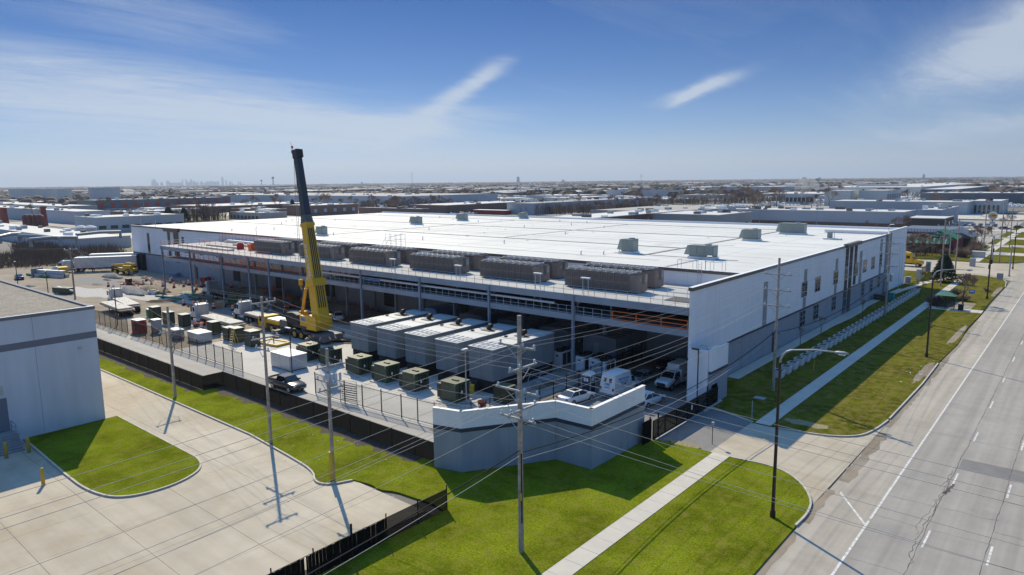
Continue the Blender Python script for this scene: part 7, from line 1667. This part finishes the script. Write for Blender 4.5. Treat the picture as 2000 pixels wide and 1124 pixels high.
# parked vehicles: those one can count near by, the rest as one mass
CARS = [('car_white','white'),('car_silver','silver'),('car_dark','black'),('car_maroon','dark red'),('car_blue','blue'),('car_grey','grey')]
cm = {}
for mt,nm in CARS:
    m = MB(); m.loft([ring(-2.3,.8,.35,.9),ring(-2.0,.9,.25,1.0),ring(.8,.92,.25,.95),ring(2.2,.85,.3,.75)]); m.loft([[(x,-w_,z0),(x,w_,z0),(x,w_*.8,z1),(x,-w_*.8,z1)] for x,w_,z0,z1 in ((-1.9,.82,.95,1.0),(-1.3,.85,.95,1.45),(.1,.85,.95,1.45),(.9,.82,.9,.97))],1)
    me = m.mesh('parked_car',(mt,'auto_glass')); cm[mt] = me
def park(x, y, rz, mt, nm, where, grp):
    tag(put('parked_car', cm[mt], None, (x,y,drop(x,y)+.05), rz), f'{nm} car parked {where}', 'car', grp)
rn = random.Random(8)
for r in range(6):
    for c in range(9):
        if rn.random() < .22: continue
        mt,nm = rn.choice(CARS+CARS[:2]); park(-62+c*3.0, 322+r*17+(rn.random()-.5), RD(90)+rn.choice((0,pi)), mt, nm, 'in the car park beyond the restaurant', 'cars in the car park beyond the restaurant')
for px,py in ((1800,447),(1822,446),(1912,447),(1962,449),(1990,447)): a = G(px,py); mt,nm = rn.choice(CARS); park(a.x,a.y,RD(20),mt,nm,'near the right edge by the evergreens','cars near the right edge')
for i in range(70):
    px = rn.uniform(872,1080); py = rn.uniform(412.5,418.5); a = G(px,py); mt,nm = rn.choice(CARS+[('red','red'),('car_white','white')]*2) if False else rn.choice(CARS+CARS[:1]*3); park(a.x,a.y,RD(90),mt,nm,'in the crowded lot behind the white roof','cars in the lot behind the warehouse')
for i in range(50):
    px = rn.uniform(290,450); py = rn.uniform(409,413); a = G(px,py); mt,nm = rn.choice(CARS+CARS[:1]*2); park(a.x,a.y,RD(0),mt,nm,'in the row before the dark slate building','cars before the slate building')
t = thing('red_shed','long low red shed in the crowded lot behind the white roof','shed',G(955,419)); MB().box(-16,0,0,16,7,3).build('wall','red',t); MB().box(-16.2,-.2,3,16.2,7.2,3.2).build('roof','stripe_white',t)
m = MB()
for i in range(2200):
    az = RD(rn.uniform(-80,2)); dist = 650*math.exp(rn.random()*1.9); x, y = sin(az)*dist, cos(az)*dist
    if any(a < x < c and b < y < d2 for a,b,c,d2 in TAKEN): continue
    k = rn.randint(2,7); l = 5 if rn.random() < .75 else 14
    for j in range(k): m.box(x+j*3.2,y,drop(x,y)+.3,x+j*3.2+2.1,y+l,drop(x,y)+(1.5 if l < 6 else 3.9))
m.build('distant_vehicles','stripe_white',kind='stuff')
# bare trees one can tell apart
far_lb = 'bare brown winter tree between the distant halls'
def tp(px, py): a = G(px,py); return (a.x,a.y,drop(a.x,a.y))
nT = 0
for px,py,s,P_ in [(383,432,1.5,T2),(397,431,1.3,T3),(372,433,1.2,T3),(410,430,1.4,T2),(352,436,1.1,T4),(425,429,1.2,T4),(640,409,1.8,T2),(665,409,1.4,T3)]+[(690+i*9+rn.uniform(-3,3),409.5+rn.uniform(-1,1),rn.uniform(1.0,1.7),rn.choice((T2,T3,T4))) for i in range(22)]+[(1060+i*10+rn.uniform(-4,4),414+rn.uniform(-4,1),rn.uniform(1.0,1.6),rn.choice((T2,T3,T4))) for i in range(24)]+[(870+i*12,408+rn.uniform(-2,2),rn.uniform(.8,1.3),rn.choice((T2,T3,T4))) for i in range(14)]+[(1330+i*11,390+rn.uniform(-5,3),rn.uniform(1.2,1.9),rn.choice((T2,T3,T4))) for i in range(18)]+[(1620,443,1.0,T3),(1575,447,.7,T4)]:
    tree('bare_tree', far_lb, 'tree', tp(px,py), P_, s, group='bare trees between the distant halls'); nT += 1
for i,(x,y,s,lb) in enumerate(((-44,232+14,.9,'bare tree before the red restaurant, left one'),(-40.5,249,1.0,'bare tree before the red restaurant, middle one'),(-52,252,1.0,'bare tree against the end of the warehouse'),(-56,247,.9,'bare tree peeping over the warehouse corner'),(-37,253,.8,'bare tree before the red restaurant, right one'),(-48,240,1.1,'broad bare tree between the warehouse end and the restaurant'),(-60,256,1.2,'tall bare tree behind the warehouse end'),(-42,243,.9,'bare tree on the lawn before the awning'),(-29,270,1.0,'bare tree by the restaurant drive'),(-31,300,.9,'bare tree beside the solar roofed wing'),(-30,368,1.0,'bare tree at the edge of the car park'),(-62,322,1.2,'bare tree left of the car park'))): tree('bare_tree', lb, 'tree', (x,y,.05), T3 if i%2 else T2, s)
for i in range(300):
    az = RD(rn.uniform(-78,-2)); dist = 520*math.exp(rn.random()*1.4); x, y = sin(az)*dist, cos(az)*dist
    if (x > -75 and y < 700) or any(a-3 < x < c+3 and b-3 < y < d2+3 for a,b,c,d2 in TAKEN): continue
    tree('bare_tree', far_lb, 'tree', (x,y,drop(x,y)), rn.choice((T2,T3,T4)), rn.uniform(1.1,2.0), group='bare trees between the distant halls')
for px,py,h,r,lb in ((331,440,11,5.5,'big olive evergreen before the blue grey building'),(361,437,10,4,'narrower evergreen at the end of the blue grey building'),(572,415,11,3.5,'dark conifer left of the crane boom'),(832,408,8,2.8,'small dark conifer in the tree row, right of the brick building')): a = G(px,py); evergreen(lb,a.x,a.y,h,r,int(px),1800)
for i,(x,y,h,r) in enumerate(((-16.8,360,11,5),(-14.0,395,13,6),(-17.5,430,13,6),(-12,470,15,7),(-16,520,15,7),(-20,580,16,8),(-12,640,16,8))): evergreen(f'tall dark evergreen along the street at the right edge, {ORD[i]} in the row', x-1, y, h, r, 60+i, 1700)
# dry brush on the left bank
m = MB(); rn = random.Random(19)
for i in range(9000):
    u, v = rn.random(), rn.random(); x = -246-94*v+3*rn.gauss(0,1); y = 68+u*32+v*22-6; h = rn.uniform(.8,3.4); q = Vector((x+rn.gauss(0,.5),y+rn.gauss(0,.5),.25+h)); p = Vector((x,y,.2)); e = Vector((rn.gauss(0,1),rn.gauss(0,1),0)).normalized()*.10
    m._add([p-e,p+e,q], [(0,1,2)], 0)
for i in range(7000):
    x = -300+rn.random()*70; y = 44+rn.random()*30+(-230-x)*.12; 
    if y < 60+(x+300)*-.1 and x > -262: continue
    h = rn.uniform(.6,2.6); q = Vector((x+rn.gauss(0,.4),y+rn.gauss(0,.4),h)); p = Vector((x,y,0)); e = Vector((rn.gauss(0,1),rn.gauss(0,1),0)).normalized()*.10
    if x > -250 and y > 52: continue
    m._add([p-e,p+e,q], [(0,1,2)], 0)
m.build('dry_brush','brush_brown',kind='stuff')
# far woods: one mass of small crowns to the horizon
m = MB(); rn = random.Random(5)
for i in range(9000):
    az = RD(rn.uniform(-84,6)); dist = 900*math.exp(rn.random()**.7*2.5); x, y = sin(az)*dist, cos(az)*dist
    if any(a-6 < x < c+6 and b-6 < y < d2+6 for a,b,c,d2 in TAKEN): continue
    h = rn.uniform(5,12); r = rn.uniform(4,9)*(1+dist/3000); z = drop(x,y); P = []
    for zz, k in ((0,.7),(.5,1.0),(.85,.6)):
        for j in range(5): a = 2*pi*j/5+rn.random()*.5; P.append((x+r*k*cos(a)*rn.uniform(.8,1.2),y+r*k*sin(a)*rn.uniform(.8,1.2),z+h*zz))
    P.append((x,y,z+h)); m._add(P,[(j+5*l,(j+1)%5+5*l,(j+1)%5+5*(l+1),j+5*(l+1)) for l in range(2) for j in range(5)]+[(10+j,10+(j+1)%5,15) for j in range(5)],0)
m.build('far_woods','far_wood',kind='stuff')
m = MB()
for i in range(2600):
    az = RD(rn.uniform(-86,8)); dist = rn.uniform(8500,13500); x, y = sin(az)*dist, cos(az)*dist; h = rn.uniform(10,22); r = rn.uniform(40,110); z = drop(x,y); n = 6
    P = [(x+r*cos(2*pi*j/n)*k,y+r*sin(2*pi*j/n)*k,z+h*zz) for zz,k in ((-.2,1),(.6,.95)) for j in range(n)]+[(x,y,z+h)]
    m._add(P,[(j,(j+1)%n,n+(j+1)%n,n+j) for j in range(n)]+[(n+j,n+(j+1)%n,2*n) for j in range(n)],0)
m.build('horizon_woods','far_wood',kind='stuff')
def thicket(pts, n, h0, h1, depth, seed, nm='bare_thicket'):
    m = MB(); rn = random.Random(seed)
    for k in range(n):
        u = rn.random()*(len(pts)-1); i_ = int(u); p = Vector(pts[i_]).lerp(Vector(pts[i_+1]), u-i_)+Vector((rn.gauss(0,depth*.5), rn.gauss(0,depth), 0)); p.z = drop(p.x,p.y); h = rn.uniform(h0,h1)
        if any(a_ < p.x < c_ and b_ < p.y < d_ for a_,b_,c_,d_ in TAKEN): continue
        m.tube([p, p+Vector((0,0,h*.5))], h*.016, 3, cap=False)
        for j in range(9):
            q = p+Vector((0,0,h*rn.uniform(.15,.6))); t_ = p+Vector((rn.gauss(0,h*.22), rn.gauss(0,h*.22), h*rn.uniform(.6,1.05))); e_ = Vector((rn.gauss(0,1),rn.gauss(0,1),0)).normalized()*h*.012
            m._add([q-e_, q+e_, t_], [(0,1,2)], 0)
    m.build(nm, 'twig_far', kind='stuff')
gp = lambda *q: [(G(x,y).x, G(x,y).y, 0) for x,y in q]
thicket(gp((690,411),(780,412),(870,411)), 420, 6, 11, 8, 1); thicket(gp((1055,419),(1160,418),(1280,412)), 520, 5, 11, 8, 2); thicket(gp((1290,400),(1420,399),(1560,396)), 620, 5, 11, 16, 3); thicket(gp((350,433),(430,430)), 200, 5, 12, 7, 4); thicket(gp((600,421),(690,419)), 240, 3, 6, 4, 5); thicket(gp((860,409),(1040,406)), 320, 4, 8, 8, 6); thicket(gp((1330,386),(1620,383)), 420, 6, 11, 20, 7); thicket(gp((520,383),(800,380),(1000,378)), 620, 6, 11, 30, 8); thicket(gp((1000,376),(1200,373)), 420, 6, 11, 30, 9)
thicket([(-62,246,0),(-50,248,0),(-38,249,0)], 110, 3, 6.5, 2.2, 10); thicket([(-31,246,0),(-29,262,0),(-30,282,0)], 90, 2, 4, 1.2, 11)
# litter and leaves blown on the lawns and drives
m = MB(); rn = random.Random(14)
def bit(x,y,z,s): a = rn.uniform(0,6.28); c,d = cos(a)*s,sin(a)*s; m._add([(x-c,y-d,z),(x+d*.6,y-c*.6,z+s*.2),(x+c,y+d,z),(x-d*.6,y+c*.6,z+s*.3)],[(0,1,2,3)],0)
for i in range(60): bit(rn.uniform(-23,-15),rn.uniform(78,145),.11,rn.uniform(.03,.10))
for i in range(24): bit(rn.uniform(-60,-37),rn.uniform(26,38.5),.115,rn.uniform(.04,.12))
for i in range(22): bit(rn.gauss(-15.2,.7),rn.gauss(97,2.5),.11,rn.uniform(.06,.16))
m.build('litter','litter',kind='stuff')
# worn dry patches on the worn lawns' corners
blob('dry_patch','dry_grass',-20.5,69.8,2.6,.9,.104,31,kind='stuff'); blob('dry_patch','dry_grass',-27.6,57.2,1.6,.6,.104,33,kind='stuff'); blob('dry_patch','dirt',-15.2,125,.5,9,.104,34,kind='stuff'); blob('dry_patch','dirt',-15.1,98,.6,6,.104,35,kind='stuff'); blob('dry_patch','dirt',-15.2,178,.5,8,.104,36,kind='stuff')

# ================================================================== HAZE
hz = bpy.data.materials.new('haze'); hz.use_nodes = True; N = hz.node_tree.nodes; N.remove(N['Principled BSDF']); v = N.new('ShaderNodeVolumePrincipled')
v.inputs['Color'].default_value = (.72,.84,1,1); v.inputs['Density'].default_value = HAZE_DENSITY if 'HAZE_DENSITY' in globals() else 6.5e-5; v.inputs['Anisotropy'].default_value = .2
hz.node_tree.links.new(v.outputs[0], N['Material Output'].inputs['Volume']); MT['haze'] = hz
MB().box(-45000,-45000,-230,45000,45000,430).build('haze','haze',kind='stuff')
sp = bpy.data.materials.new('steam'); sp.use_nodes = True; N = sp.node_tree.nodes; N.remove(N['Principled BSDF']); v = N.new('ShaderNodeVolumePrincipled'); v.inputs['Density'].default_value = .06; v.inputs['Anisotropy'].default_value = .55; v.inputs['Color'].default_value = (1,1,1,1); sp.node_tree.links.new(v.outputs[0], N['Material Output'].inputs['Volume']); MT['steam'] = sp
c = G(1570,380,10); m = MB()
rn = random.Random(6)
for k in range(16):
    u = k/15; r = 2.0+3.4*u*rn.uniform(.7,1.2); x, y, z = c.x-8+rn.uniform(-9,9)+u*14, c.y+rn.uniform(-3,3)+u*6, 10+u*11+rn.uniform(-1,1)
    m.lathe([(.0,-r),(r*.7,-r*.7),(r,0),(r*.7,r*.7),(0,r)],10,(x,y,z))
tag(m.build('steam','steam',kind='stuff'),'white steam plume over the cooling tower','steam')
